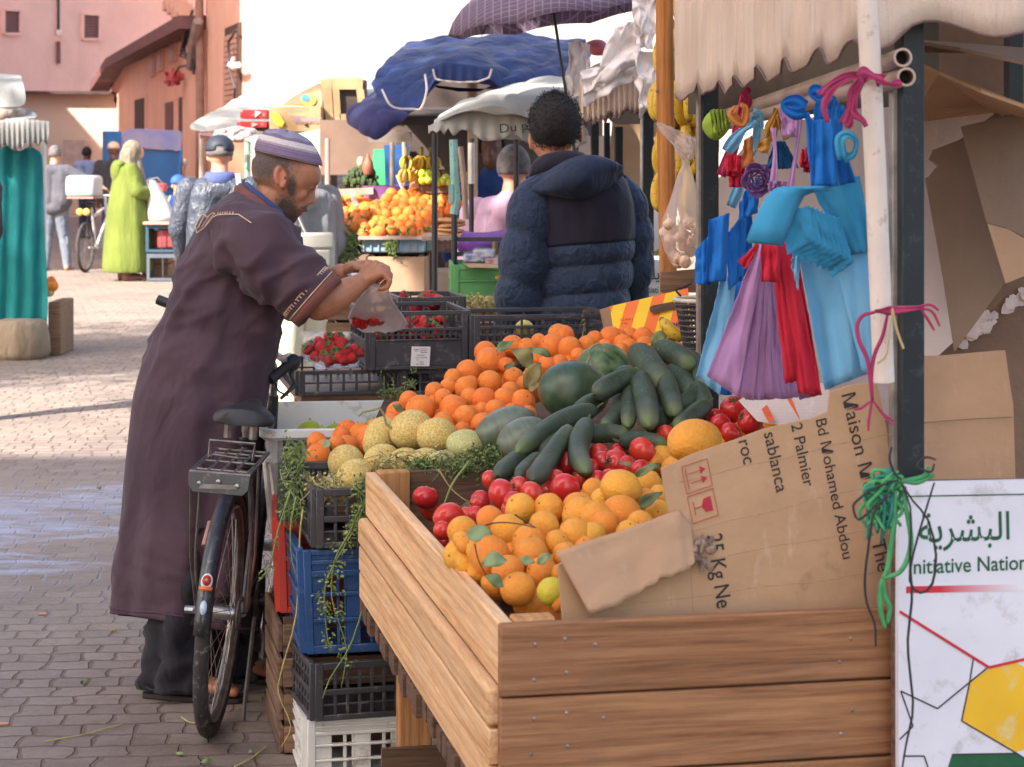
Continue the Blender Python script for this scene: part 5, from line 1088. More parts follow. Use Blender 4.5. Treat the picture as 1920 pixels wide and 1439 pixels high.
sc2=thing('fruit_carton','fruit carton with slanting yellow and orange stripes and a hand hole','carton',P(1210,650,6.6));STM=stripe_mat()
f0=[P(1143,575,6.5),P(1155,650,6.42),P(1300,640,6.42),P(1290,541,6.5)];MB().prism([f0[0],f0[1],f0[2],f0[3]],(0,.006,0)).build('front',STM,sc2,flat=True)
MB().prism([P(1124,581,6.8),P(1140,655,6.8),P(1155,650,6.425),P(1143,575,6.505)],(.004,0,0)).build('side',CARD,sc2,flat=True)
hh=MB();q=[P(1224,573,6.475),P(1262,566,6.475),P(1268,570,6.475),P(1266,578,6.475),P(1226,588,6.47),P(1219,584,6.47),P(1218,577,6.475)];hh.prism([p-Vector((0,.008,0))for p in q],(0,.01,0)).build('hand_hole',plain('hole_brown',C(110,88,72),C(90,72,60),.9),sc2,flat=True)
textmesh('CLASS I','printing',INK,sc2,P(1163,602,6.455),(1,.0,.08),(0,0,1),.0095,1.2);textmesh('CAL','printing',INK,sc2,P(1165,609,6.45),(1,0,.08),(0,0,1),.0095,1.2);textmesh('supe','printing',plain('blue_ink',C(58,62,110),None,.7),sc2,P(1246,614,6.44),(1,0,.08),(0,0,1),.024,1.0,.02)
mb,al=sweep([P(1240,598,6.22),P(1250,612,6.2),P(1264,626,6.19),P(1284,634,6.19)],lambda t:.019*(max(.25,1-abs(2*t-1.1)**4))**.6,9);o=mb.build('banana',BAN,ang=60);at=o.data.attributes.new('along','FLOAT','POINT');at.data.foreach_set('value',[1-a for a in al]);tag(o,'single browned banana lying before the striped carton','banana')
bk_=thing('plastic_basket','black woven plastic basket with a pale rim beside the white cardboard','basket',P(1310,655,6.1));cB=P(1322,562,6.12)
def bring2(r,z):return[cB+Vector((r*math.cos(6.283*k/40),r*math.sin(6.283*k/40),z))for k in range(40)]
bl=MB()
for k in range(9):f=k/8;r=lerp(.085,.06,f);rg=bring2(r,-.012-f*.125);bl.tube(rg+rg[:1],.004,5,False)
for k in range(40):
 a=6.283*k/40;bl.tube([cB+Vector((.085*math.cos(a),.085*math.sin(a),0)),cB+Vector((.06*math.cos(a),.06*math.sin(a),-.14))],.0028,4)
bl.build('weave',BLK,bk_);rg=bring2(.087,0);MB().tube(rg+rg[:1],.0065,8,False).build('rim',plain('bone_plastic',C(206,198,180),C(190,180,160),.5),bk_);MB().prism(bring2(.058,-.14),(0,0,.004)).build('base',BLK,bk_)
sweep([P(1276,555,6.1),P(1268,545,6.08),P(1278,540,6.08),P(1296,532,6.1)],lambda t:.003,5)[0].build('tie',BKW,bk_)
# ================================================================== PEOPLE AND BICYCLE
def skin(name,c1,c2,masks=(),hair=None,hair2=None,bare=None):
 """skin; masks = list of (x, z, rx, rz, tilt) ellipses in the object's own x/z where hair or stubble grows"""
 t=NT(name);col=t.mix(t.rng(t.noise(18,4,.6),.3,.7),c1,c2);col=t.mix(t.rng(t.noise(140,3,.7),.5,.8,0,.3),col,t.hsv(col,.5,1,.7))
 if masks:
  tot=None
  for(x,z,rx,rz,tilt)in masks:
   m=t.map((1,1,1),(0,0,0),(-x,0,-z));m=t.map((1,1,1),(0,tilt,0),(0,0,0),m);m=t.map((1/rx,0,1/rz),co=m)
   L=t.n('VectorMath',operation='LENGTH');t.l(m,L.inputs[0]);e=t.math('ADD',L.outputs['Value'],t.math('MULTIPLY',t.math('SUBTRACT',t.noise(150,3,.7),.5),.9))
   f=t.rng(e,.55,1.15,1,0);tot=f if tot is None else t.math('MAXIMUM',tot,f)
  if bare:
   x,z,rx,rz,tilt=bare;m=t.map((1,1,1),(0,tilt,0),(0,0,0),t.map((1,1,1),(0,0,0),(-x,0,-z)));m=t.map((1/rx,0,1/rz),co=m);L=t.n('VectorMath',operation='LENGTH');t.l(m,L.inputs[0])
   ef=t.rng(L.outputs['Value'],.85,1.05,1,0);col=t.mix(t.math('MULTIPLY',ef,.5),col,C(196,116,86));tot=t.math('MULTIPLY',tot,t.math('SUBTRACT',1,ef))
  hc=t.mix(t.rng(t.noise(420,2,.6),.40,.64),hair,hair2);col=t.mix(t.math('MULTIPLY',tot,.94),col,hc)
  t.bump(t.math('MULTIPLY',t.noise(420,2),tot),.6,.004)
 else:t.bump(t.noise(60,4),.12,.004)
 return t.fin(col,.5,.4,sss=.06)
def hand(mb,wrist,knuckles,fingers,thumb,r=.0092):
 for k in knuckles:mb.cap(wrist,.021,k,.0125,10)
 for f in fingers:
  for i in range(len(f)-1):mb.cap(f[i],r*(1.08-.1*i),f[i+1],r*(1-.1*i),8)
 for i in range(len(thumb)-1):mb.cap(thumb[i],r*(1.35-.2*i),thumb[i+1],r*(1.15-.15*i),8)
 # ---------------------------------------------------------------- man in the brown robe
Y0=6.36;S0=Y0/4000
def Q(px,py,dy=0):return P(px,py,Y0+dy)
man=thing('person','person in long brown robe and striped cap, bending over the strawberries with a plastic bag','person',PY(365,Y0,0));MO=ORG[man]
def mk(px,py,rx,ry,tilt=0):p=Q(px,py)-MO;return(p.x,p.z,rx*S0,ry*S0,tilt)
SKM=skin('brown_skin',C(184,128,96),C(160,106,78),[mk(508,302,60,46,R(10)),mk(542,393,25,35,R(20)),mk(551,350,11,27,R(-4)),mk(573,388.5,8,3.5,0),mk(556,411,10,12,0)],C(44,34,32),C(104,88,80),mk(530,332,13,22,R(6)))
b=MB()
FPX=[(286,574),(300,590),(311,598),(320,601.5),(330,602),(338,600.5),(344,598.5),(349,592),(354,583),(362,579),(370,576),(378,574),(385,573),(390,575),(393,575),(396,569),(398,567),(401,566.5),(404,564),(408,559),(413,556.5),(419,553),(425,546)]
BPX=[(286,486),(300,472),(320,471),(335,474),(345,482),(355,496),(370,510),(385,515),(400,520),(415,530),(425,537)]
WPX=[(286,.058),(300,.074),(320,.079),(340,.077),(355,.072),(370,.064),(385,.056),(400,.048),(415,.036),(425,.022)]
ip=lambda T,y:float(np.interp(y,[q[0]for q in T],[q[1]for q in T]));hr_=[]
for i in range(48):
 y=286+(425-286)*i/47;f_,b_,w_=ip(FPX,y),ip(BPX,y),ip(WPX,y);hr_.append([Q((f_+b_)/2+(f_-b_)/2*math.copysign(abs(math.cos(6.2832*k/32))**.9,math.cos(6.2832*k/32)),y,w_*math.copysign(abs(math.sin(6.2832*k/32))**.85,math.sin(6.2832*k/32)))for k in range(32)])
b.rings(hr_);b.ell(Q(533,290),(.090,.070,.056),Matrix.Rotation(R(13),4,'Y'),24,14)
b.limb([Q(589,350),Q(585,362),Q(583.5,375)],[.0075,.010,.0125],10);b.ell(Q(584,378),(.0125,.012,.0095),None,10,8)
for s in(-1,1):
 b.ell(Q(577,380,s*.013),.0095,None,8,6);b.ell(Q(562,364,s*.048),(.024,.012,.020),None,12,8);b.ell(Q(581,354,s*.033),(.010,.013,.008),None,10,8)
 e=[Q(527+9*math.cos(a),331-19*math.sin(a),s*.082)for a in[R(x)for x in range(-60,230,24)]];b.limb(e,[.0058]*len(e),7);b.ell(Q(529,333,s*.076),(.012,.006,.024),None,12,8);b.ell(Q(530,350,s*.079),(.009,.008,.008),None,8,6);b.ell(Q(536,337,s*.079),(.006,.009,.011),None,8,6)
b.ell(Q(571,392),(.010,.022,.0055),None,12,8);b.ell(Q(561,400.5),(.010,.020,.006),None,12,8)
b.cap(Q(522,362),.062,Q(468,432),.070,16);b.cap(Q(470,440),.12,Q(420,640),.13,16);b.cap(Q(420,640),.13,Q(375,820),.14,16)
NSH,NEL,NWR=Q(452,452,-.17),Q(598,570,-.20),Q(676,530,-.12)
b.cap(Q(460,450,0),.09,NSH,.07,14);b.limb([NSH,Q(530,520,-.2),NEL],[.058,.052,.050],14);b.limb([NEL,Q(618,562,-.19),Q(645,548,-.16),NWR],[.050,.049,.040,.028],14)
FSH,FEL,FWR=Q(470,445,.17),Q(548,575,.2),Q(640,512,.06)
b.cap(Q(465,450,0),.09,FSH,.07,14);b.limb([FSH,FEL],[.056,.048],14);b.limb([FEL,Q(600,538,.14),FWR],[.046,.040,.029],14)
hand(b,NWR,[Q(692,494,-.075),Q(704,495,-.10),Q(714,502,-.12),Q(718,512,-.135)],[[Q(692,493,-.075),Q(716,497,-.065),Q(722,517,-.07),Q(708,529,-.08)],[Q(705,494,-.10),Q(727,503,-.095),Q(730,522,-.10),Q(716,534,-.10)],[Q(715,502,-.12),Q(732,515,-.12),Q(730,533,-.12),Q(715,539,-.12)],[Q(719,513,-.14),Q(731,527,-.142),Q(726,540,-.14),Q(712,543,-.135)]],[Q(682,522,-.08),Q(698,530,-.055),Q(710,536,-.06)])
hand(b,FWR,[Q(662,496,.03),Q(664,503,.05),Q(663,511,.06),Q(660,517,.065)],[[Q(663,496,.03),Q(684,493,.0),Q(698,502,-.02),Q(700,514,-.02)],[Q(665,503,.05),Q(688,503,.03),Q(699,514,.01),Q(698,524,.0)],[Q(664,511,.06),Q(684,514,.045),Q(693,524,.03),Q(690,532,.02)],[Q(661,517,.065),Q(678,523,.055),Q(686,532,.045),Q(682,538,.04)]],[Q(652,508,.03),Q(664,500,.0),Q(680,505,-.02)])
for(hp,kn,an,dy)in((Q(375,830,-.06),Q(345,1060,-.09),Q(310,1285,-.11),-.11),(Q(385,830,.06),Q(415,1060,.085),Q(436,1255,.08),.08)):b.limb([hp,kn,an],[.075,.045,.032],14)
def foot(b,heel,toe,w=.042):
 heel=Vector(heel);toe=Vector(toe);d=(toe-heel);L=d.length;d.normalize();s=Vector((-d.y,d.x,0))
 b.cap(heel+Vector((0,0,.035)),.034,heel+d*L*.55+Vector((0,0,.032)),.03,12);b.ell(heel+d*L*.68+Vector((0,0,.026)),(L*.22,.042,.024),RZ(math.atan2(d.y,d.x)),14,10)
 for k,(o,l,r)in enumerate(((-.030,1.0,.0125),(-.012,.985,.0095),(.003,.96,.009),(.017,.925,.0085),(.030,.88,.008))):
  b.cap(heel+d*L*.78+s*o+Vector((0,0,.022)),r*1.05,heel+d*(L*l-r)+s*o*1.1+Vector((0,0,.014+r*.4)),r,8)
nh,nt,fh,ft=PY(303,6.25,.014),PY(454,6.20,.014),PY(432,6.46,.014),PY(512,6.43,.014);foot(b,nh,nt);foot(b,fh,ft)
b.build('body',SKM,man,remesh=.0042,smooth=3)
ROBE=fabric('brown_robe',C(90,70,77),C(75,57,65),3,900,.9,.85,fs=6,stretch=(1,1,.7));CREAM=plain('cream_thread',C(226,196,160),C(206,172,136),.7,40);MAR=fabric('maroon_lining',C(130,82,74),C(112,70,64),6,700,.4);BLUC=fabric('blue_collar',C(70,84,130),C(58,72,116),6,800,.3)
rows=[(207,1150,470,1190,.185),(211,1110,474,1142,.185),(218,1040,480,1066,.185),(226,960,486,980,.18),(233,880,490,894,.18),(238,810,496,818,.18),(245,750,503,752,.185),(258,700,512,700,.185),(274,660,520,658,.18),(292,620,528,612,.175),(310,575,536,566,.17),(326,530,545,520,.172),(340,490,552,486,.18),(355,452,556,462,.195),(373,416,556,446,.205),(396,386,552,432,.19),(424,366,546,422,.13),(444,355,541,414,.085)]
def interp_rows(rows,m):
 ks=np.arange(len(rows));q=np.linspace(0,len(rows)-1,m);return[tuple(np.interp(q,ks,[r[c]for r in rows])[i]for c in range(5))for i in range(m)]
rr_=interp_rows(rows,140);n=120;rg=[]
for i2,(xl,yl,xr,yr,hd)in enumerate(rr_):
 ring=[];i=i2/2
 for k in range(n):
  a=6.2832*k/n;ca,sa=math.cos(a),math.sin(a);ca2=math.copysign(abs(ca)**.86,ca);sa2=math.copysign(abs(sa)**.86,sa)
  low=max(0,(i<34)*(1-i/34));amp=.018+.055*low
  f=amp*(math.sin(6*a+.8*math.sin(i*.09))*.55+.6*noise.noise(Vector((ca*2.2,sa*2.2,i*.045)))+.35*math.sin(11*a+i*.05))
  f+=.045*math.sin(i*.62+3.2*a)*math.exp(-((i-44)/13)**2)+.035*noise.noise(Vector((ca*3,sa*3+i*.16,i*.12)))
  px=(xl+xr)/2+(xr-xl)/2*ca2*(1+f*.6);py=(yl+yr)/2+(yr-yl)/2*ca2;ring.append(Q(px,py+14*noise.noise(Vector((a,i*.2,7)))*(1 if 0<i<60 else 0),hd*sa2*(1+f*1.2)))
 rg.append(ring)
def crease(p,ang,f1,f2,sd):
 ca,sa=math.cos(ang),math.sin(ang);a_=p.x*ca+p.z*sa;n_=-p.x*sa+p.z*ca
 return(1-abs(noise.noise(Vector((n_*f1,a_*f2,p.y*f2*1.5+sd)))))**5
for i,ring in enumerate(rg):
 c=sum(ring,Vector())/len(ring);t=i/139
 for k,p in enumerate(ring):
  nn=Vector((p.x-c.x,p.y-c.y,0)).normalized();up_=math.exp(-((t-.62)/.20)**2);lo_=max(0,1-t/.55);hip=math.exp(-((t-.10)/.05)**2)
  d=.020*up_*crease(p,R(48),9,2.5,1)+.012*up_*crease(p,R(20),14,4,5)+.016*lo_*crease(p,R(84),6,1.2,9)+.010*hip*crease(p,R(-12),16,3,13)
  ring[k]=p+nn*(d-.008)
MB().rings(rg,cap=False).build('robe',ROBE,man,ang=180,solid=.004)
hb=MB();hb.tube([p+(p-Q(340,1168)).normalized()*.003 for p in rg[2]+rg[2][:1]],.003,5,False);hb.build('hem_seam',ROBE,man)
_sw=sweep
def sweep(pts,prof,n,ridges=0,seed=0,m=None):
 if m is None:return _sw(pts,prof,n,ridges,seed)
 pts=[Vector(p)for p in pts];q=[pts[0]*2-pts[1]]+pts+[pts[-1]*2-pts[-2]];ns=len(pts)-1;cen=[]
 for i in range(m+1):
  u=i/m*ns;k=min(int(u),ns-1);f=u-k;a,b_,c,d=q[k:k+4];cen.append(.5*((2*b_)+(c-a)*f+(2*a-5*b_+4*c-d)*f*f+(3*b_-a-3*c+d)*f**3))
 return MB().tube(cen,[prof(i/m)for i in range(m+1)],n),[i/m for i in range(m+1)for _ in range(n)]
def sleeve(path,rad,name,mat,n=36,seed=0,m=26):
 mb,al=sweep(path,lambda t:float(np.interp(t,np.linspace(0,1,len(rad)),rad)),n,m=m)
 for i,p in enumerate(mb.v):
  t=al[i];k=i%n;a=6.283*k/n;c=sum(mb.v[(i//n)*n:(i//n)*n+n],Vector())/n
  f=.11*math.sin(t*15+2*math.sin(a+seed))*math.sin(3.14*min(1,t*1.06))+(.13*noise.noise(Vector((math.cos(a)*1.7,math.sin(a)*1.7,t*6+seed)))+.16*((1-abs(noise.noise(Vector((t*5+math.cos(a)*.8,math.sin(a)*1.2,seed+4)))))**5-.4))*min(1,max(0,(1-t)*6));mb.v[i]=p+(p-c)*f
 mb.f=[f for f in mb.f if len(f)==4];return mb
sp=[Q(440,430,-.09),Q(468,452,-.165),Q(505,485,-.195),Q(545,522,-.205),Q(584,556,-.205)]
mb=sleeve(sp,[.085,.112,.108,.098,.090],'s',ROBE,48,0,48);SLV=list(mb.v);mb.build('sleeve',ROBE,man,ang=180,solid=.004);cr=mb.v[-48:];dcr=(sp[-1]-sp[-2]).normalized()
cc=sum(cr,Vector())/48
MB().rings([[p*1 for p in cr],[cc+(p-cc)*1.01+dcr*.012 for p in cr],[cc+(p-cc)*(.99+.04*noise.noise(p*20))+dcr*(.030+.014*noise.noise(p*14))for p in cr]],cap=False).build('cuff',MAR,man,ang=180,solid=.003)
eb=MB()
for(s_,o_)in((1.025,-.002),(1.02,-.026)):rgc=[cc+(p-cc)*s_+dcr*o_ for p in cr];eb.tube(rgc+rgc[:1],.0017,5,False)
for k in range(0,48):p=cc+(cr[k]-cc)*1.025+dcr*-.024;eb.tube([p,p+dcr*.008],.0017,4)
eb.build('embroidery',CREAM,man)
mb=sleeve([Q(446,430,.09),Q(470,448,.165),Q(510,490,.195),Q(540,540,.20)],[.085,.108,.1,.088],'s',ROBE,seed=3);mb.build('sleeve',ROBE,man,ang=180,solid=.004)
yk=[(366,425),(369,437),(385,425),(398,408),(408,403),(425,402),(447,402),(471,418)]
def onrobe(px,py):
 q=Q(px,py,-.22);return q
RV=[p for r_ in rg for p in r_]+SLV;RP=[(960+p.x/p.y*4000,284+(H-p.z)/p.y*4000,p.y)for p in RV]
def hug(px,py):return P(px,py,min((y for x_,y_,y in RP if abs(x_-px)<9 and abs(y_-py)<9),default=Y0-.2)-.004)
hp=[hug(*p)for p in yk];hb=MB()
for a_,b_ in zip(hp,hp[1:]):hb.tube([a_,b_],.0014,5)
for k in range(7):a_=hp[4+(k>3)].lerp(hp[5+(k>3)],(k%4)/4);hb.tube([a_,a_+Vector((.002,0,.008))],.0013,4)
for(x0,y0,x1,y1)in((366,425,377,404),(371,428,384,402),(378,426,396,400),(384,424,402,400)):hb.tube([hug(x0,y0),hug(x1,y1)],.0013,4)
hb.tube([hug(366,425),hug(376,404),hug(384,402),hug(387,408),hug(399,399),hug(403,402)],.0013,4);hb.build('embroidery',CREAM,man)
def cring(pts,hd,n=40):
 (xl,yl),(xr,yr)=pts;return[Q((xl+xr)/2+(xr-xl)/2*math.cos(6.2832*k/n),(yl+yr)/2+(yr-yl)/2*math.cos(6.2832*k/n),hd*math.sin(6.2832*k/n))for k in range(n)]
MB().rings([cring(((440,366),(545,440)),.105),cring(((441,352),(549,432)),.098),cring(((450,345),(548,422)),.088),cring(((456,348),(545,420)),.082)],cap=False).jitter(.004,18).build('collar',MAR,man,ang=180,solid=.003)
MB().rings([cring(((458,352),(538,418)),.080),cring(((456,344),(541,408)),.078),cring(((464,342),(538,402)),.072)],cap=False).build('shirt_collar',BLUC,man,ang=180,solid=.003)
t_=NT('striped_cap');a_=t_.n('Attribute',attribute_name='along').outputs['Fac'];rp=t_.n('ValToRGB');rp.color_ramp.interpolation='CONSTANT';el=rp.color_ramp.elements
for(p_,c_)in((0,C(196,168,160)),(.03,C(140,120,144)),(.22,C(120,102,126)),(.25,C(140,120,144)),(.38,C(176,160,162)),(.46,C(222,210,202)),(.66,C(136,116,138)),(.78,C(156,150,164))):
 e_=el[0]if p_==0 else(el[1]if p_==.03 else el.new(p_));e_.position=p_;e_.color=c_
t_.l(a_,rp.inputs[0]);t_.bump(t_.voro(260),.5,.003);CAPM=t_.fin(t_.mix(t_.rng(t_.noise(300,2),.35,.65,0,.35),rp.outputs[0],C(80,66,84)),.9,.1)
ax=Vector((.9728,0,-.2316));up=Vector((-.03,0,1));cc_=Q(541,296);rgs=[];al=[]
for(f,h_)in((.97,.02),(1,0),(.985,.1),(.96,.22),(.92,.36),(.87,.5),(.79,.64),(.68,.77),(.52,.88),(.33,.955),(.15,.99),(.01,1)):
 rgs.append([cc_+ax*(.104*f*math.cos(6.283*k/44))+Vector((0,.085*f*math.sin(6.283*k/44),0))+up*(.079*h_+(.003*math.sin(k*.9)if h_>.7 else 0))for k in range(44)]);al+=[h_]*44
o=MB().rings(rgs,cap=False).build('cap',CAPM,man,ang=180,solid=.002);at=o.data.attributes.new('along','FLOAT','POINT');at.data.foreach_set('value',al)
EYE=plain('dark_lash',C(48,34,30),None,.6)
for s in(-1,1):MB().tube([Q(578,352.5,s*.042),Q(583,355,s*.041),Q(588,355,s*.036)],[.0012,.0022,.0016],5).build('eyelid',EYE,man);MB().tube([Q(572,343,s*.05),Q(584,340,s*.046),Q(593,345,s*.03)],[.002,.0045,.003],6,flat=.5).build('eyebrow',EYE,man)
MB().tube([Q(566,396,-.022),Q(572,396.5,-.016),Q(577,396,0),Q(572,396.5,.016)],.0022,5).build('lips',plain('lip',C(112,66,62),C(96,56,54),.5),man)
MB().ell(Q(535,334,-.084),(.0045,.003,.008),None,8,6).build('ear_hollow',plain('ear_shade',C(104,62,48),None,.6),man)
TRO=fabric('black_trousers',C(52,50,53),C(40,38,42),5,900,1.0,fs=9)
def tl(path,rad,seed):
 mb=sleeve(path,rad,'t',TRO,40,seed)
 for i,p in enumerate(mb.v):r0=(i//40)*40;c=sum(mb.v[r0:r0+40],Vector())/40;a=6.283*(i%40)/40;t=(i//40)/26;p+=(p-c)*(.15*math.sin(5*a+2.2*t+seed)+.22*noise.noise(Vector((math.cos(a)*2,math.sin(a)*2,t*6+seed)))+.09*math.sin(t*26+3*a)*t)
 return mb
tl([Q(370,980,-.08),Q(350,1120,-.09),Q(334,1220,-.10),Q(330,1293,-.11)],[.09,.090,.086,.090],1).build('trouser_leg',TRO,man,ang=180,solid=.004);tl([Q(405,980,.08),Q(416,1120,.085),Q(424,1200,.085),Q(428,1262,.085)],[.088,.08,.076,.080],5).build('trouser_leg',TRO,man,ang=180,solid=.004)
c_=Q(330,1281,-.11);rg2=[c_+Vector((.0885*math.cos(6.283*k/28),.0885*math.sin(6.283*k/28),.004*math.sin(k)))for k in range(28)];MB().tube(rg2+rg2[:1],.0035,5,False).build('trouser_hem',TRO,man)
SAND=plain('dark_sandal',C(56,48,46),C(44,38,36),.6,12)
for(h_,t__)in((nh,nt),(fh,ft)):
 d=(t__-h_);L=d.length;d.normalize();s=Vector((-d.y,d.x,0));pr=[(-.06,0),(-.05,.026),(.02,.036),(.5*L,.04),(.8*L,.05),(L*1.0,.03),(L*1.06,0)]
 base=Vector((h_.x,h_.y,.001));pts=[base+d*a+s*w for a,w in pr]+[base+d*a-s*w for a,w in reversed(pr[1:-1])]
 o=MB().prism(pts,(0,0,.015)).build('sandal',SAND,man,bevel=.003)
 MB().tube([base+d*L*.62+s*.048+Vector((0,0,.01)),base+d*L*.6+s*.03+Vector((0,0,.055)),base+d*L*.58+Vector((0,0,.064)),base+d*L*.6-s*.03+Vector((0,0,.055)),base+d*L*.62-s*.048+Vector((0,0,.01))],.019,8,flat=.18).build('strap',SAND,o if False else man)
pb2=thing('plastic_bag','thin white plastic bag of strawberries held by the man in the brown robe','bag',Q(705,600))
PBM=NT('thin_pink_plastic');PBM.bump(PBM.noise(30,4,.65),.45,.01);PBM=PBM.fin(C(248,232,226),.28,.5,trans=.0,alpha=.72)
def loftw(rows,name,mat,parent,n=30,wob=.08,seed=0,dep=.7,solid=0):
 rg=[[Q((xl+xr)/2+(xr-xl)/2*math.cos(6.283*k/n)*(1+wob*noise.noise(Vector((k*.8,py*.03,seed)))),py+6*noise.noise(Vector((k*.7,py*.05,seed+9))),dy+(xr-xl)/2*S0*dep*math.sin(6.283*k/n)*(1+wob*math.sin(k*2.3)))for k in range(n)]for(py,xl,xr,dy)in rows]
 return MB().rings(rg,cap=False).build(name,mat,parent,ang=180,solid=solid)
loftw([(514,650,690,-.03),(527,668,698,-.05),(540,690,728,-.07),(552,682,732,-.04),(566,668,738,.05),(580,658,746,.15),(594,652,756,.24),(606,656,764,.31),(616,668,756,.33),(623,680,736,.33)],'bag_body',PBM,pb2)
mbb=MB();rq=random.Random(3)
for k in range(6):mbb.ell(Q(rq.uniform(668,720),rq.uniform(592,606),.24+rq.uniform(-.03,.03)),(.018,.018,.021),None,10,8)
mbb.build('strawberries',BM,pb2)
# ---------------------------------------------------------------- bicycle
BI=thing('bicycle','old black bicycle with a rear rack standing against the man in the brown robe','bicycle',Vector((-.826,5.86,0)))
lean=Matrix.Rotation(R(4.6),4,'Y');BM_=Matrix.Translation((-.826,5.86,0))@RZ(R(-1.0))@lean
def B(x,y,z):return BM_@Vector((x,y,z))
TY=plain('worn_tyre',C(70,66,64),C(54,50,50),.85,14,.3,wear=C(140,128,118),bump=.4,bs=120);RIM=plain('dull_rim',C(150,142,134),C(110,100,94),.4,20,.5,.7);FRM=plain('worn_frame_paint',C(70,64,62),C(56,50,50),.4,14,.5,wear=C(140,108,88));CHR=plain('tarnished_chrome',C(180,176,172),C(130,124,118),.3,24,.5,.85);BLKR=plain('black_rubber',C(44,42,44),C(34,32,34),.5,20,.5);FEN=plain('black_fender',C(52,52,56),C(40,42,46),.3,18,.6,wear=C(120,106,96))
WR=.335
def wheel(y,steer=0):
 o=thing('wheel',None,None,(0,0,0));o.parent=BI;ORG[o]=ORG[BI];m=BM_@Matrix.Translation((0,y,WR))@RZ(steer)
 def circ(r,n=56,x=0):return[m@Vector((x,r*math.cos(6.2832*k/n),r*math.sin(6.2832*k/n)))for k in range(n)]
 c=circ(WR-.019,72);t=MB();t.tube(c+c[:1],.0195,10,False);nn=len(t.v)
 for k in range(72):
  a=6.2832*k/72
  for s in(-1,1):p=[m@Vector((s*x_,(WR-d_)*math.cos(a+e_),(WR-d_)*math.sin(a+e_)))for x_,d_,e_ in((.002,.0005,0),(.012,.005,.03),(.012,.005,.055),(.002,.0005,.025))];t.add(p,[(0,1,2,3)])
 t.build('tyre',TY,o,ang=50);r_=MB()
 for x in(-.011,.011):c=circ(WR-.046,56,x);r_.tube(c+c[:1],.006,6,False)
 c=circ(WR-.05,56);r_.tube(c+c[:1],.009,6,False);r_.build('rim',RIM,o)
 s_=MB()
 for k in range(32):
  a=6.2832*k/32;h=.02;a2=a+(.5 if k%4<2 else-.5);x=.03 if k%2 else-.03;s_.tube([m@Vector((x,h*math.cos(a2),h*math.sin(a2))),m@Vector((0,(WR-.05)*math.cos(a),(WR-.05)*math.sin(a)))],.0011,4,False)
 s_.build('spokes',CHR,o);MB().tube([m@Vector((-.055,0,0)),m@Vector((-.045,0,0)),m@Vector((-.034,0,0)),m@Vector((.034,0,0)),m@Vector((.045,0,0)),m@Vector((.055,0,0))],[.006,.017,.02,.02,.017,.006],12).build('hub',CHR,o)
wheel(0);wheel(1.0)
fr=MB();BBk,SEATT,HT,HB=(0,.44,.28),(0,.26,.70),(0,.80,.84),(0,.845,.66)
for a,b_,r in((BBk,SEATT,.014),(BBk,HB,.016),((0,.30,.62),(0,.82,.76),.013),(HT,HB,.017)):fr.tube([B(*a),B(*b_)],r,12)
for s in(-1,1):fr.tube([B(s*.06,0,WR),B(s*.05,.2,.32),(B(s*.02,.44,.28))],.0095,8);fr.tube([B(s*.06,0,WR),B(s*.045,.18,.55),B(s*.015,.265,.66)],.008,8);fr.tube([B(s*.03,.86,.64),B(s*.055,.90,.58),B(s*.058,.98,.40),B(s*.056,1.0,WR)],.011,8)
fr.ell(B(0,.86,.65),(.045,.03,.02),None,12,8);fr.build('frame',FRM,BI)
def fender(y,a0,a1):
 mb=MB();rg=[]
 for k in range(22):
  a=R(lerp(a0,a1,k/21));ring=[]
  for j in range(9):f=(j-4)/4;rr2=WR+.016-.016*f*f;ring.append(B(.022*f,y+rr2*math.cos(a),WR+rr2*math.sin(a)))
  rg.append(ring)
 return mb.rings(rg,cap=False,closed=False)
fender(0,40,178).build('fender',FEN,BI,ang=180,solid=.0015);fender(1.0,45,170).build('fender',FEN,BI,ang=180,solid=.0015)
def FB(x,a,o=.0):rr2=WR+.018+o;return B(x,rr2*math.cos(R(a)),WR+rr2*math.sin(R(a)))
bd=MB().add([FB(.0155*math.cos(6.283*k/20),155+3.6*math.sin(6.283*k/20))for k in range(20)],[tuple(range(20))]).build('badge',plain('badge_white',C(226,214,206),None,.4),BI,solid=.001)
MB().add([FB(.0115*math.cos(6.283*k/20),154.6+2.3*math.sin(6.283*k/20),.0014)for k in range(20)],[tuple(range(20))]).build('badge_disc',plain('badge_red',C(176,44,52),None,.4),bd,solid=.0006);MB().add([FB(.005*(1 if k%2 else .4)*math.cos(.628*k),154.4+1.0*(1 if k%2 else .4)*math.sin(.628*k),.0022)for k in range(10)],[tuple(range(10))]).build('badge_star',plain('badge_gold',C(214,160,70),None,.4),bd,solid=.0004)
MB().add([FB(x,a,.002)for x,a in((-.019,157.3),(.019,157.3),(.016,158.9),(-.016,158.9))],[(0,1,2,3)]).build('badge_ribbon',plain('badge_orange',C(222,110,48),None,.4),bd,solid=.0005)
MB().add([FB(.009*math.cos(6.283*k/16),166+3.0*math.sin(6.283*k/16))for k in range(16)],[tuple(range(16))]).build('reflector',plain('pale_reflector',C(196,214,224),None,.25),BI,solid=.003)
sd=MB();prof=[(-.128,.05,.0),(-.122,.072,.0),(-.10,.085,.002),(-.07,.089,.003),(-.01,.075,0),(.06,.042,.002),(.12,.024,.004),(.145,.014,.0)];rgs=[]
for(y,w,z)in prof:rgs.append([B(.004+w*math.cos(6.283*k/24),.20+y,.865+z+(.021 if math.sin(6.283*k/24)>0 else .026)*math.copysign(abs(math.sin(6.283*k/24))**.7,math.sin(6.283*k/24))-.016*math.cos(6.283*k/24)**4)for k in range(24)])
sd.rings(rgs).build('saddle',BLKR,BI,ang=60)
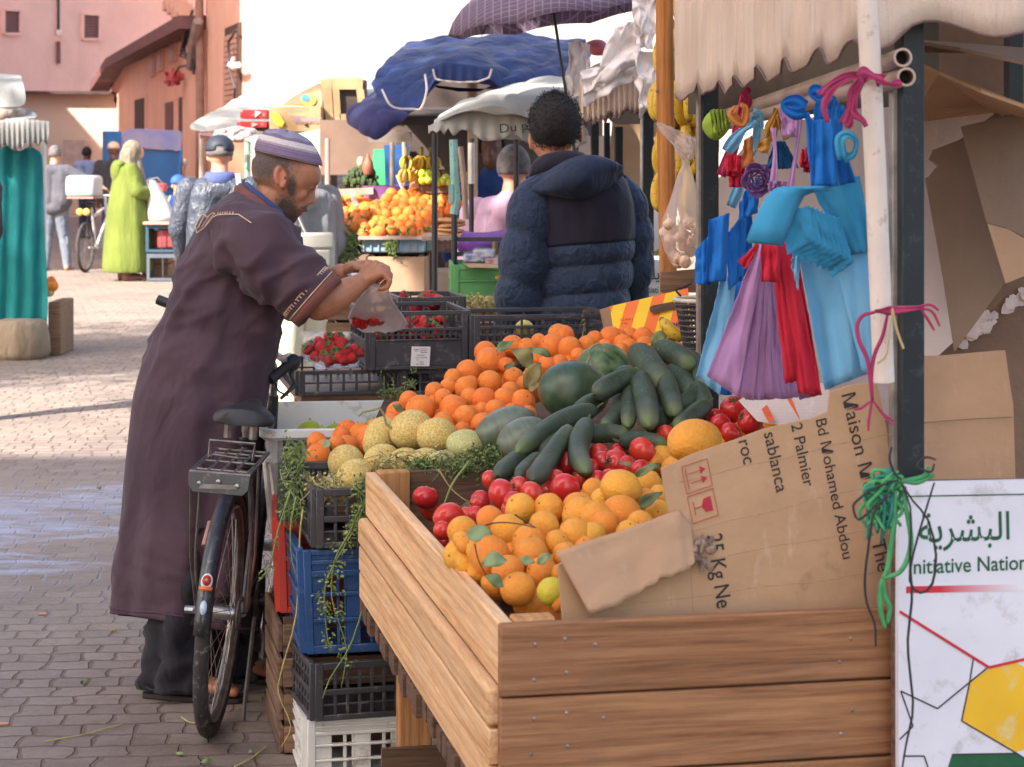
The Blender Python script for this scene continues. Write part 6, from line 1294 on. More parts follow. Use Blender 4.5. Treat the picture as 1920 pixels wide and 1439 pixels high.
sq=MB();sq.tube([B(0,.25,.68),B(0,.235,.80)],.0135,12);sq.tube([B(0,.235,.80),B(0,.232,.845)],.016,12);sq.build('seat_post',CHR,BI);sp_=MB()
for s in(-1,1):sp_.tube([B(s*.03,.10,.82),B(s*.03,.14,.845),B(s*.02,.30,.845)],.004,6);sp_.tube([B(s*.035,.105,.80+.006*i)for i in range(7)],.012,8)
sp_.build('saddle_springs',CHR,BI);fr2=MB()
for k in range(6):c=[B(.017*math.cos(6.283*j/14),.242+.017*math.sin(6.283*j/14),.70+.016*k)for j in range(14)];fr2.tube(c+c[:1],.007,6,False)
fr2.build('spring_collar',BLKR,BI)
rk=MB();ZR=.755
for x in(-.07,-.035,0,.035,.07):rk.tube([B(x,-.23,ZR),B(x,.17,ZR)],.0042,6)
rk.tube([B(-.075,.17,ZR),B(-.078,-.1,ZR),B(-.078,-.235,ZR-.002),B(.078,-.235,ZR-.002),B(.078,-.1,ZR),B(.075,.17,ZR),B(-.075,.17,ZR)],.005,6)
for y in(-.2,-.05,.1):rk.tube([B(-.07,y,ZR),B(.07,y,ZR)],.004,6)
for s in(-1,1):
 for dy in(-.06,.02):rk.tube([B(s*.078,-.1+dy*2.2,ZR),B(s*.082,-.03+dy,.5),B(s*.07,.0,WR+.01)],.0045,6)
rk.tube([B(-.06,-.05,ZR+.01),B(-.062,-.045,ZR+.055),B(.062,-.045,ZR+.055),B(.06,-.05,ZR+.01)],.0045,6);rk.tube([B(-.05,-.1,ZR+.02),B(-.03,-.16,ZR+.035),B(.03,-.16,ZR+.03),B(.05,-.09,ZR+.02)],.0035,6)
rk.build('rack',plain('grey_rack',C(132,122,114),C(96,88,84),.4,20,.5,.6),BI)
pl=MB().prism([B(-.082,-.242,ZR-.002),B(.082,-.242,ZR-.002),B(.08,-.246,ZR-.04),B(.066,-.248,ZR-.055),B(-.066,-.248,ZR-.055),B(-.08,-.246,ZR-.04)],(0,.004,0)).build('reflector_plate',FEN,BI,bevel=.003);bb_=MB()
for x in(-.05,0,.05):bb_.ell(B(x,-.25,ZR-.03+.008*(x==0)),(.0075,.004,.0075),None,10,8)
bb_.beam(B(-.05,-.25,ZR-.037),B(.05,-.25,ZR-.032),.004,.012);bb_.build('bolts',CHR,pl)
hbm=RZ(R(46));hc_=B(0,.79,.90)
def HBp(x,y,z):return hc_+hbm@Vector((x,y,z))
GL,GR_=P(306,565,6.86),P(522,694,6.34)
hb=MB();hb.tube([B(0,.80,.84),hc_],.012,10);ml=hc_+Vector((-.05,.03,.02));mr=hc_+Vector((.05,-.03,.01));mb,_=sweep([P(318,570,6.84),P(345,590,6.84),P(400,596,6.75),hc_,P(500,652,6.62),P(527,672,6.50),P(544,668,6.42),P(535,684,6.36)],lambda t:.011,10);hb.add(mb.v,mb.f);hb.build('handlebar',CHR,BI)
MB().tube([P(322,572,6.85),P(296,562,6.86)],.0165,12).build('grip',BLKR,BI);MB().tube([P(552,676,6.40),P(545,682,6.38),P(542,684,6.37),P(506,713,6.32)],[.022,.022,.0155,.0165],14).build('grip',BLKR,BI)
lv=MB();lv.tube([P(550,684,6.4),P(545,705,6.38),P(553,722,6.37),P(540,735,6.36),P(526,748,6.36)],[.01,.007,.008,.006,.005],7);lv.ell(P(551,680,6.41),(.02,.024,.026),None,12,8);lv.build('brake_lever',FEN,BI);sweep([P(508,655,6.4),P(512,690,6.38),P(520,730,6.4),P(540,742,6.5)],lambda t:.003,5)[0].build('brake_cable',BLKR,BI)
ck=MB();c=[B(.05,.44+.085*math.cos(6.283*k/40),.28+.085*math.sin(6.283*k/40))for k in range(40)];ck.tube(c+c[:1],.006,6,False)
for k in range(5):a=1.256*k;ck.tube([B(.05,.44,.28),B(.05,.44+.08*math.cos(a),.28+.08*math.sin(a))],.005,5)
ck.tube([B(-.07,.44,.28),B(.07,.44,.28)],.012,8);ck.tube([B(.072,.44,.28),B(.08,.40,.12)],.009,8);ck.tube([B(-.072,.44,.28),B(-.08,.48,.44)],.009,8);ck.build('crank',FRM,BI)
for(x,y,z)in((.125,.40,.12),(-.125,.48,.44)):MB().box(B(x,y,z),(.085,.07,.024),BM_.to_3x3().to_4x4()).build('pedal',BLKR,BI,bevel=.004)
ch=MB();
for(dz,r0)in((.083,.04),(-.083,-.04)):ch.tube([B(.05,.44,.28+dz),B(.05,.0,WR+r0)],.0045,6)
c=[B(.05,.04*math.cos(6.283*k/20),WR+.04*math.sin(6.283*k/20))for k in range(20)];ch.tube(c+c[:1],.005,6,False);ch.build('chain',FRM,BI)
MB().tube([B(-.07,-.01,WR),B(-.075,-.0,WR),B(-.1,0,WR)],[.008,.011,.011],8).build('axle_nut',CHR,BI);MB().tube([B(.09,.02,WR-.01),B(.085,.0,.1),B(.087,-.01,.045)],.006,6).build('kickstand',FRM,BI)
MB().tube([B(-.06,.10,.56),B(-.065,.06,.50)],[.012,.014],8).build('pump',plain('pinkish_tape',C(176,130,116),C(140,104,96),.7,20),BI)
# ---------------------------------------------------------------- vendor in the padded jacket
YV=8.0;SV=YV/4000
def V(px,py,dy=0):return P(px,py,YV+dy)
ven=thing('person','person with short black hair in navy padded jacket, back turned, behind the black crates','person',PY(1085,YV,0));VO=ORG[ven]
SK2=skin('tan_skin',C(186,126,94),C(166,108,80));HAIR=NT('short_black_hair');HAIR.bump(HAIR.noise(110,5,.8),.6,.01);HAIR=HAIR.fin(HAIR.mix(HAIR.rng(HAIR.noise(150,3,.7),.35,.7),C(34,26,24),C(70,54,48)),.75,.25)if False else HAIR
_h=HAIR;_h.val(_h.p.inputs['Base Color'],_h.mix(_h.rng(_h.noise(150,3,.7),.38,.7),C(26,21,20),C(52,41,37)));_h.p.inputs['Roughness'].default_value=.8;HAIR=_h.m
b=MB();b.ell(V(1040,236),(.086,.098,.112),None,22,16);b.ell(V(1034,268,.03),(.07,.08,.075),None,18,12);b.cap(V(1042,280),.062,V(1052,345,.02),.072,14);b.ell(V(1030,262,.10),(.03,.03,.04),None,10,8)
for(x,y)in((996,262),(1088,248)):b.ell(V(x,y,.02),(.012,.024,.034),None,12,8);b.ell(V(x,y+14,.02),(.009,.014,.012),None,8,6)
b.cap(V(1085,400),.15,V(1085,620),.15,14);b.limb([V(1000,370,-.02),V(985,520,-.03),V(990,640,.12)],[.05,.045,.032],12);b.limb([V(1165,375,.06),V(1190,500,.08),V(1172,610,.17),V(1160,640,.2)],[.045,.042,.036,.03],12)
for(wr,sx)in((V(990,640,.12),-1),(V(1160,640,.2),1)):
 kk=[wr+Vector((-.03+.02*i,.07,-.02))for i in range(4)];hand(b,wr,kk,[[k,k+Vector((0,.035,-.012)),k+Vector((0,.05,-.035))]for k in kk],[wr+Vector((-.03*sx,.03,0)),wr+Vector((-.045*sx,.06,-.01))])
for s in(-1,1):b.limb([PY(1085+s*42,YV,.86),PY(1085+s*48,YV+.02,.47),PY(1085+s*48,YV,.08)],[.09,.065,.042],12);foot(b,PY(1085+s*48,YV-.05,.01),PY(1085+s*50,YV+.19,.01))
b.build('body',SK2,ven,remesh=.007,smooth=3)
hr=MB().ell(V(1040,230,-.008),(.090,.101,.104),None,40,26);hr.v=[p for p in hr.v]
keep=[]
for f in hr.f:
 c=sum((hr.v[i]for i in f),Vector())/len(f);px=960+c.x/c.y*4000;py=284-(c.z-H)*4000/c.y
 if py<262 or(c.y<YV and py<291-abs(px-1045)*.10):keep.append(f)
hr.f=keep;hr.build('hair',HAIR,ven,ang=180,solid=.012,disp=(.010,.04,2))
cl=MB();gg=random.Random(77)
for f in hr.f:
 c=sum((hr.v[i]for i in f),Vector())/len(f);nn=(c-V(1040,230,-.008)).normalized()
 for _ in range(5):
  p=c+Vector((gg.gauss(0,.006),gg.gauss(0,.006),gg.gauss(0,.006)))+nn*.004;d=(nn+Vector((gg.gauss(0,.5),gg.gauss(0,.5),gg.gauss(0,.5)))).normalized()*gg.uniform(.004,.009);cl.tube([p,p+d*.6+Vector((gg.gauss(0,.002),0,gg.gauss(0,.002))),p+d],[.0016,.0013,.0005],3,False)
cl.build('hair_curls',HAIR,ven,ang=180)
NAVY=fabric('navy_padded_nylon',C(50,62,82),C(42,52,72),4,900,.75,.6,fs=20,stretch=(1.2,1.2,1));YOKE=fabric('dark_yoke',C(44,40,54),C(36,34,46),4,900,.5,.75,fs=12)
def puff(py,seams):
 for a_,b_ in zip(seams,seams[1:]):
  if a_<=py<=b_:return math.sin(math.pi*(py-a_)/(b_-a_))**.55
 return .5
vr=[(300,1022,1092,.07),(312,1006,1130,.12),(330,990,1162,.16),(355,985,1178,.185),(390,984,1188,.20),(430,990,1192,.20),(480,996,1190,.20),(530,996,1186,.20),(580,992,1180,.20),(640,990,1178,.20),(700,996,1172,.195)]
def vring(py,sc_,n=64,f0=1):
 xl,xr,hd=[float(np.interp(py,[r[0]for r in vr],[r[c]for r in vr]))for c in(1,2,3)];ring=[]
 for k in range(n):
  a=6.2832*k/n;ca=math.copysign(abs(math.cos(a))**.8,math.cos(a));sa=math.copysign(abs(math.sin(a))**.8,math.sin(a));w=sc_+.012*noise.noise(Vector((math.cos(a)*3,math.sin(a)*3,py*.03)))+.006*math.sin(a*14+py*.05)
  ring.append(V((xl+xr)/2+(xr-xl)/2*ca*w,py+9*math.cos(a)*-1*f0,hd*sa*w))
 return ring
ys=[452+(700-452)*i/60 for i in range(61)];MB().rings([vring(y,.915+.095*puff(y,(452,498,552,612,660,702)))for y in ys],cap=False).build('jacket_body',NAVY,ven,ang=180,solid=.004)
ys=[300+(458-300)*i/30 for i in range(31)];MB().rings([vring(y,.995)for y in ys],cap=False).build('yoke',YOKE,ven,ang=180,solid=.004)
def psleeve(path,rad,seams,yoke_to,name):
 mb,al=sweep(path,lambda t:float(np.interp(t,np.linspace(0,1,len(rad)),rad)),30)
 for i,p in enumerate(mb.v):
  py=284-(p.z-H)*4000/p.y;c=sum(mb.v[(i//30)*30:(i//30)*30+30],Vector())/30;pc=284-(c.z-H)*4000/c.y+12*math.sin(6.283*(i%30)/30)
  mb.v[i]=c+(p-c)*(.87+.15*puff(pc,seams)+.03*noise.noise(p*14))
 mb.f=[f for f in mb.f if len(f)==4];return mb.build(name,NAVY,ven,ang=180,solid=.004)
def fine(path,m=6):
 out=[];P_=[Vector(p)for p in path]
 for a_,b_ in zip(P_,P_[1:]):out+=[a_.lerp(b_,i/m)for i in range(m)]
 return out+[P_[-1]]
def psl(path,rad,seams,name):
 mb,al=sweep(path,lambda t:float(np.interp(t,np.linspace(0,1,len(rad)),rad)),32,m=54)
 for i in range(len(mb.v)):pass
 v2=[]
 for i,p in enumerate(mb.v):
  r0=(i//32)*32;c=sum(mb.v[r0:r0+32],Vector())/32;pc=284-(c.z-H)*4000/c.y+10*math.sin(6.283*(i%32)/32);v2.append(c+(p-c)*(.80+.23*puff(pc,seams)+.05*noise.noise(p*12)))
 mb.v=v2;mb.f=[f for f in mb.f if len(f)==4];return mb.build(name,NAVY,ven,ang=180,solid=.004)
psl([V(1030,352,-.05),V(1002,385,-.10),V(990,440,-.12),V(982,500,-.12),V(974,560,-.10),V(968,620,-.04),V(975,660,.06)],[.07,.088,.094,.095,.09,.08,.06],(340,448,530,600,650,690),'sleeve')
psl([V(1150,348,.05),V(1178,385,.08),V(1188,440,.08),V(1190,500,.08),V(1182,560,.12),V(1168,620,.18)],[.06,.072,.074,.072,.066,.055],(340,420,480,540,600,650),'sleeve')
hd_=MB();rgs=[]
for i in range(17):
 t=i/16;cx=lerp(990,1168,t);cy=lerp(350,338,t)-34*math.sin(t*2.4);hh_=8+44*math.sin(math.pi*min(1,t*1.02))**.8*(.35+.75*t);rgs.append([V(cx+5*math.sin(a*2),cy+hh_*.55+hh_*math.sin(a)*(1+.06*noise.noise(Vector((a,t*3,1)))),-.14-.05*math.sin(math.pi*t)+(.085*math.sin(math.pi*t)+.012)*math.cos(a)+.008*noise.noise(Vector((a*1.5,t*5,2))))for a in[6.2832*k/28 for k in range(28)]])
hd_.rings(rgs).build('hood',fabric('navy_hood',C(46,54,74),C(38,46,64),4,900,.6,.7),ven,ang=180,sub=1)
def vcol(xl,yl,xr,yr,hd,dy=0):return[V((xl+xr)/2+(xr-xl)/2*math.cos(6.283*k/36),(yl+yr)/2+(yr-yl)/2*math.cos(6.283*k/36)+16*math.sin(6.283*k/36),dy+hd*math.sin(6.283*k/36))for k in range(36)]
MB().rings([vcol(990,338,1125,330,.12),vcol(996,316,1112,306,.11),vcol(1004,304,1098,296,.098),vcol(1010,308,1092,300,.09)],cap=False).jitter(.006,14).build('collar',YOKE,ven,ang=180,solid=.006)
for s in(-1,1):MB().limb([PY(1085+s*42,YV,.84),PY(1085+s*48,YV+.02,.47),PY(1085+s*48,YV,.07)],[.105,.085,.075],14).build('trouser_leg',TRO,ven,remesh=.012,smooth=4)
# ================================================================== MIDDLE STALLS
WHC=fabric('white_canvas',C(210,204,192),C(190,184,172),3,500,.6,trans=.3,fs=7);BLT=fabric('blue_tarpaulin',C(46,60,104),C(32,44,82),2.5,300,.9,.6,trans=.08,fs=8);BLT2=fabric('dark_blue_tarpaulin',C(58,56,96),C(48,46,82),3,300,.7,.7,fs=8)
PVC=plain('milky_plastic_sheet',C(180,182,172),C(160,166,156),.35,3,.5,trans=.3,bump=.6,bs=6);GREYC=fabric('grey_tarpaulin',C(172,158,146),C(150,138,128),4,400,.4)
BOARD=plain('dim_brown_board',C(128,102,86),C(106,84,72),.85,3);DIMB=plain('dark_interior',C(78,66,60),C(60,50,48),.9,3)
def surf(rows,name,mat,parent,solid=.003,sub=2,wob=.012,ws=3.0,label=None,cat=None,rum=0):
 """sheet through rows of (px, py, Y) points, all rows of one length"""
 n=len(rows[0]);mb=MB();vs=[P(*p)for r in rows for p in r];vs=[v+noise.noise_vector(v*ws)*wob for v in vs]
 mb.add(vs,[(j*n+i,j*n+i+1,(j+1)*n+i+1,(j+1)*n+i)for j in range(len(rows)-1)for i in range(n-1)])
 o=mb.build(name,mat,parent,ang=180,sub=sub+(1 if rum else 0),solid=solid,disp=(rum,.28,2)if rum else None)
 if label:tag(o,label,cat)
 return o
def post(px,py0,py1,Y,w,mat,parent,name='post',to_ground=True,px1=None):
 a=P(px,py0,Y);b_=P(px1 or px,py1,Y);b_=Vector((b_.x,b_.y,0 if to_ground else b_.z));return MB().tube([a,b_],w/2,8).build(name,mat,parent)
def scallop(top,low,Y,name,mat,parent,n=60,wob=.01,fold=.02,trim=None,Yf=None,th=.002):
 """valance: traced upper edge and scalloped lower edge"""
 xs=[q[0]for q in low];x0,x1=low[0][0],low[-1][0];mb=MB();vs=[];m=6
 for j in range(m+1):
  for i in range(n+1):
   px=lerp(x0,x1,i/n);yl=float(np.interp(px,xs,[q[1]for q in low]));yt=float(np.interp(px,[q[0]for q in top],[q[1]for q in top]));f=j/m
   Yq=(Yf(px)if Yf else Y)+fold*math.sin(i*.9)*(1-f)*.4-.02*(1-f);vs.append(P(px,lerp(yl,yt,f),Yq))
 mb.add(vs,[(j*(n+1)+i,j*(n+1)+i+1,(j+1)*(n+1)+i+1,(j+1)*(n+1)+i)for j in range(m)for i in range(n)]);o=mb.build(name,mat,parent,ang=180,solid=th)
 if trim:MB().tube([v+Vector((0,-.004,0))for v in vs[:n+1]],.006,5).build('piping',trim,parent)
 return o
 # ---- white awning stall with lettering, nearest in the middle
ds=thing('market_stall','low stall with a sagging off-white awning lettered along its scalloped edge, standing behind the vendor','stall',PY(950,9.6,0))
surf([[(806,238,9.3),(850,212,9.2),(900,205,9.15),(960,215,9.15),(1020,232,9.2),(1100,240,9.3)],[(822,222,9.5),(862,196,9.5),(915,180,9.5),(975,168,9.5),(1040,172,9.5),(1110,180,9.6)],[(850,208,9.9),(885,190,9.9),(935,172,9.9),(1000,148,9.9),(1060,138,9.9),(1130,140,9.9)],[(880,210,10.6),(920,195,10.6),(970,180,10.6),(1020,160,10.6),(1080,150,10.6),(1140,150,10.6)]],'awning_roof',WHC,ds,rum=.10)
scallop([(806,236),(850,210),(900,204),(960,214),(1020,230),(1100,240)],[(803,252),(812,244),(818,250),(826,243),(833,254),(840,240),(850,256),(866,243),(880,246),(893,255),(905,265),(922,264),(940,262),(955,254),(970,254),(985,266),(1000,274),(1015,264),(1030,262),(1050,270),(1075,280),(1100,268)],9.28,'valance',WHC,ds,80,trim=None)
textmesh('Du port','lettering',INK,ds,P(936,250,9.22),(1,0,.12),(-.1,0,1),.055,1.15,0)
surf([[(880,255,10.4),(960,262,10.4),(1040,272,10.4),(1110,280,10.4)],[(880,225,10.5),(960,222,10.5),(1040,220,10.5),(1110,230,10.5)]],'rear_valance',GREYC,ds,wob=.02)
BLKP=plain('black_thin_post',C(58,58,62),C(44,44,48),.4,10,.4);TEALP=plain('worn_teal_post',C(150,190,178),C(120,160,150),.6,10,wear=C(90,110,104));WHP=plain('white_post',C(226,220,212),C(206,198,190),.5);WOODP=plain('grey_wood_pole',C(176,152,136),C(150,128,114),.8,8)
post(815,250,480,9.35,.026,BLKP,ds);post(968,262,480,9.3,.024,BLKP,ds);post(884,260,480,10.3,.024,BLKP,ds,px1=884);MB().tube([P(884,268,10.28),P(884,345,10.28)],.0155,8).build('white_sleeve',WHP,ds)
MB().tube([P(863,275,10.2),P(870,340,10.2),P(874,412,10.2)],.014,8).build('pole',WOODP,ds)
tp=MB();tp.tube([P(850,262,9.1),P(852,330,9.1),P(856,372,9.1),P(851,402,9.1)],.018,8);tp.build('post',TEALP,ds);post(852,400,480,9.1,.026,BLKP,ds);MB().hexa([P(841,380,9.08),P(850,380,9.08),P(850,380,9.12),P(841,380,9.12),P(841,346,9.08),P(850,346,9.08),P(850,346,9.12),P(841,346,9.12)]).build('bracket',TEALP,ds)
MB().beam(P(848,449,9.12),P(970,449,9.12),.02,.018).build('rail',BLKP,ds);MB().beam(P(846,478,9.12),P(950,470,9.12),.02,.018).build('rail',BLKP,ds)
ct=thing('counter','grey plank counter carrying round loaves of bread beside the orange stall','counter',PY(835,9.6,0))
MB().box(PY(842,9.62,0)+Vector((0,.12,.53)),(.15,.3,1.06)).build('body',plain('grey_plank_board',C(158,142,128),C(138,122,110),.9,6),ct,bevel=.004);MB().box(P(842,446,9.62)+Vector((.02,.1,0)),(.28,.42,.02)).build('top',WOODP,ct,bevel=.003)
lt=MB()
for k in range(7):lt.beam(P(817+k*4.5,474,9.42),P(813+k*5.5+(k%2)*4,450,9.42),.006,.006)
lt.build('lattice',W_DARK,ct)
BREAD=plain('bread_crust',C(206,156,106),C(184,130,84),.7,14,wear=C(232,198,156))
for i,(px,py,w,lb)in enumerate(((835,440,26,'pale flat loaf at the bottom left of the bread pile'),(862,441,26,'flat loaf lying at the right foot of the bread pile'),(846,432,27,'second loaf from the bottom of the bread pile'),(848,423,26,'third loaf from the bottom of the bread pile'),(847,414,27,'topmost round loaf of the bread pile'))):
 o=MB().ell((0,0,0),1,None,24,12).build('bread',BREAD,local=True,ang=180);o.location=P(px,py,9.62);o.scale=(w*.0024,.06,.0125);o.rotation_euler=(0,R(4*(-1)**i),0);tag(o,lb,'bread')
PURC=fabric('purple_mesh_cloth',C(136,82,168),C(112,62,146),6,500,.8,fs=14)
surf([[(852,480,9.3),(880,480,9.25),(910,478,9.2),(950,474,9.2),(980,474,9.2)],[(856,452,9.2),(885,456,9.15),(915,452,9.12),(950,455,9.1),(980,452,9.1)],[(870,430,9.3),(890,436,9.3),(920,432,9.3),(955,428,9.3),(985,428,9.3)],[(875,438,9.7),(895,440,9.7),(925,436,9.7),(955,432,9.7),(985,432,9.7)]],'cloth',PURC,None,wob=.03,ws=9,label='crumpled purple mesh cloth lying behind the rail of the lettered stall',cat='cloth')
crate('plastic_crate','green plastic crate with a yellow catch standing left of the padded jacket',PY(851,8.75,.985),R(3),.40,.4,.15,plain('green_crate_plastic',C(96,158,96),C(78,138,80),.45,6,wear=C(140,168,120)),[(0,.08,'rail',0),(.08,.52,'solid',0),(.52,.58,'rail',0),(.58,.86,'solid',0),(.86,1,'rail',0)])
woodcrate('old wooden crate under the green crate',PY(852,8.76,.002),R(3),.40,.4,.98,6)
tag(MB().ell(P(935,521,8.72),(.016,.01,.009),None,10,8).build('catch',plain('yellow_plastic',C(236,176,56),None,.5),bpy.data.objects['plastic_crate.'+'%03d'%0]if False else None),'yellow plastic catch on the green crate','catch')
blades(200,lambda g:P(g.uniform(850,940),g.uniform(562,580),g.uniform(8.6,8.72)),.06,GR2,'hay','hay in front of the green crate',31,.002)
tag(MB().hexa([PY(848,8.5,.93)+Vector((x,y,z))for z in(-.012,0)for x,y in((0,0),(.30,0),(.30,.24),(0,.24))]).build('pink_board',plain('pink_board',C(206,178,190),C(190,160,174),.6)),'pale pink board edge behind the rear strawberry crate','board')
sheet('flattened card tray on the green crate under the plastic packs',[(866,492),(948,498),(946,503),(880,502)],8.78,8.6,CARD)
for(px,py,lb)in((890,482,'clear pack of blue berries on the card tray, left one'),(908,474,'clear pack of grey berries highest on the card tray'),(930,488,'clear pack of red berries next to the padded jacket')):
 t=thing('punnet',lb,'punnet',P(px,py+8,8.8));MB().box(P(px,py+2,8.8),(.085,.12,.03)).build('berries',plain('berry_'+lb.split()[3],C(90,96,130)if 'blue' in lb else(C(140,138,150)if 'grey' in lb else C(176,90,96)),C(190,194,206),.5,60),t,bevel=.006);MB().box(P(px,py,8.8),(.095,.13,.042)).build('lid',CLR,t,bevel=.01)
bunch('few yellow bananas lying on the packs beside the padded jacket',P(928,476,8.85),5,.42,9,None,1)
# ---- orange stall
os_=thing('market_stall','dim fruit stall with brown boards and thin posts behind the heap of background oranges','stall',PY(760,13.2,0))
YO=12.0
MB().hexa(slab((PY(600,13.6,0).x,13.6),(PY(1130,13.6,0).x,13.6),0,1.80,.1)).build('back_board',BOARD,os_);MB().hexa(slab((PY(742,13.3,0).x,13.3),(PY(1110,13.3,0).x,13.3),0,2.1,.1)).build('shade_backing',DIMB,os_)  # second, dark sheet stands in for the shade inside the stall
for px in(614,735,758):post(px,260,420,12.9,.03,WOODP if px==614 else GREYM,os_)
MB().hexa([P(694,358,13.5),P(722,358,13.5),P(722,358,13.55),P(694,358,13.55),P(700,280,13.5),P(726,280,13.5),P(726,280,13.55),P(700,280,13.55)]).build('green_cloth',plain('bright_green_cloth',C(70,170,110),C(50,140,90),.8),os_);MB().hexa([P(724,372,13.2),P(768,372,13.2),P(768,372,13.26),P(724,372,13.26),P(720,272,13.2),P(768,272,13.2),P(768,272,13.26),P(720,272,13.26)]).build('blue_cloth',plain('deep_blue_cloth',C(40,84,140),C(30,60,112),.8),os_)
def obox(px0,px1,py0,py1,Y,d):return[P(px0,py1,Y),P(px1,py1,Y),P(px1,py1,Y)+Vector((0,d,0)),P(px0,py1,Y)+Vector((0,d,0)),P(px0,py0,Y),P(px1,py0,Y),P(px1,py0,Y)+Vector((0,d,0)),P(px0,py0,Y)+Vector((0,d,0))]
MB().hexa(obox(690,771,248,267,12.6,.05)).build('grey_valance',plain('grey_beam',C(132,122,114),C(112,102,96),.8),os_)
GBL=plain('grey_blue_plastic',C(136,158,172),C(116,138,152),.5,5,wear=C(160,150,140))
cr2=thing('plastic_crate','faded grey blue crate under the front of the background oranges','crate',P(740,474,YO));MB().hexa(obox(676,797,447,474,YO,.5)).build('body',GBL,cr2,bevel=.01);rb=MB()
for k in range(9):rb.hexa(obox(680+k*14,682.5+k*14,449,472,YO-.012,.012))
rb.build('ribs',GBL,cr2)
tag(MB().hexa(obox(798,814,447,472,YO+.1,.4)).build('plastic_crate',plain('grey_green_plastic',C(136,156,132),C(116,136,114),.5),bevel=.008),'grey green crate beside the grey blue one','crate')
woodcrate('upright wooden crate on the ground below the grey blue crate',PY(690,YO+.02,.0),0,.32,.4,1.018,1,plain('tan_crate',C(178,146,116),C(156,124,98),.9,6));woodcrate('dark wooden crate below the left orange crate',PY(612,YO+.1,.0),0,.22,.4,.96,3)
cb_=thing('plastic_crate','dark crate with cabbage greens at the left end of the background oranges','crate',P(650,470,YO));MB().hexa(obox(626,672,440,484,YO+.02,.4)).build('body',BLK,cb_,bevel=.008)
blades(160,lambda g:P(g.uniform(622,668),g.uniform(440,500),YO-.03),.08,GR1,'cut_grass','greens hanging over the dark crate below the background oranges',33,.003,2);blades(60,lambda g:P(g.uniform(722,742),g.uniform(448,474),YO-.03),.07,GR1,'cut_grass','greens hanging over the grey blue crate',34,.003,2)
MB().beam(P(672,446,YO-.02),P(800,446,YO-.02),.05,.02).build('shelf_edge',WOODP,os_)
tag(MB().prism([P(615,470,YO+.12),P(812,462,YO+.1),P(900,450,YO+.3),P(900,372,YO+1.0),P(640,372,YO+1.0),P(612,420,YO+.5)],(0,0,-.03)).build('sloping_board',BOARD,os_),None)
rb_=random.Random(21);n_o=0
def bgo(px,py,r,Y):place(PROTO['o'],P(px,py,Y),r*Y/4000,'orange in the sunlit heap of the background stall','orange','oranges of the background stall')
for row,(y0,xa,xb,Yq)in enumerate(((438,683,812,12.0),(428,660,812,12.06),(418,645,815,12.12),(408,655,818,12.18),(398,665,850,12.26),(388,690,870,12.34),(378,728,868,12.42),(369,736,850,12.5),(431,640,690,12.1),(440,820,880,12.3),(421,820,885,12.35),(409,640,672,12.2))):
 px=xa
 while px<xb:
  bgo(px+rb_.uniform(-4,4),y0+rb_.uniform(-4,4)-5*math.exp(-((px-760)/50)**2),rb_.uniform(10.5,13),Yq+rb_.uniform(-.02,.02));px+=rb_.uniform(15,21)
for k in range(44):px=rb_.uniform(618,700);py=rb_.uniform(368,402);bgo(px,py,rb_.uniform(8.5,10.5),12.8+(385-py)*.006)
MB().beam(P(616,362,12.75),P(700,358,12.75),.03,.04).build('shelf_edge',WOODP,os_);MB().beam(P(660,364,12.6),P(672,398,12.4),.02,.03).build('divider',WOODP,os_)
g_=random.Random(17);sp_=MB()
for k in range(60):
 c=P(g_.uniform(650,810),g_.uniform(375,440),11.93+(440-400)*0);c=P(960+c.x/c.y*4000,284+(H-c.z)/c.y*4000,11.9+(440-(284+(H-c.z)/c.y*4000))*.0072)
 for _ in range(3):s=Vector((g_.gauss(0,1),g_.gauss(0,.4),g_.gauss(0,1))).normalized()*.022;sp_.add([c-s,c+s.orthogonal()*.35,c+s,c-s.orthogonal()*.35],[(0,1,2,3)])
tag(sp_.build('sprigs',LF,ang=180),'green leaf sprigs among the background oranges',kind='stuff')
tag(MB().lathe([(.0,0),(.13,0),(.16,.10),(.165,.11),(.15,.105),(.12,.02),(0,.02)],Matrix.Translation(P(729,382,12.9)),28).build('basin',plain('purple_plastic',C(130,84,136),C(112,70,120),.4)),'purple plastic basin behind the background oranges','basin')
bkc=thing('plastic_crate','black mesh crate with potatoes at the back left of the orange stall','crate',P(630,356,13));crate('plastic_crate','black mesh crate with roots at the back left of the orange stall',PY(598,12.95,1.365),0,.2,.3,.09,BLK,B6);bpy.data.objects.remove(bkc)
hb2=MB();gg=random.Random(2)
for k in range(150):hb2.ell(P(gg.gauss(676,13),gg.gauss(338,8),12.95+gg.uniform(-.05,.05)),gg.uniform(.012,.028),None,5,4)
tag(hb2.build('herb_heap',plain('dark_green_herbs',C(66,82,48),C(48,62,36),.9,12)),'dark heap of green herbs at the back of the orange stall','herbs')
tag(MB().lathe([(.01,-.055),(.025,-.05),(.036,-.015),(.03,.025),(.012,.05),(.004,.08)],Matrix.Translation(P(690,312,12.9)),18).build('squash',plain('red_brown_squash',C(150,92,70),C(120,70,56),.6,8)),'red brown squash hanging in the orange stall','squash');tag(MB().ell(P(676,304,12.95),(.022,.022,.032),None,14,10).build('gourd',plain('cream_gourd',C(212,180,146),None,.6)),'cream gourd hanging beside the red brown squash','squash')
fx=thing('wooden_box','wooden display box holding green apples under the bananas','box',P(830,345,12.4));MB().hexa(obox(786,886,343,362,12.45,.3)).build('front',W_OLD,fx);MB().prism([P(764,372,12.5),P(775,306,12.5),P(786,345,12.5),P(782,372,12.5)],(0,.25,0)).build('side_board',CARD2,fx);MB().hexa(obox(806,858,318,340,12.8,.02)).build('back_board',W_DARK,fx)
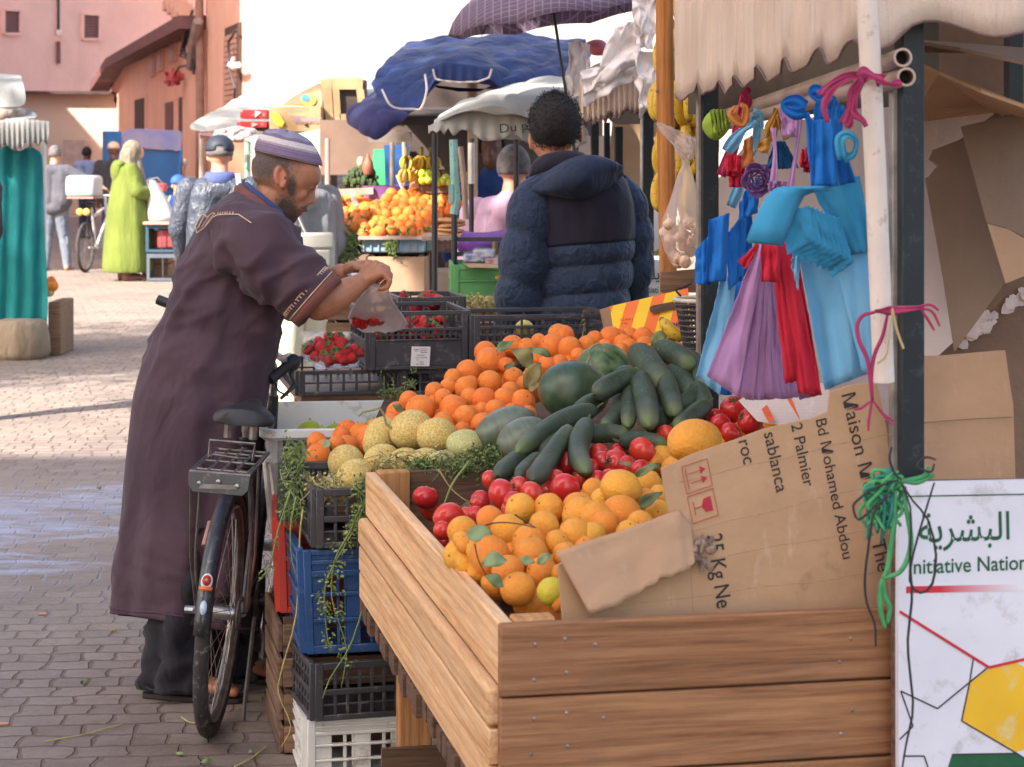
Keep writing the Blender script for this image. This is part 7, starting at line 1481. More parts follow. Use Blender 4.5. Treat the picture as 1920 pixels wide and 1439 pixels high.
for i,(px,py)in enumerate(((791,326),(802,338),(792,339),(805,326),(831,340),(836,334),(843,342),(822,342),(814,334),(850,336))):
 o=MB().ell((0,0,0),1,None,14,10).build('apple',plain('green_apple_skin',C(186,196,66),C(168,184,58),.3,3),local=True,ang=180);o.location=P(px,py,12.42);o.scale=(.026,.026,.026);tag(o,'green apple in the wooden display box under the bananas','apple','apples in the display box');MB().tube([(0,0,.9),(.05,0,1.2)],.08,4).build('stalk',VINE,o,local=True)
for i,(px,py,n,s,lb)in enumerate(((762,292,14,.46,'hand of yellow bananas hanging leftmost in the orange stall'),(790,292,22,.46,'bunch of bananas hanging above the green apples'),(808,292,20,.46,'bunch of bananas hanging against the dark thin post'),(880,322,22,.45,'bananas heaped behind the white sleeved post'),(862,322,16,.42,'bananas heaped behind the grey wooden pole'))):bunch(lb,P(px,py,12.4+.05*i),n,s,20+i,None,2)
MB().tube([P(745,330,12.6),P(762,372,12.5)],.012,6).build('stick',GREYM,os_)
# ---- blue tarpaulin parasol
bt_=thing('parasol','large patched blue tarpaulin parasol with pale piped scallops and folded left side','parasol',PY(887,12.0,0));YB=11.8
surf([[(700,168,11.7),(735,215,11.45),(775,228,11.4),(812,150,11.5),(860,150,11.5),(920,152,11.5),(935,172,11.5),(990,170,11.6),(1080,160,11.8)],[(706,134,11.9),(745,150,11.7),(790,135,11.6),(830,118,11.6),(880,125,11.6),(930,135,11.6),(970,145,11.6),(1020,140,11.7),(1090,135,11.9)],[(750,90,12.2),(790,100,12.1),(830,100,12.0),(870,100,12.0),(910,100,12.0),(950,105,12.0),(1000,105,12.0),(1050,105,12.1),(1100,105,12.2)],[(760,85,12.8),(800,82,12.8),(840,75,12.8),(870,70,12.8),(920,68,12.8),(960,68,12.8),(1010,70,12.8),(1060,72,12.8),(1110,74,12.8)]],'canopy',BLT,bt_,wob=.05,ws=4,rum=.14)
scallop([(812,128),(830,116),(880,122),(925,134)],[(812,130),(816,148),(830,152),(860,155),(895,154),(918,146),(922,130)],11.38,'flap',BLT,bt_,40,trim=plain('pale_piping',C(206,190,176),None,.7));scallop([(812,160),(860,165),(930,168)],[(810,160),(820,165),(860,172),(900,172),(922,160),(938,168)],11.7,'flap',BLT2,bt_,30)
surf([[(652,235,11.6),(690,255,11.4),(700,266,11.4),(745,232,11.4)],[(650,226,11.7),(668,222,11.4),(700,205,11.3),(770,215,11.4)],[(662,205,11.8),(690,190,11.6),(715,168,11.6),(770,190,11.6)],[(690,190,12.1),(705,176,12.1),(720,165,12.1),(775,180,12.1)]],'folded_side',BLT2,bt_,wob=.02,rum=.12)
sweep([P(716,168,11.28),P(735,200,11.25),P(775,205,11.3),P(790,202,11.3),P(800,170,11.35),P(797,140,11.4)],lambda t:.006,5)[0].build('piping',MATS['pale_piping'],bt_)
MB().tube([P(886,150,12.0),PY(886,12.0,0)],.03,10).build('pole',plain('tan_pole',C(186,150,120),C(160,126,100),.7),bt_)
tag(surf([[(1000,120,12.4),(1050,125,12.4),(1110,120,12.4)],[(1010,85,12.6),(1055,75,12.6),(1110,80,12.6)]],'tarpaulin',plain('bright_blue_sheet',C(96,118,200),C(80,100,180),.5,4),None,wob=.04),'bright blue sheet draped behind the parasol at its right end','tarpaulin')
rm=thing('stall_roof','dark slatted roof of the stall under the blue parasol','roof',PY(800,13.0,1.8));MB().prism([P(745,236,12.0),P(905,232,12.0),P(905,215,13.4),P(745,215,13.4)],(0,0,.05)).build('roof',DIMB,rm);MB().prism([P(702,246,12.2),P(762,212,12.2),P(768,232,12.2),P(740,246,12.2)],(0,.03,0)).build('flap',plain('pale_board',C(206,190,160),None,.8),rm)
# ---- left-middle stall: dirty white awning with cartons on top
ls=thing('market_stall','stall with a dirty white sheet roof carrying banana cartons, left of the blue parasol','stall',PY(500,16.5,0))
surf([[(362,238,15.6),(380,252,15.4),(440,244,15.3),(520,258,15.2),(600,250,15.2),(660,272,15.2)],[(362,230,16),(400,225,15.9),(450,225,15.8),(520,240,15.7),(600,235,15.7),(650,262,15.7)],[(420,200,17),(450,195,17),(500,205,17),(550,215,17),(600,220,17),(650,235,17)],[(490,168,18.2),(510,166,18.2),(540,172,18.2),(570,178,18.2),(610,185,18.2),(650,195,18.2)]],'roof_sheet',WHC,ls,wob=.04,ws=2,rum=.12)
surf([[(452,268,15.1),(500,272,15.0),(560,274,15.0),(610,278,15.0),(662,276,15.1)],[(448,250,15.2),(500,252,15.1),(560,254,15.1),(605,240,15.1),(640,238,15.2)]],'plastic_valance',PVC,ls,wob=.02)
for px in(378,464,614):post(px,250,420,15.4,.04,WOODP if px!=464 else TEALP,ls)
MB().tube([P(378,254,15.3),P(450,262,15.2)],.025,6).build('edge_roll',SHUT,ls);MB().hexa([P(398,480,17.2),P(470,480,17.2),P(470,480,17.3),P(398,480,17.3),P(398,262,17.2),P(470,262,17.2),P(470,262,17.3),P(398,262,17.3)]).build('door_panel',plain('apricot_panel',C(206,146,118),C(190,132,108),.8),ls)
BANC=cardboard('banana_carton_card',C(176,142,106),C(160,128,94),'Z',40)
bc=thing('banana_carton','tan carton with a banana bunch printed on its front, lying on the white sheet roof','carton',P(552,248,15.3));MB().hexa(obox(505,602,200,248,15.2,.3)).build('box',BANC,bc,bevel=.006)
textmesh('Bananas','printing',plain('purple_grey_ink',C(134,120,140),None,.8),bc,P(549,229,15.18),(1,0,0),(0,0,1),.062,1.05,.012);textmesh('Premium','printing',plain('faint_ink',C(190,160,140),None,.8),bc,P(540,217,15.18),(1,0,0),(0,0,1),.03,1.1,0)
bp_=MB()
for k in range(4):q,_=sweep([P(511+k*3,212+k*1.0,15.185),P(513+k*4,222,15.185),P(521+k*3,233-k,15.185),P(530+k,236-k*2,15.185)],lambda t:.013,6);bp_.add(q.v,q.f)
bp_.build('banana_print',plain('printed_yellow',C(236,206,70),C(226,190,60),.7),bc)
for(px,py)in((527,234),(574,234)):MB().ell(P(px,py,15.19),(.014,.008,.012),None,10,6).build('hole',plain('carton_hole',C(70,50,40),None,.9),bc)
lid=thing('banana_carton','carton lid leaning behind the banana carton with a blue and orange round print','carton',P(565,196,15.7));MB().prism([P(528,198,15.6),P(602,200,15.6),P(602,158,15.9),P(598,156,15.9),P(552,180,15.75)],(0,.03,0)).build('panel',BANC,lid)
MB().prism([P(578+15*math.cos(6.283*k/24),188+12*math.sin(6.283*k/24),15.59+(198-188-12*math.sin(6.283*k/24))*.0068)for k in range(24)],(0,-.004,0)).build('round_print',plain('print_orange',C(236,158,76),C(220,130,60),.8,20),lid);MB().prism([P(573+8*math.cos(6.283*k/16),184+7*math.sin(6.283*k/16),15.58+(198-184-7*math.sin(6.283*k/16))*.0068)for k in range(16)],(0,-.006,0)).build('blue_print',plain('print_blue',C(80,140,190),None,.8),lid)
for k in range(5):MB().ell(P(573+k*4,190-abs(k-2)*2,15.58+.05),(.006,.012,.022),None,6,5).build('print_petal',MATS['print_orange'],lid)if False else None
tb=thing('cardboard_box','upright open carton with a cut-out window standing on the white sheet roof','box',P(645,240,15.5));fr_=MB()
for q in([(600,150),(622,146),(628,240),(612,236)],[(622,146),(680,146),(680,168),(622,168)],[(668,168),(682,168),(690,238),(676,238)],[(622,168),(636,168),(640,238),(626,238)],[(636,214),(676,214),(676,238),(640,238)]):fr_.prism([P(a,b_,15.4)for a,b_ in q],(0,.02,0))
fr_.build('front',BANC,tb);MB().hexa(obox(604,684,150,236,15.45,.26)).build('inside',DIMB,tb)
RDC=plain('red_carton',C(206,56,56),C(180,40,46),.5,5,wear=C(230,190,180))
for(a,b_,c,d,lb)in((444,500,228,240,'red carton lying lowest beside the banana carton'),(450,500,206,222,'red and white carton on top of the other red carton')):
 t=thing('red_carton',lb,'carton',P((a+b_)/2,d,15.4));MB().hexa(obox(a,b_,c,d,15.3,.3)).build('box',RDC,t,bevel=.005);MB().prism([P(a+28,c+2,15.29),P(a+40,c+5,15.29),P(a+28,d-1,15.29)],(0,.004,0)).build('white_print',plain('pale_print',C(236,200,190),None,.6),t)
jm=MB();gg=random.Random(6)
for k in range(26):jm.ell(P(gg.uniform(410,470),gg.uniform(242,262),15.15),(gg.uniform(.02,.05),.03,gg.uniform(.015,.03)),None,7,5)
tag(jm.jitter(.015,20).build('crumpled_wrappers',plain('grey_pink_wrap',C(206,190,186),C(150,120,116),.6,14)),'crumpled wrappers stuffed along the edge of the white sheet roof',kind='stuff')
tag(surf([[(684,190,15.6),(710,185,15.6),(735,190,15.6)],[(684,160,15.8),(705,158,15.8),(730,175,15.8)]],'plastic_sheet',plain('pale_green_sheet',C(190,214,196),C(226,150,140),.5,4),None,wob=.04),'pale green and pink plastic heaped right of the upright carton','plastic')
# ---- second scalloped awning right of the vendor and its posts
sa=thing('market_stall','stall with a tattered cream valance and black posts right of the padded jacket','stall',PY(1160,8.9,0))
scallop([(1086,150),(1110,135),(1150,118),(1185,105),(1240,118)],[(1086,226),(1092,222),(1098,236),(1106,222),(1113,234),(1119,222),(1124,230),(1130,218),(1135,228),(1143,208),(1150,226),(1156,210),(1162,222),(1173,204),(1185,210),(1200,214),(1215,206),(1226,210),(1240,204)],8.6,'valance',CANV,sa,110,fold=.03,trim=TRIM)
surf([[(1086,152,8.6),(1130,128,8.6),(1185,106,8.6),(1240,118,8.6)],[(1100,130,9.0),(1140,108,9.0),(1190,96,9.0),(1240,104,9.0)],[(1120,115,10.2),(1160,100,10.2),(1200,92,10.2),(1260,98,10.2)]],'awning_roof',CANV,sa,wob=.03)
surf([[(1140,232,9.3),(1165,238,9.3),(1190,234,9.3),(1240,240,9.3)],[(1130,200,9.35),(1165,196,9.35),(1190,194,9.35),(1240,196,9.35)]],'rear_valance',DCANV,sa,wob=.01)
for px,y0,Yq,w in((1115,225,9.2,.03),(1138,230,9.9,.024),(1160,238,9.7,.032),(1213,205,8.6,.045)):vpost(MB(),px,Yq,w,0,P(px,y0,Yq).z).build('post',POSTM,sa)
MB().tube([P(1204,215,8.58),P(1203,480,8.58)],.009,6).build('edge_strip',STRIP,sa);surf([[(1196,228,8.5),(1204,222,8.5),(1212,210,8.5)],[(1198,202,8.5),(1206,200,8.5),(1216,200,8.5)]],'knot',WHC,sa,wob=.015,ws=12)
PLS=NT('cloudy_film');PLS.bump(PLS.noise(14,4,.6,PLS.map((1,1,.3))),.25,.01);PLS=PLS.fin(C(240,228,222),.6,.2,trans=.0,alpha=.8)
def film(p4,Y,lb,sd):
 a,b,c,d=[Vector((x,y,0))for x,y in p4]
 def fn(u,v):
  q=a.lerp(b,u).lerp(d.lerp(c,u),v);w=Vector((u*3,v*3,sd));return P(q.x+9*noise.noise(w*1.3),q.y+9*noise.noise(w*1.3+Vector((9,0,0))),Y+.05*noise.noise(w)+.018*noise.noise(w*2.7)+.006*noise.noise(w*6))
 tag(MB().grid(fn,26,26).build('plastic_film',PLS,ang=180,solid=.0006),lb,'plastic')
film([(1150,60),(1212,20),(1200,118),(1106,166)],8.5,'cloudy mauve plastic film bunched over the tattered valance',1);film([(1186,96),(1240,100),(1230,200),(1198,206)],8.42,'clear plastic bag stretched over the corner of the tattered valance',2);film([(1184,-20),(1230,-20),(1226,92),(1190,88)],8.38,'white plastic bag hanging from above beside the wooden pole',3);film([(1066,78),(1106,82),(1112,168),(1060,190)],9.0,'pale crumpled plastic heaped at the foot of the umbrella',4);film([(1090,130),(1190,106),(1186,150),(1092,200)],8.52,'torn clear sheet sagging along the top of the tattered valance',5)
tag(MB().ell(P(1120,92,9.4),(.06,.05,.035),Matrix.Rotation(R(12),4,'Y'),20,12).jitter(.012,14).build('red_bundle',plain('faded_red_plastic',C(214,120,124),C(196,96,104),.5)),'faded red plastic bundle lying on the heap beside the umbrella','bundle')
sheet('brown cardboard screen standing behind the black posts',[(1150,205),(1240,200),(1240,480),(1198,480),(1168,330),(1140,330)],10.0,9.9,CARD2);sheet('white panel standing behind the vendor and the black posts',[(1085,255),(1160,255),(1160,420),(1085,420)],10.4,10.4,CARDW)
ps=thing('straw_bundle','bundle of pale straw brooms in plastic standing behind the wooden pole','brooms',P(1225,480,8.9));gg=random.Random(12);bm2=MB()
for k in range(70):bm2.tube([P(gg.uniform(1212,1236),480,8.8),P(gg.uniform(1204,1240),gg.uniform(370,410),8.8+gg.uniform(-.05,.05))],.003,3,False)
bm2.build('straws',GR2,ps);surf([[(1206,470,8.7),(1222,474,8.68),(1238,470,8.7)],[(1204,410,8.7),(1222,405,8.68),(1240,410,8.7)],[(1208,360,8.75),(1222,352,8.75),(1238,362,8.75)]],'plastic_wrap',PLS,ps,wob=.02,ws=9)
sg2=thing('sign_board','small far white notice board with green lettering behind the striped carton','sign',P(1222,556,8.4));MB().prism([P(1206,560,8.4),P(1240,560,8.4),P(1240,488,8.4),P(1206,488,8.4)],(0,.02,0)).build('board',SIGNW,sg2)
textmesh('nitiati','french_line',SGR,sg2,P(1206,549,8.395),(1,0,0),(0,0,1),.034,.8,.01);textmesh('\uFE94\uFEE0\uFEF3','arabic_line',SGR,sg2,P(1210,524,8.395),(1,0,0),(0,0,1),.06,.9,.01);MB().prism([P(1206,560,8.39),P(1240,560,8.39),P(1240,556,8.39),P(1206,556,8.39)],(0,.004,0)).build('red_bar',SRD,sg2)
# ---- checked umbrella
um=thing('umbrella','mauve checked umbrella tilted over the stalls, its near panel in the light','umbrella',P(1090,165,9.0))
tu=NT('checked_umbrella_cloth');cx=tu.sep();l1=tu.math('FRACT',tu.math('MULTIPLY',cx[0],30));l2=tu.math('FRACT',tu.math('MULTIPLY',tu.math('ADD',cx[2],tu.math('MULTIPLY',cx[1],.9)),34));gl=tu.math('MAXIMUM',tu.math('GREATER_THAN',l1,.82),tu.math('GREATER_THAN',l2,.82));UMC=tu.fin(tu.mix(tu.math('MULTIPLY',gl,.55),C(142,120,138),C(196,180,194)),.7,.2,trans=.5)
cR=P(1040,36,9.0);axis=(P(1088,150,9.0)-P(1065,0,9.0)).normalized();uy=Vector((0,1,0));ux=uy.cross(axis).normalized();ux=ux if ux.x>0 else-ux;RU,HU=.455,.22;cU=cR-axis*HU;rgs=[]
for j in range(8):
 f=j/7;ring=[]
 for k in range(64):
  a=6.2832*k/64+.2;sc_l=1-.055*f*f*(1-abs(math.cos(4*(a))));r_=RU*math.sin(f*1.35)/math.sin(1.35)*sc_l;ring.append(cU+axis*(HU*(1-math.cos(f*1.35))/(1-math.cos(1.35))*1.0+.02*f*(1-abs(math.cos(4*a))))+ux*(r_*math.cos(a))+uy*(r_*math.sin(a)))
 rgs.append(ring)
rgs[0]=[cU+ux*.004*math.cos(6.28*k/64)+uy*.004*math.sin(6.28*k/64)for k in range(64)];MB().rings(rgs,cap=False).build('canopy',UMC,um,ang=180,solid=.001)
for k in range(8):a=math.pi/4*k;MB().tube([cU+axis*.02,cU+axis*(HU*.45)+(ux*math.cos(a)+uy*math.sin(a))*RU*.66,cU+axis*(HU*1.0+.004)+(ux*math.cos(a)+uy*math.sin(a))*RU*.985],.0025,5).build('rib',BLKP,um)
MB().tube([cU-axis*.04,cU+axis*.9],.0065,8).build('shaft',BLKP,um);
# ================================================================== PEOPLE IN THE STREET
def skinm(n,c1,c2):return skin(n,c1,c2)
SKA=skinm('light_tan_skin',C(206,150,120),C(190,134,106));SKB=skinm('dark_brown_skin',C(112,76,60),C(96,64,52))
def folk(label,x,y,yaw,hgt,skinmat,build,group=None,z=0):
 """person: local frame x right, y forwards, z up, built for a height of 1.75 m; build(b, part) adds limbs and clothes"""
 t=thing('person',label,'person',(x,y,z),group);k=hgt/1.75;m=Matrix.Translation((x,y,z))@RZ(yaw)@Matrix.Scale(k,4)
 def part(mb,name,mat,remesh=.012,smooth=4,disp=(.012,.09,2),**kw):
  mb.xform(m);return mb.build(name,mat,t,remesh=remesh,smooth=smooth,disp=disp,**kw)if remesh else mb.build(name,mat,t,ang=180,**kw)
 b=MB();build(b,part);b.xform(m);b.build('body',skinmat,t,remesh=.009,smooth=3);return t
def headof(b,c,turn=0.0,tilt=0.0):
 c=Vector(c);m=RZ(turn)@Matrix.Rotation(tilt,4,'X')
 def h(x,y,z):return c+m.to_3x3()@Vector((x,y,z))
 b.ell(h(0,-.005,.02),(.076,.095,.105),m,18,12);b.ell(h(0,.03,-.055),(.058,.062,.075),m,14,10);b.ell(h(0,.095,-.02),(.014,.022,.026),m,8,6);b.ell(h(0,.085,-.07),(.024,.012,.010),m,8,6);b.ell(h(0,.08,.02),(.05,.016,.012),m,8,6)
 for s in(-1,1):b.ell(h(s*.078,-.005,-.01),(.01,.022,.032),m,8,6)
 return h
def simplehand(b,w,d,s=1):
 w=Vector(w);d=Vector(d).normalized();p=d.cross(Vector((0,0,1)));p=p.normalized()if p.length>.1 else Vector((1,0,0));kk=[w+d*.085+p*(.03-.02*i)for i in range(4)]
 hand(b,w,kk,[[k,k+d*.038+Vector((0,0,-.012)),k+d*.05+Vector((0,0,-.04))]for k in kk],[w+d*.03+p*.03*s,w+d*.065+p*.055*s,w+d*.09+p*.045*s])
def hairshell(part,c,mat,turn=0,lo=-.02,front=.03,sc_=1.0,disp=(.012,.02,1)):
 mb=MB().ell((0,-.01,.02),(.084*sc_,.100*sc_,.112*sc_),None,24,16);keep=[]
 for f in mb.f:
  q=sum((mb.v[i]for i in f),Vector())/len(f)
  if q.z>lo+(.06+(q.y-front)*1.2 if q.y>front else(-.012 if q.y<-.03 else 0)):keep.append(f)
 mb.f=keep;mb.xform(Matrix.Translation(c)@RZ(turn));part(mb,'hair',mat,0,solid=.012,disp=disp)
GREYH=plain('grey_hair',C(120,112,110),C(84,78,78),.8,30,bump=.8,bs=90);BLKH=plain('dark_hair',C(46,40,40),C(34,30,30),.8,30,bump=.8,bs=90)
def shirtm(n,c1,c2,f=.8):return fabric(n,c1,c2,4,300,f,.8,fs=10)
def legs(b,part,mat,hip=.90,feet=((-.10,.0),(.10,.0)),r=(.095,.07,.06),shoes=None,ankle=.07):
 for i,(fx,fy)in enumerate(feet):
  s=-1 if i==0 else 1;b.limb([(s*.085,0,hip),(lerp(s*.085,fx,.5),fy*.5+.03,hip*.53),(fx,fy,.06)],[.085,.058,.04],10);foot(b,Vector((fx,fy-.05,.002)),Vector((fx+s*.02,fy+.20,.002)))
  mb=MB().limb([(s*.08,0,hip),(lerp(s*.085,fx,.5),fy*.5+.03,hip*.53),(fx,fy,ankle)],list(r),12);part(mb,'trouser_leg',mat)
  if shoes:
   mb=MB();mb.cap((fx,fy-.04,.035),.042,(fx+s*.015,fy+.17,.03),.036,10);part(mb,'shoe',shoes,.008,2,None)
GT_=shirtm('grey_tshirt',C(100,98,104),C(84,82,90));GTR=shirtm('grey_track_trousers',C(128,134,144),C(108,114,126))
def f1(b,part):
 headof(b,(0,.03,1.62));b.cap((0,0,1.54),.056,(0,-.01,1.44),.07);b.cap((0,0,1.30),.09,(0,0,.98),.09)
 b.limb([(-.19,0,1.40),(-.26,.10,1.14),(-.20,.30,1.05)],[.055,.045,.032]);simplehand(b,(-.20,.30,1.05),(.2,1,-.1));b.limb([(.19,0,1.40),(.42,.02,1.26),(.64,.12,1.17)],[.055,.048,.034]);simplehand(b,(.64,.12,1.17),(.8,.4,-.5))
 mb=MB();mb.cap((-.10,0,1.36),.125,(-.09,.0,.98),.165,16);mb.cap((.10,0,1.36),.125,(.09,0,.98),.165,16);mb.ell((0,-.01,1.40),(.20,.11,.08));mb.ell((0,-.005,1.46),(.075,.075,.06));mb.ell((0,0,.88),(.21,.17,.12));mb.limb([(-.18,0,1.39),(-.25,.07,1.19)],[.085,.082]);mb.limb([(.18,0,1.40),(.40,.02,1.275)],[.088,.085]);part(mb,'tshirt',GT_)
 hairshell(part,(0,.03,1.62),GREYH);legs(b,part,GTR,.90,((-.13,-.02),(.15,.12)),(.115,.085,.062))
 mb=MB().tube([(.16,-.02,.80),(.165,.04,.5),(.19,.10,.1)],.02,6,flat=.4);part(mb,'side_stripe',plain('white_stripe',C(226,226,232),None,.7),0)
x1=PY(102,28.6,0);folk('person with grey hair in a grey t-shirt, leaning an arm on the far bicycle',x1.x,28.6,R(-4),1.68,SKA,f1)
fbk=thing('bicycle','far bicycle with a white box on its rack beside the grey t-shirt','bicycle',PY(150,28.2,0));xb=PY(160,28.2,0);mf=Matrix.Translation(xb)@RZ(R(-8))
def F(x,y,z):return mf@Vector((x,y,z))
for yy in(0,1.02):
 o=thing('wheel',None,None);o.parent=fbk;ORG[o]=ORG[fbk];c=[F(0,yy+.31*math.cos(6.283*k/36),.33+.31*math.sin(6.283*k/36))for k in range(36)];MB().tube(c+c[:1],.024,8,False).build('tyre',TY,o);s_=MB()
 for k in range(14):a=6.283*k/14;s_.tube([F(0,yy,.33),F(0,yy+.29*math.cos(a),.33+.29*math.sin(a))],.003,4,False)
 s_.build('spokes',CHR,o)
fm=MB();fm.tube([F(0,.42,.3),F(0,.25,.85)],.018,6).tube([F(0,.42,.3),F(0,.86,.7)],.02,6).tube([F(0,.28,.72),F(0,.86,.85)],.018,6).tube([F(0,.86,.7),F(0,.8,1.0)],.02,6).tube([F(.04,.86,.65),F(.04,1.02,.33)],.014,6).tube([F(-.25,.82,1.0),F(.25,.82,1.0)],.012,6).tube([F(.05,0,.33),F(.03,.42,.3)],.014,6);fm.build('frame',plain('white_frame',C(210,206,206),C(120,116,120),.4,10),fbk)
MB().hexa([F(-.18,-.22,.98)+Vector((0,0,z))+mf.to_3x3()@Vector((x,y,0))for z in(0,.02)for x,y in((0,0),(.36,0),(.36,.4),(0,.4))]).build('rack',plain('rack_brown',C(170,140,124),None,.7),fbk);MB().ell(F(0,.22,.9),(.08,.13,.035),None,12,8).build('saddle',BLKR,fbk)
MB().ell(F(-.04,-.1,.80),(.05,.03,.05),None,10,8).ell(F(.05,-.1,.80),(.05,.03,.05),None,10,8).build('tail_lamp',plain('amber_lamp',C(236,180,90),None,.4),fbk)
wb_=MB().hexa([F(x,y,z)for z in(1.0,1.28)for x,y in((-.2,-.24),(.2,-.24),(.2,.16),(-.2,.16))]).build('white_box',plain('white_sack',C(186,182,178),C(170,166,162),.6,5),bevel=.05);tag(wb_,'white wrapped box on the rack of the far bicycle','box')
LBS=shirtm('pale_blue_shirt',C(150,164,198),C(134,148,184));DKT=shirtm('dark_trousers',C(62,62,80),C(50,50,66))
def fsimple(top,bot,hair,arms=None,width=1.0,shoes=None,cap=None,tz=.0):
 def f(b,part):
  headof(b,(0,.02,1.62));b.cap((0,0,1.54),.056,(0,-.01,1.44),.07);b.cap((0,0,1.30),.08,(0,0,.98),.08)
  A=arms or(((-.2,0,1.4),(-.26,.03,1.14),(-.24,.14,.92)),((.2,0,1.4),(.26,.03,1.14),(.24,.14,.92)))
  for(s_,e_,w_)in A:b.limb([s_,e_,w_],[.055,.045,.032]);simplehand(b,w_,Vector(w_)-Vector(e_));mb=MB().limb([s_,e_,Vector(e_).lerp(Vector(w_),.8)],[.085*width,.068*width,.055],12);part(mb,'sleeve',top)
  mb=MB();mb.cap((-.10*width,0,1.36),.12,(-.08*width,0,.95),.145,14);mb.cap((.10*width,0,1.36),.12,(.08*width,0,.95),.145,14);mb.ell((0,-.01,1.40),(.2*width,.11,.09));mb.ell((0,0,1.47),(.08,.08,.06));part(mb,'shirt',top)
  if hair:hairshell(part,(0,.02,1.62),hair)
  legs(b,part,bot,.90,((-.10,0),(.10,0)),(.105,.08,.065),shoes)
  if cap:mb=MB().ell((0,.015,1.67),(.09,.105,.085),None,20,14);mb.v=[v for v in mb.v];mb.f=[f_ for f_ in mb.f if sum(mb.v[i].z for i in f_)/len(f_)>1.645];part(mb,'cap',cap,0,solid=.006);mb=MB().ell((0,.12,1.655),(.07,.07,.008),None,14,8);part(mb,'cap_peak',cap,0)
 return f
q=PY(162,39,0);folk('person far down the street in a pale blue shirt with dark hair',q.x,39,R(-25),1.68,SKB,fsimple(LBS,DKT,BLKH))
DKJ=shirtm('charcoal_jacket',C(72,68,74),C(60,56,62));q=PY(213,31.5,0);folk('person in a charcoal jacket and beige cap walking away behind the green robe',q.x,31.5,R(10),1.74,SKB,fsimple(DKJ,shirtm('navy_trousers',C(58,62,96),C(48,52,84)),None,None,1.05,None,plain('beige_cap',C(212,186,160),C(196,170,146),.8)))
GRJ=fabric('lime_green_robe',C(112,122,56),C(96,108,46),2.5,250,.8,.8,fs=9,stretch=(1.5,1.5,.3));SCF=fabric('patterned_scarf',C(146,132,114),C(112,100,86),18,200,.8,fs=14)
def f2(b,part):
 headof(b,(0,.06,1.50),0,R(-14));b.cap((0,.02,1.44),.056,(0,-.01,1.34),.07);b.cap((0,0,1.25),.09,(0,0,.9),.1)
 b.limb([(.19,0,1.29),(.23,.06,1.05),(.13,.30,1.0)],[.05,.042,.03]);simplehand(b,(.13,.30,1.0),(-.3,1,-.1));b.limb([(-.19,0,1.29),(-.23,.08,1.05),(-.10,.30,.98)],[.05,.042,.03]);simplehand(b,(-.10,.30,.98),(.3,1,-.1))
 rg=[]
 for(z,rx,ry,yo)in((.10,.27,.27,.0),(.14,.285,.29,0),(.4,.265,.27,0),(.7,.25,.25,0),(.95,.225,.215,0),(1.12,.205,.185,.0),(1.26,.205,.15,0),(1.33,.16,.12,-.01),(1.39,.08,.08,0)):rg.append([Vector((rx*math.cos(6.283*k/40)*(1+(.05 if z<.9 else .015)*math.sin(k*1.1)),yo+ry*math.sin(6.283*k/40)*(1+(.05 if z<.9 else .015)*math.cos(k*1.3)),z))for k in range(40)])
 mb=MB().rings(rg,cap=False);part(mb,'robe',GRJ,0,solid=.008,sub=1)
 for s in(-1,1):mb=MB().limb([(s*.17,0,1.29),(s*.235,.06,1.05),(s*.13,.26,1.0)],[.085,.085,.085],14);part(mb,'sleeve',GRJ,.012,3)
 mb=MB();mb.ell((0,-.13,1.27),(.12,.075,.14));mb.ell((0,-.10,1.36),(.14,.07,.05));part(mb,'hood',GRJ,.012,4)
 mb=MB();mb.ell((0,.045,1.52),(.098,.112,.12),None,20,14);mb.cap((0,.0,1.46),.10,(0,.0,1.34),.115);mb.cap((.0,.09,1.38),.07,(.05,.16,1.12),.05);part(mb,'scarf',SCF,.010,3)
 b.ell((0,.155,1.49),(.045,.03,.07),None,12,10)
 for s in(-1,1):foot(b,Vector((s*.11,-.06,.002)),Vector((s*.12,.18,.002)));b.cap((s*.1,-.02,.05),.04,(s*.1,0,.5),.055);mb=MB();mb.cap((s*.11,-.05,.04),.05,(s*.12,.15,.035),.042);mb.cap((s*.11,-.05,.05),.05,(s*.11,-.05,.14),.052);part(mb,'boot',plain('brown_boot',C(120,78,66),C(100,64,56),.6),.010,2,None)
q=PY(240,26.4,0);wo=folk('person in a long lime green hooded robe and patterned headscarf at a street stand',q.x,26.4,R(-68),1.86,SKA,f2)
def simplecrate(label,px0,px1,py0,py1,Y,d,mat):t=thing('plastic_crate',label,'crate',P((px0+px1)/2,py1,Y));MB().hexa(obox(px0,px1,py0,py1,Y,d)).build('body',mat,t,bevel=.012);return t
crate('plastic_crate','dark green blue crate lying uppermost at the street stand',Vector((P(276,0,26.2).x,26.2,.36)),0,.52,.4,.34,plain('green_blue_crate',C(50,80,98),C(40,66,82),.5,4),[(0,.1,'rail',0),(.1,.85,'ribs',3),(.85,1,'rail',0)],.02)
t=thing('red_goods','red net of goods inside the uppermost crate of the street stand','goods',P(316,490,26.4));MB().hexa([Vector((P(298,0,26.4).x,26.25,.40))+Vector((x,y,z))for z in(0,.25)for x,y in((0,0),(.26,0),(.26,.3),(0,.3))]).build('net',plain('dark_red_net',C(150,58,58),C(120,50,52),.7,9),t,bevel=.03)
crate('plastic_crate','grey crate on the ground at the foot of the street stand',Vector((P(278,0,26.2).x,26.2,.01)),0,.52,.4,.33,plain('slate_crate',C(92,98,108),C(76,82,92),.5,4),[(0,.1,'rail',0),(.1,.85,'ribs',3),(.85,1,'rail',0)],.02)
woodcrate('tan wooden crate left of the street stand crates',Vector((P(268,0,26.5).x,26.5,.0)),0,.3,.4,.62,3)
tag(MB().hexa([Vector((P(268,0,26.1).x,26.1,.705))+Vector((x,y,z))for z in(0,.03)for x,y in((0,0),(.62,0),(.62,.5),(0,.5))]).build('plank',WOODP),'flat board across the crates of the street stand','board')
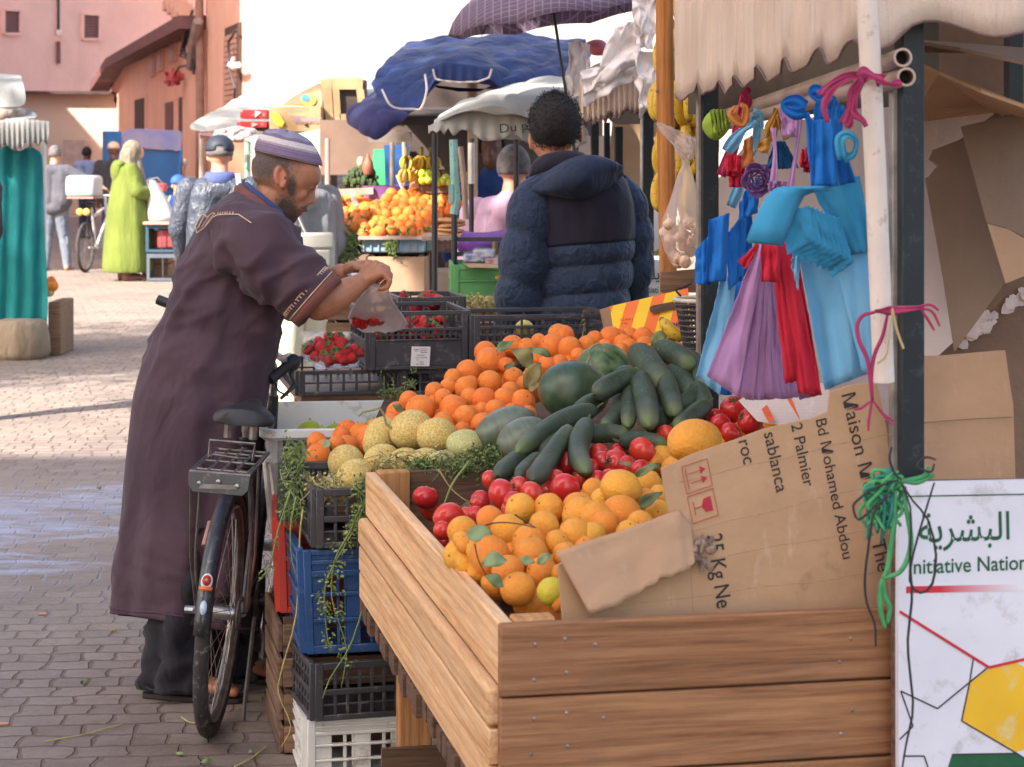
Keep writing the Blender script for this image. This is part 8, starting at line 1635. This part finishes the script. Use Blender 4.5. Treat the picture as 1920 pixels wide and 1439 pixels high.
wbag=MB();wbag.rings([[Vector((P(300,0,26.3).x+x+w*math.cos(6.283*k/20)*(1+.1*math.sin(k*2.1)),26.35+.12*math.sin(6.283*k/20),z))for k in range(20)]for(z,x,w)in((.74,.0,.16),(.80,.0,.165),(1.0,-.04,.12),(1.15,-.08,.07),(1.24,-.10,.02))]);tag(wbag.build('white_bag',plain('white_paper_bag',C(188,184,178),C(172,168,164),.6,3),ang=180),'white bag with a peaked top standing on the street stand','bag')
BLW=shirtm('blue_workwear',C(52,76,140),C(40,60,120));JEAN=shirtm('blue_trousers',C(58,88,120),C(46,72,104))
def f3(b,part):
 headof(b,(-.02,.06,.98),R(50));b.cap((0,0,.92),.056,(0,-.01,.8),.07);b.cap((0,0,.7),.08,(0,0,.38),.09)
 for s in(-1,1):
  b.limb([(s*.19,0,.76),(s*.22,.1,.52),(s*.08,.3,.48)],[.05,.042,.03]);simplehand(b,(s*.08,.3,.48),(-s*.4,1,0));mb=MB().limb([(s*.17,0,.76),(s*.22,.1,.54),(s*.1,.26,.49)],[.08,.065,.055]);part(mb,'sleeve',BLW)
  b.limb([(s*.1,0,.34),(s*.13,.38,.42),(s*.13,.36,.06)],[.08,.06,.04]);foot(b,Vector((s*.13,.32,.002)),Vector((s*.14,.56,.002)));mb=MB().limb([(s*.1,0,.34),(s*.13,.38,.42),(s*.13,.36,.08)],[.1,.082,.07]);part(mb,'trouser_leg',JEAN)
 mb=MB();mb.cap((-.08,0,.72),.12,(-.07,0,.34),.14);mb.cap((.08,0,.72),.12,(.07,0,.34),.14);mb.ell((0,0,.8),(.18,.1,.06));part(mb,'jacket',BLW)
 mb=MB().tube([(-.10,.135,.46),(-.10,.15,.66),(-.08,.06,.83)],.03,6,flat=.35);mb.tube([(.10,.135,.46),(.10,.15,.66),(.08,.06,.83)],.03,6,flat=.35);part(mb,'yellow_braces',plain('hi_vis_yellow',C(214,226,70),None,.5),0)
 mb=MB().ell((-.02,.055,1.03),(.09,.105,.085),None,20,14);mb.f=[f_ for f_ in mb.f if sum(mb.v[i].z for i in f_)/len(f_)>1.0];part(mb,'cap',plain('bright_blue_cap',C(52,96,190),None,.7),0,solid=.006)
 mb=MB().ell((-.10,.13,1.02),(.06,.06,.01),None,12,6);part(mb,'cap_peak',MATS['bright_blue_cap'],0)
q=PY(334,27.6,0);folk('person in blue work clothes with a bright blue cap sitting behind the street stand',q.x,27.6,R(165),1.72,SKA,f3,z=.20)
tag(MB().box(PY(334,27.7,.22),(.36,.36,.44)).build('wooden_stool',W_OLD,bevel=.01),'plain wooden stool under the man in blue work clothes','stool')
mb=MB().rings([[PY(360,27.9,0)+Vector((r*math.cos(6.283*k/20),r*.7*math.sin(6.283*k/20),z))for k in range(20)]for(z,r)in((.0,.17),(.4,.18),(.75,.155),(.9,.11),(1.02,.04))]);tag(mb.jitter(.02,5).build('orange_sack',fabric('orange_brown_sack',C(200,130,74),C(184,112,62),4,200,.8),ang=180),'orange brown sack standing beside the man in blue work clothes','sack')
tk3=thing('cargo_tricycle','blue canopied cargo tricycle parked against the apricot building','tricycle',PY(270,33.0,0));YT=33.0;TB=plain('tricycle_blue',C(54,116,176),C(44,98,156),.5,3);TB2=plain('faded_canopy',C(108,116,170),C(150,140,160),.6,2)
def T(px,py,dy=0):return P(px,py,YT+dy)
a0=[];
for dy in(0,1.3):a0.append([T(228,268,dy),T(229,258,dy),T(232,250,dy),T(240,244,dy),T(260,243,dy),T(300,245,dy),T(335,246,dy),T(341,250,dy),T(341,283,dy)])
MB().add(a0[0]+a0[1],[(i,i+1,9+i+1,9+i)for i in range(8)]).build('canopy',TB2,tk3,ang=40,solid=.02);cf=[T(229,274),T(341,283),T(341,250),T(335,246),T(240,244),T(232,250)];MB().prism(cf,(0,.02,0)).build('canopy_end',TB2,tk3)
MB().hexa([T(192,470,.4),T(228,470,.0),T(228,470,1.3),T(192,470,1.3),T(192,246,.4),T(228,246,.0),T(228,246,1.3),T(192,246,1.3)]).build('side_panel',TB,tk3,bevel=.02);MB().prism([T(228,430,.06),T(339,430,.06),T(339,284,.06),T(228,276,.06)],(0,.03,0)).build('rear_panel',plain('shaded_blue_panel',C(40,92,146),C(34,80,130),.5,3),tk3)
MB().tube([T(340,283,-.02),T(334,345,-.02),T(332,440,-.02)],.025,6).build('frame',TB,tk3);MB().beam(T(228,350,.03),T(339,352,.03),.02,.03).build('frame',TB,tk3)
for px in(215,318):c=[T(px,0,0)for _ in range(1)];o=MB().lathe([(.0,-.06),(.2,-.06),(.27,-.04),(.27,.04),(.2,.06),(0,.06)],Matrix.Translation(Vector((T(px,0).x,YT+.5,.272)))@Matrix.Rotation(R(90),4,'Y'),28).build('wheel',BLKR,tk3)
MB().tube([T(348,308,-.1),T(345,325,-.1),T(347,350,-.1)],.012,6).build('mirror_arm',CHR,tk3);MB().ell(T(347,305,-.1),(.04,.015,.065),None,14,10).build('mirror',CHR,tk3)
mt=thing('motor_scooter','dark motor scooter with a red top box standing behind the street stand','scooter',PY(292,29.5,0));MB().ell(P(284,355,29.5),(.10,.3,.16),None,16,10).build('body',plain('scooter_grey',C(90,84,92),C(70,64,72),.4),mt);MB().ell(P(289,357,29.2),(.045,.03,.045),None,12,8).build('headlight',CHR,mt);MB().box(P(302,352,29.3),(.14,.2,.12)).build('top_box',plain('red_box',C(176,60,64),None,.5),mt,bevel=.02);MB().tube([P(280,338,29.4),P(296,334,29.4),P(306,345,29.3)],.018,6).build('handlebar',BLKR,mt);MB().lathe([(.0,-.05),(.2,-.05),(.26,0),(.2,.05),(0,.05)],Matrix.Translation(Vector((PY(290,29.4,0).x,29.4,.26)))@Matrix.Rotation(R(90),4,'Y'),24).build('wheel',BLKR,mt)
LEA=NT('black_leather');LEA.bump(LEA.noise(14,4,.6,LEA.map((1,1,.5)),.8),.9,.04);LEA=LEA.fin(LEA.mix(LEA.noise(6),C(56,60,70),C(80,84,96)),.38,.5)
def f4(b,part):
 fsimple(LEA,DKT,None,(((-.2,0,1.4),(-.27,.02,1.14),(-.24,.16,.94)),((.2,0,1.4),(.27,.02,1.14),(.24,.16,.94))),1.0)(b,part);hairshell(part,(0,.02,1.62),GREYH,0,.0,.0)
 mb=MB().ell((0,.015,1.665),(.094,.108,.09),None,24,16);mb.f=[f_ for f_ in mb.f if sum(mb.v[i].z for i in f_)/len(f_)>1.645 and not(abs(sum(mb.v[i].x for i in f_)/len(f_))<.035 and sum(mb.v[i].y for i in f_)/len(f_)<-.06 and sum(mb.v[i].z for i in f_)/len(f_)<1.69)];part(mb,'cap',plain('black_cap',C(46,50,60),C(38,40,50),.6),0,solid=.006)
 rg=[[Vector((r*math.cos(6.283*k/28),r*.95*math.sin(6.283*k/28),z))for k in range(28)]for(z,r)in((1.44,.115),(1.49,.095),(1.51,.088),(1.49,.08))];part(MB().rings(rg,cap=False),'knit_collar',plain('blue_knit',C(84,94,140),C(70,80,124),.9,60),0,solid=.006)
 part(MB().tube([(.12,-.06,1.50),(.13,-.13,1.38),(.10,-.15,1.1),(0,-.15,.9)],.018,6,flat=.3),'bag_strap',plain('pale_blue_strap',C(160,196,224),None,.6),0)
q=PY(412,13.6,0);folk('person in a black cap and black leather jacket walking away behind the robed man',q.x,13.6,R(8),1.70,SKA,f4)
SIL=shirtm('silver_jacket',C(150,146,144),C(124,120,120),1.0);WTR=shirtm('cream_trousers',C(210,206,178),C(196,190,160))
q=PY(566,11.8,0);folk('person in a silver grey jacket with pale bag and trousers, hidden by the bending head',q.x,11.8,R(48),1.66,SKA,fsimple(SIL,WTR,GREYH,(((-.2,0,1.4),(-.27,.02,1.14),(-.24,.10,.9)),((.2,0,1.4),(.27,.0,1.14),(.27,.08,.88))),1.08,plain('grey_shoe',C(120,118,122),None,.6)))
sbg=thing('shoulder_bag','bright cream shoulder bag with flap pockets on the back of the silver jacket','bag',P(610,470,11.5));cB2=P(592,468,11.56);MB().box(cB2-Vector((0,0,.03)),(.21,.10,.22),RZ(R(20))).build('body',plain('cream_bag',C(188,182,166),C(172,166,148),.8,5),sbg,bevel=.048,bseg=5);MB().box(P(592,452,11.49),(.20,.03,.09),RZ(R(20))).build('flap',MATS['cream_bag'],sbg,bevel=.015);MB().box(P(602,484,11.50),(.10,.03,.09),RZ(R(20))).build('pocket',MATS['cream_bag'],sbg,bevel=.01);MB().tube([P(575,440,11.5),P(562,412,11.5),P(556,395,11.55)],.02,6,flat=.3).build('strap',MATS['cream_bag'],sbg)
PKS=shirtm('pink_shirt',C(210,170,190),C(194,154,178));q=PY(962,10.6,0);folk('person with grey hair in a pale pink shirt at the lettered stall',q.x,10.6,R(-14),1.63,SKA,fsimple(PKS,DKT,GREYH,(((-.2,0,1.38),(-.27,.02,1.12),(-.2,.22,1.02)),((.2,0,1.38),(.27,.02,1.12),(.2,.22,1.02))),1.12))
q=PY(925,13.0,0);folk('person in a dark blue shirt standing in the shade inside the orange stall',q.x,13.0,R(170),1.74,SKB,fsimple(shirtm('dark_blue_shirt',C(48,76,130),C(38,60,110)),DKT,BLKH))
q=PY(-66,12.6,0);folk('person in dark grey jeans leaving the picture at the left edge',q.x,12.6,R(60),1.72,SKA,fsimple(DKJ,shirtm('dark_jeans',C(78,82,98),C(64,68,84)),BLKH,None,1,plain('navy_shoe',C(58,62,84),None,.6)))
# ---- stall with the turquoise cloth on the left
tl_=thing('market_stall','white canopied stall with a turquoise cloth side on the left edge','stall',PY(30,16.8,0));TQ=fabric('turquoise_cloth',C(36,134,132),C(28,108,112),2.2,300,.9,.7,trans=.12,fs=5,stretch=(2.5,2.5,.3));WBC=fabric('white_stall_canvas',C(176,174,168),C(152,150,146),2,300,.7,trans=.25,fs=6)
def clothside(rows,n):
 out=[]
 for(py,xl,xr,Y)in rows:out.append([(lerp(xl,xr,i/n),py+6*math.sin(i*1.3),Y+.035*math.sin(i*1.9+py*.01))for i in range(n+1)])
 return out
surf(clothside([(612,-60,88,16.6),(540,-60,91,16.6),(450,-60,86,16.55),(380,-60,82,16.6),(320,-60,80,16.6),(276,-60,80,16.6)],16),'curtain',TQ,tl_,wob=.02,sub=1)
MB().hexa([Vector((PY(-80,16.9,0).x,16.9,.0))+Vector((x,y,z))for z in(0,1.5)for x,y in((0,0),(.58,0),(.58,.3),(0,.3))]).build('inner_board',DIMB,tl_)
scallop([(-60,225),(40,222),(92,228)],[(-60,300),(-40,268),(-20,300),(0,278),(12,272),(28,284),(34,274),(42,282),(48,266),(58,280),(64,266),(72,276),(80,262),(88,274),(92,250)],16.4,'valance',WBC,tl_,110,fold=.05)
surf([[(-60,226,16.4),(0,222,16.4),(92,228,16.4)],[(-60,200,17.0),(0,200,17.0),(60,205,17.0)],[(-60,196,18.6),(0,196,18.6),(60,202,18.6)]],'canopy',WBC,tl_,wob=.02);surf([[(-60,205,16.9),(20,205,16.9),(56,205,16.9)],[(-60,150,17.0),(10,150,17.0),(46,152,17.0)],[(-60,136,17.4),(0,136,17.4),(40,138,17.4)],[(-60,140,18.8),(0,140,18.8),(40,142,18.8)]],'top_hood',WBC,tl_,wob=.02)
MB().rings([[P(20+34*math.cos(6.283*k/24),214+6*math.sin(6.283*k/24*2)*.3+d,16.7)+Vector((0,.3*math.sin(6.283*k/24),0))for k in range(24)]for d in(8,0,-8)]).jitter(.03,6).build('rolled_canvas',fabric('brown_roll',C(176,158,140),C(130,112,98),8,200,.7),tl_,ang=180)
for px in(-30,82):post(px,230,560,16.7,.04,WHP,tl_)
sk_=MB();rg=[]
for(z,w,d)in((.0,.30,.2),(.05,.34,.22),(.16,.33,.21),(.26,.30,.2),(.30,.26,.18)):rg.append([Vector((PY(40,16.5,0).x+w*.62*math.cos(6.283*k/30)*(1+.06*math.sin(k*1.7)),16.5+d*math.sin(6.283*k/30)*(1+.06*math.sin(k*2.3)),z))for k in range(30)])
tag(sk_.rings(rg).build('sack_cloth',fabric('burlap',C(158,140,118),C(140,122,100),5,200,.9),ang=180),'pale sacking gathered on the ground under the turquoise cloth','sacking')
fs_=thing('wooden_crate','tall wooden crate of melons at the corner of the turquoise stall','crate',PY(98,16.7,0));MB().hexa([Vector((PY(90,16.7,0).x,16.7,0))+Vector((x,y,z))for z in(0,.42)for x,y in((0,0),(.10,0),(.10,.5),(0,.5))]).build('box',W_OLD,fs_,bevel=.01)
for(px,py,r,m,lb)in((98,536,12,PROTO['o'][0].data.materials[0],'orange coloured melon on the corner crate of the turquoise stall'),(93,548,9,NM2,'pale green melon on the corner crate of the turquoise stall'),(96,527,9,PROTO['o'][0].data.materials[0],'small orange melon topmost on the corner crate')):o=MB().ell(P(px,py,16.85),(r*.0042,)*3,None,18,12).build('melon',m,ang=180);tag(o,lb,'melon')
# ---- litter on the paving
gg=random.Random(41)
for i,(px,py,L,m,lb)in enumerate(((530,938,20,LFG,'green leaf on the paving near the washed patch'),(185,918,22,LF,'green leaf lying left of the robe'),(158,1300-18,24,LF,'green leaf on the paving near the left trouser leg'),(338,1416,20,LFG,'pale leaf on the paving before the rear wheel'),(388,1432,26,LF,'dark leaf at the bottom edge under the wheel'),(470,1412,20,LFG,'pale crumpled leaf right of the rear wheel'),(500,1310,20,LFD,'dry red leaf near the wooden crates'),(212,1184,22,LFD,'dry leaf at the edge of the washed patch'),(330,1168,12,LF,'small leaf by the trouser hem'))):
 c=PZ(px,py,.004);a=gg.uniform(0,6.28);d=Vector((math.cos(a),math.sin(a),.0))*L*c.y/4000*.5;o=leaf_mesh(c-d,c+d,L*c.y/4000*.22,.1,i).build('leaf',m,solid=.0006,ang=180);o.location.z=max(.004,o.location.z*0+.004);tag(o,lb,'leaf')
for(p0,p1,lb)in(((84,1390),(228,1358),'long dry straw lying on the paving at the left'),((340,1345),(368,1356),'short dry straw near the rear wheel'),((440,1438),(500,1400),'straw at the bottom edge near the crates')):MB().tube([PZ(*p0,.006),PZ((p0[0]+p1[0])/2,(p0[1]+p1[1])/2+4,.006),PZ(*p1,.006)],.0025,5).build('straw',GR2);tag(COL.objects[-1],lb,'straw')
for(px,py,lb)in((79,1152,'orange brown cigarette end on the washed paving'),(6,1358,'cigarette end at the left edge of the paving')):c=PZ(px,py,.006);MB().tube([c-Vector((.012,0,0)),c+Vector((.012,.004,0))],.0045,8).build('cigarette_end',plain('filter_tan',C(206,150,110),None,.8));tag(COL.objects[-1],lb,'litter')
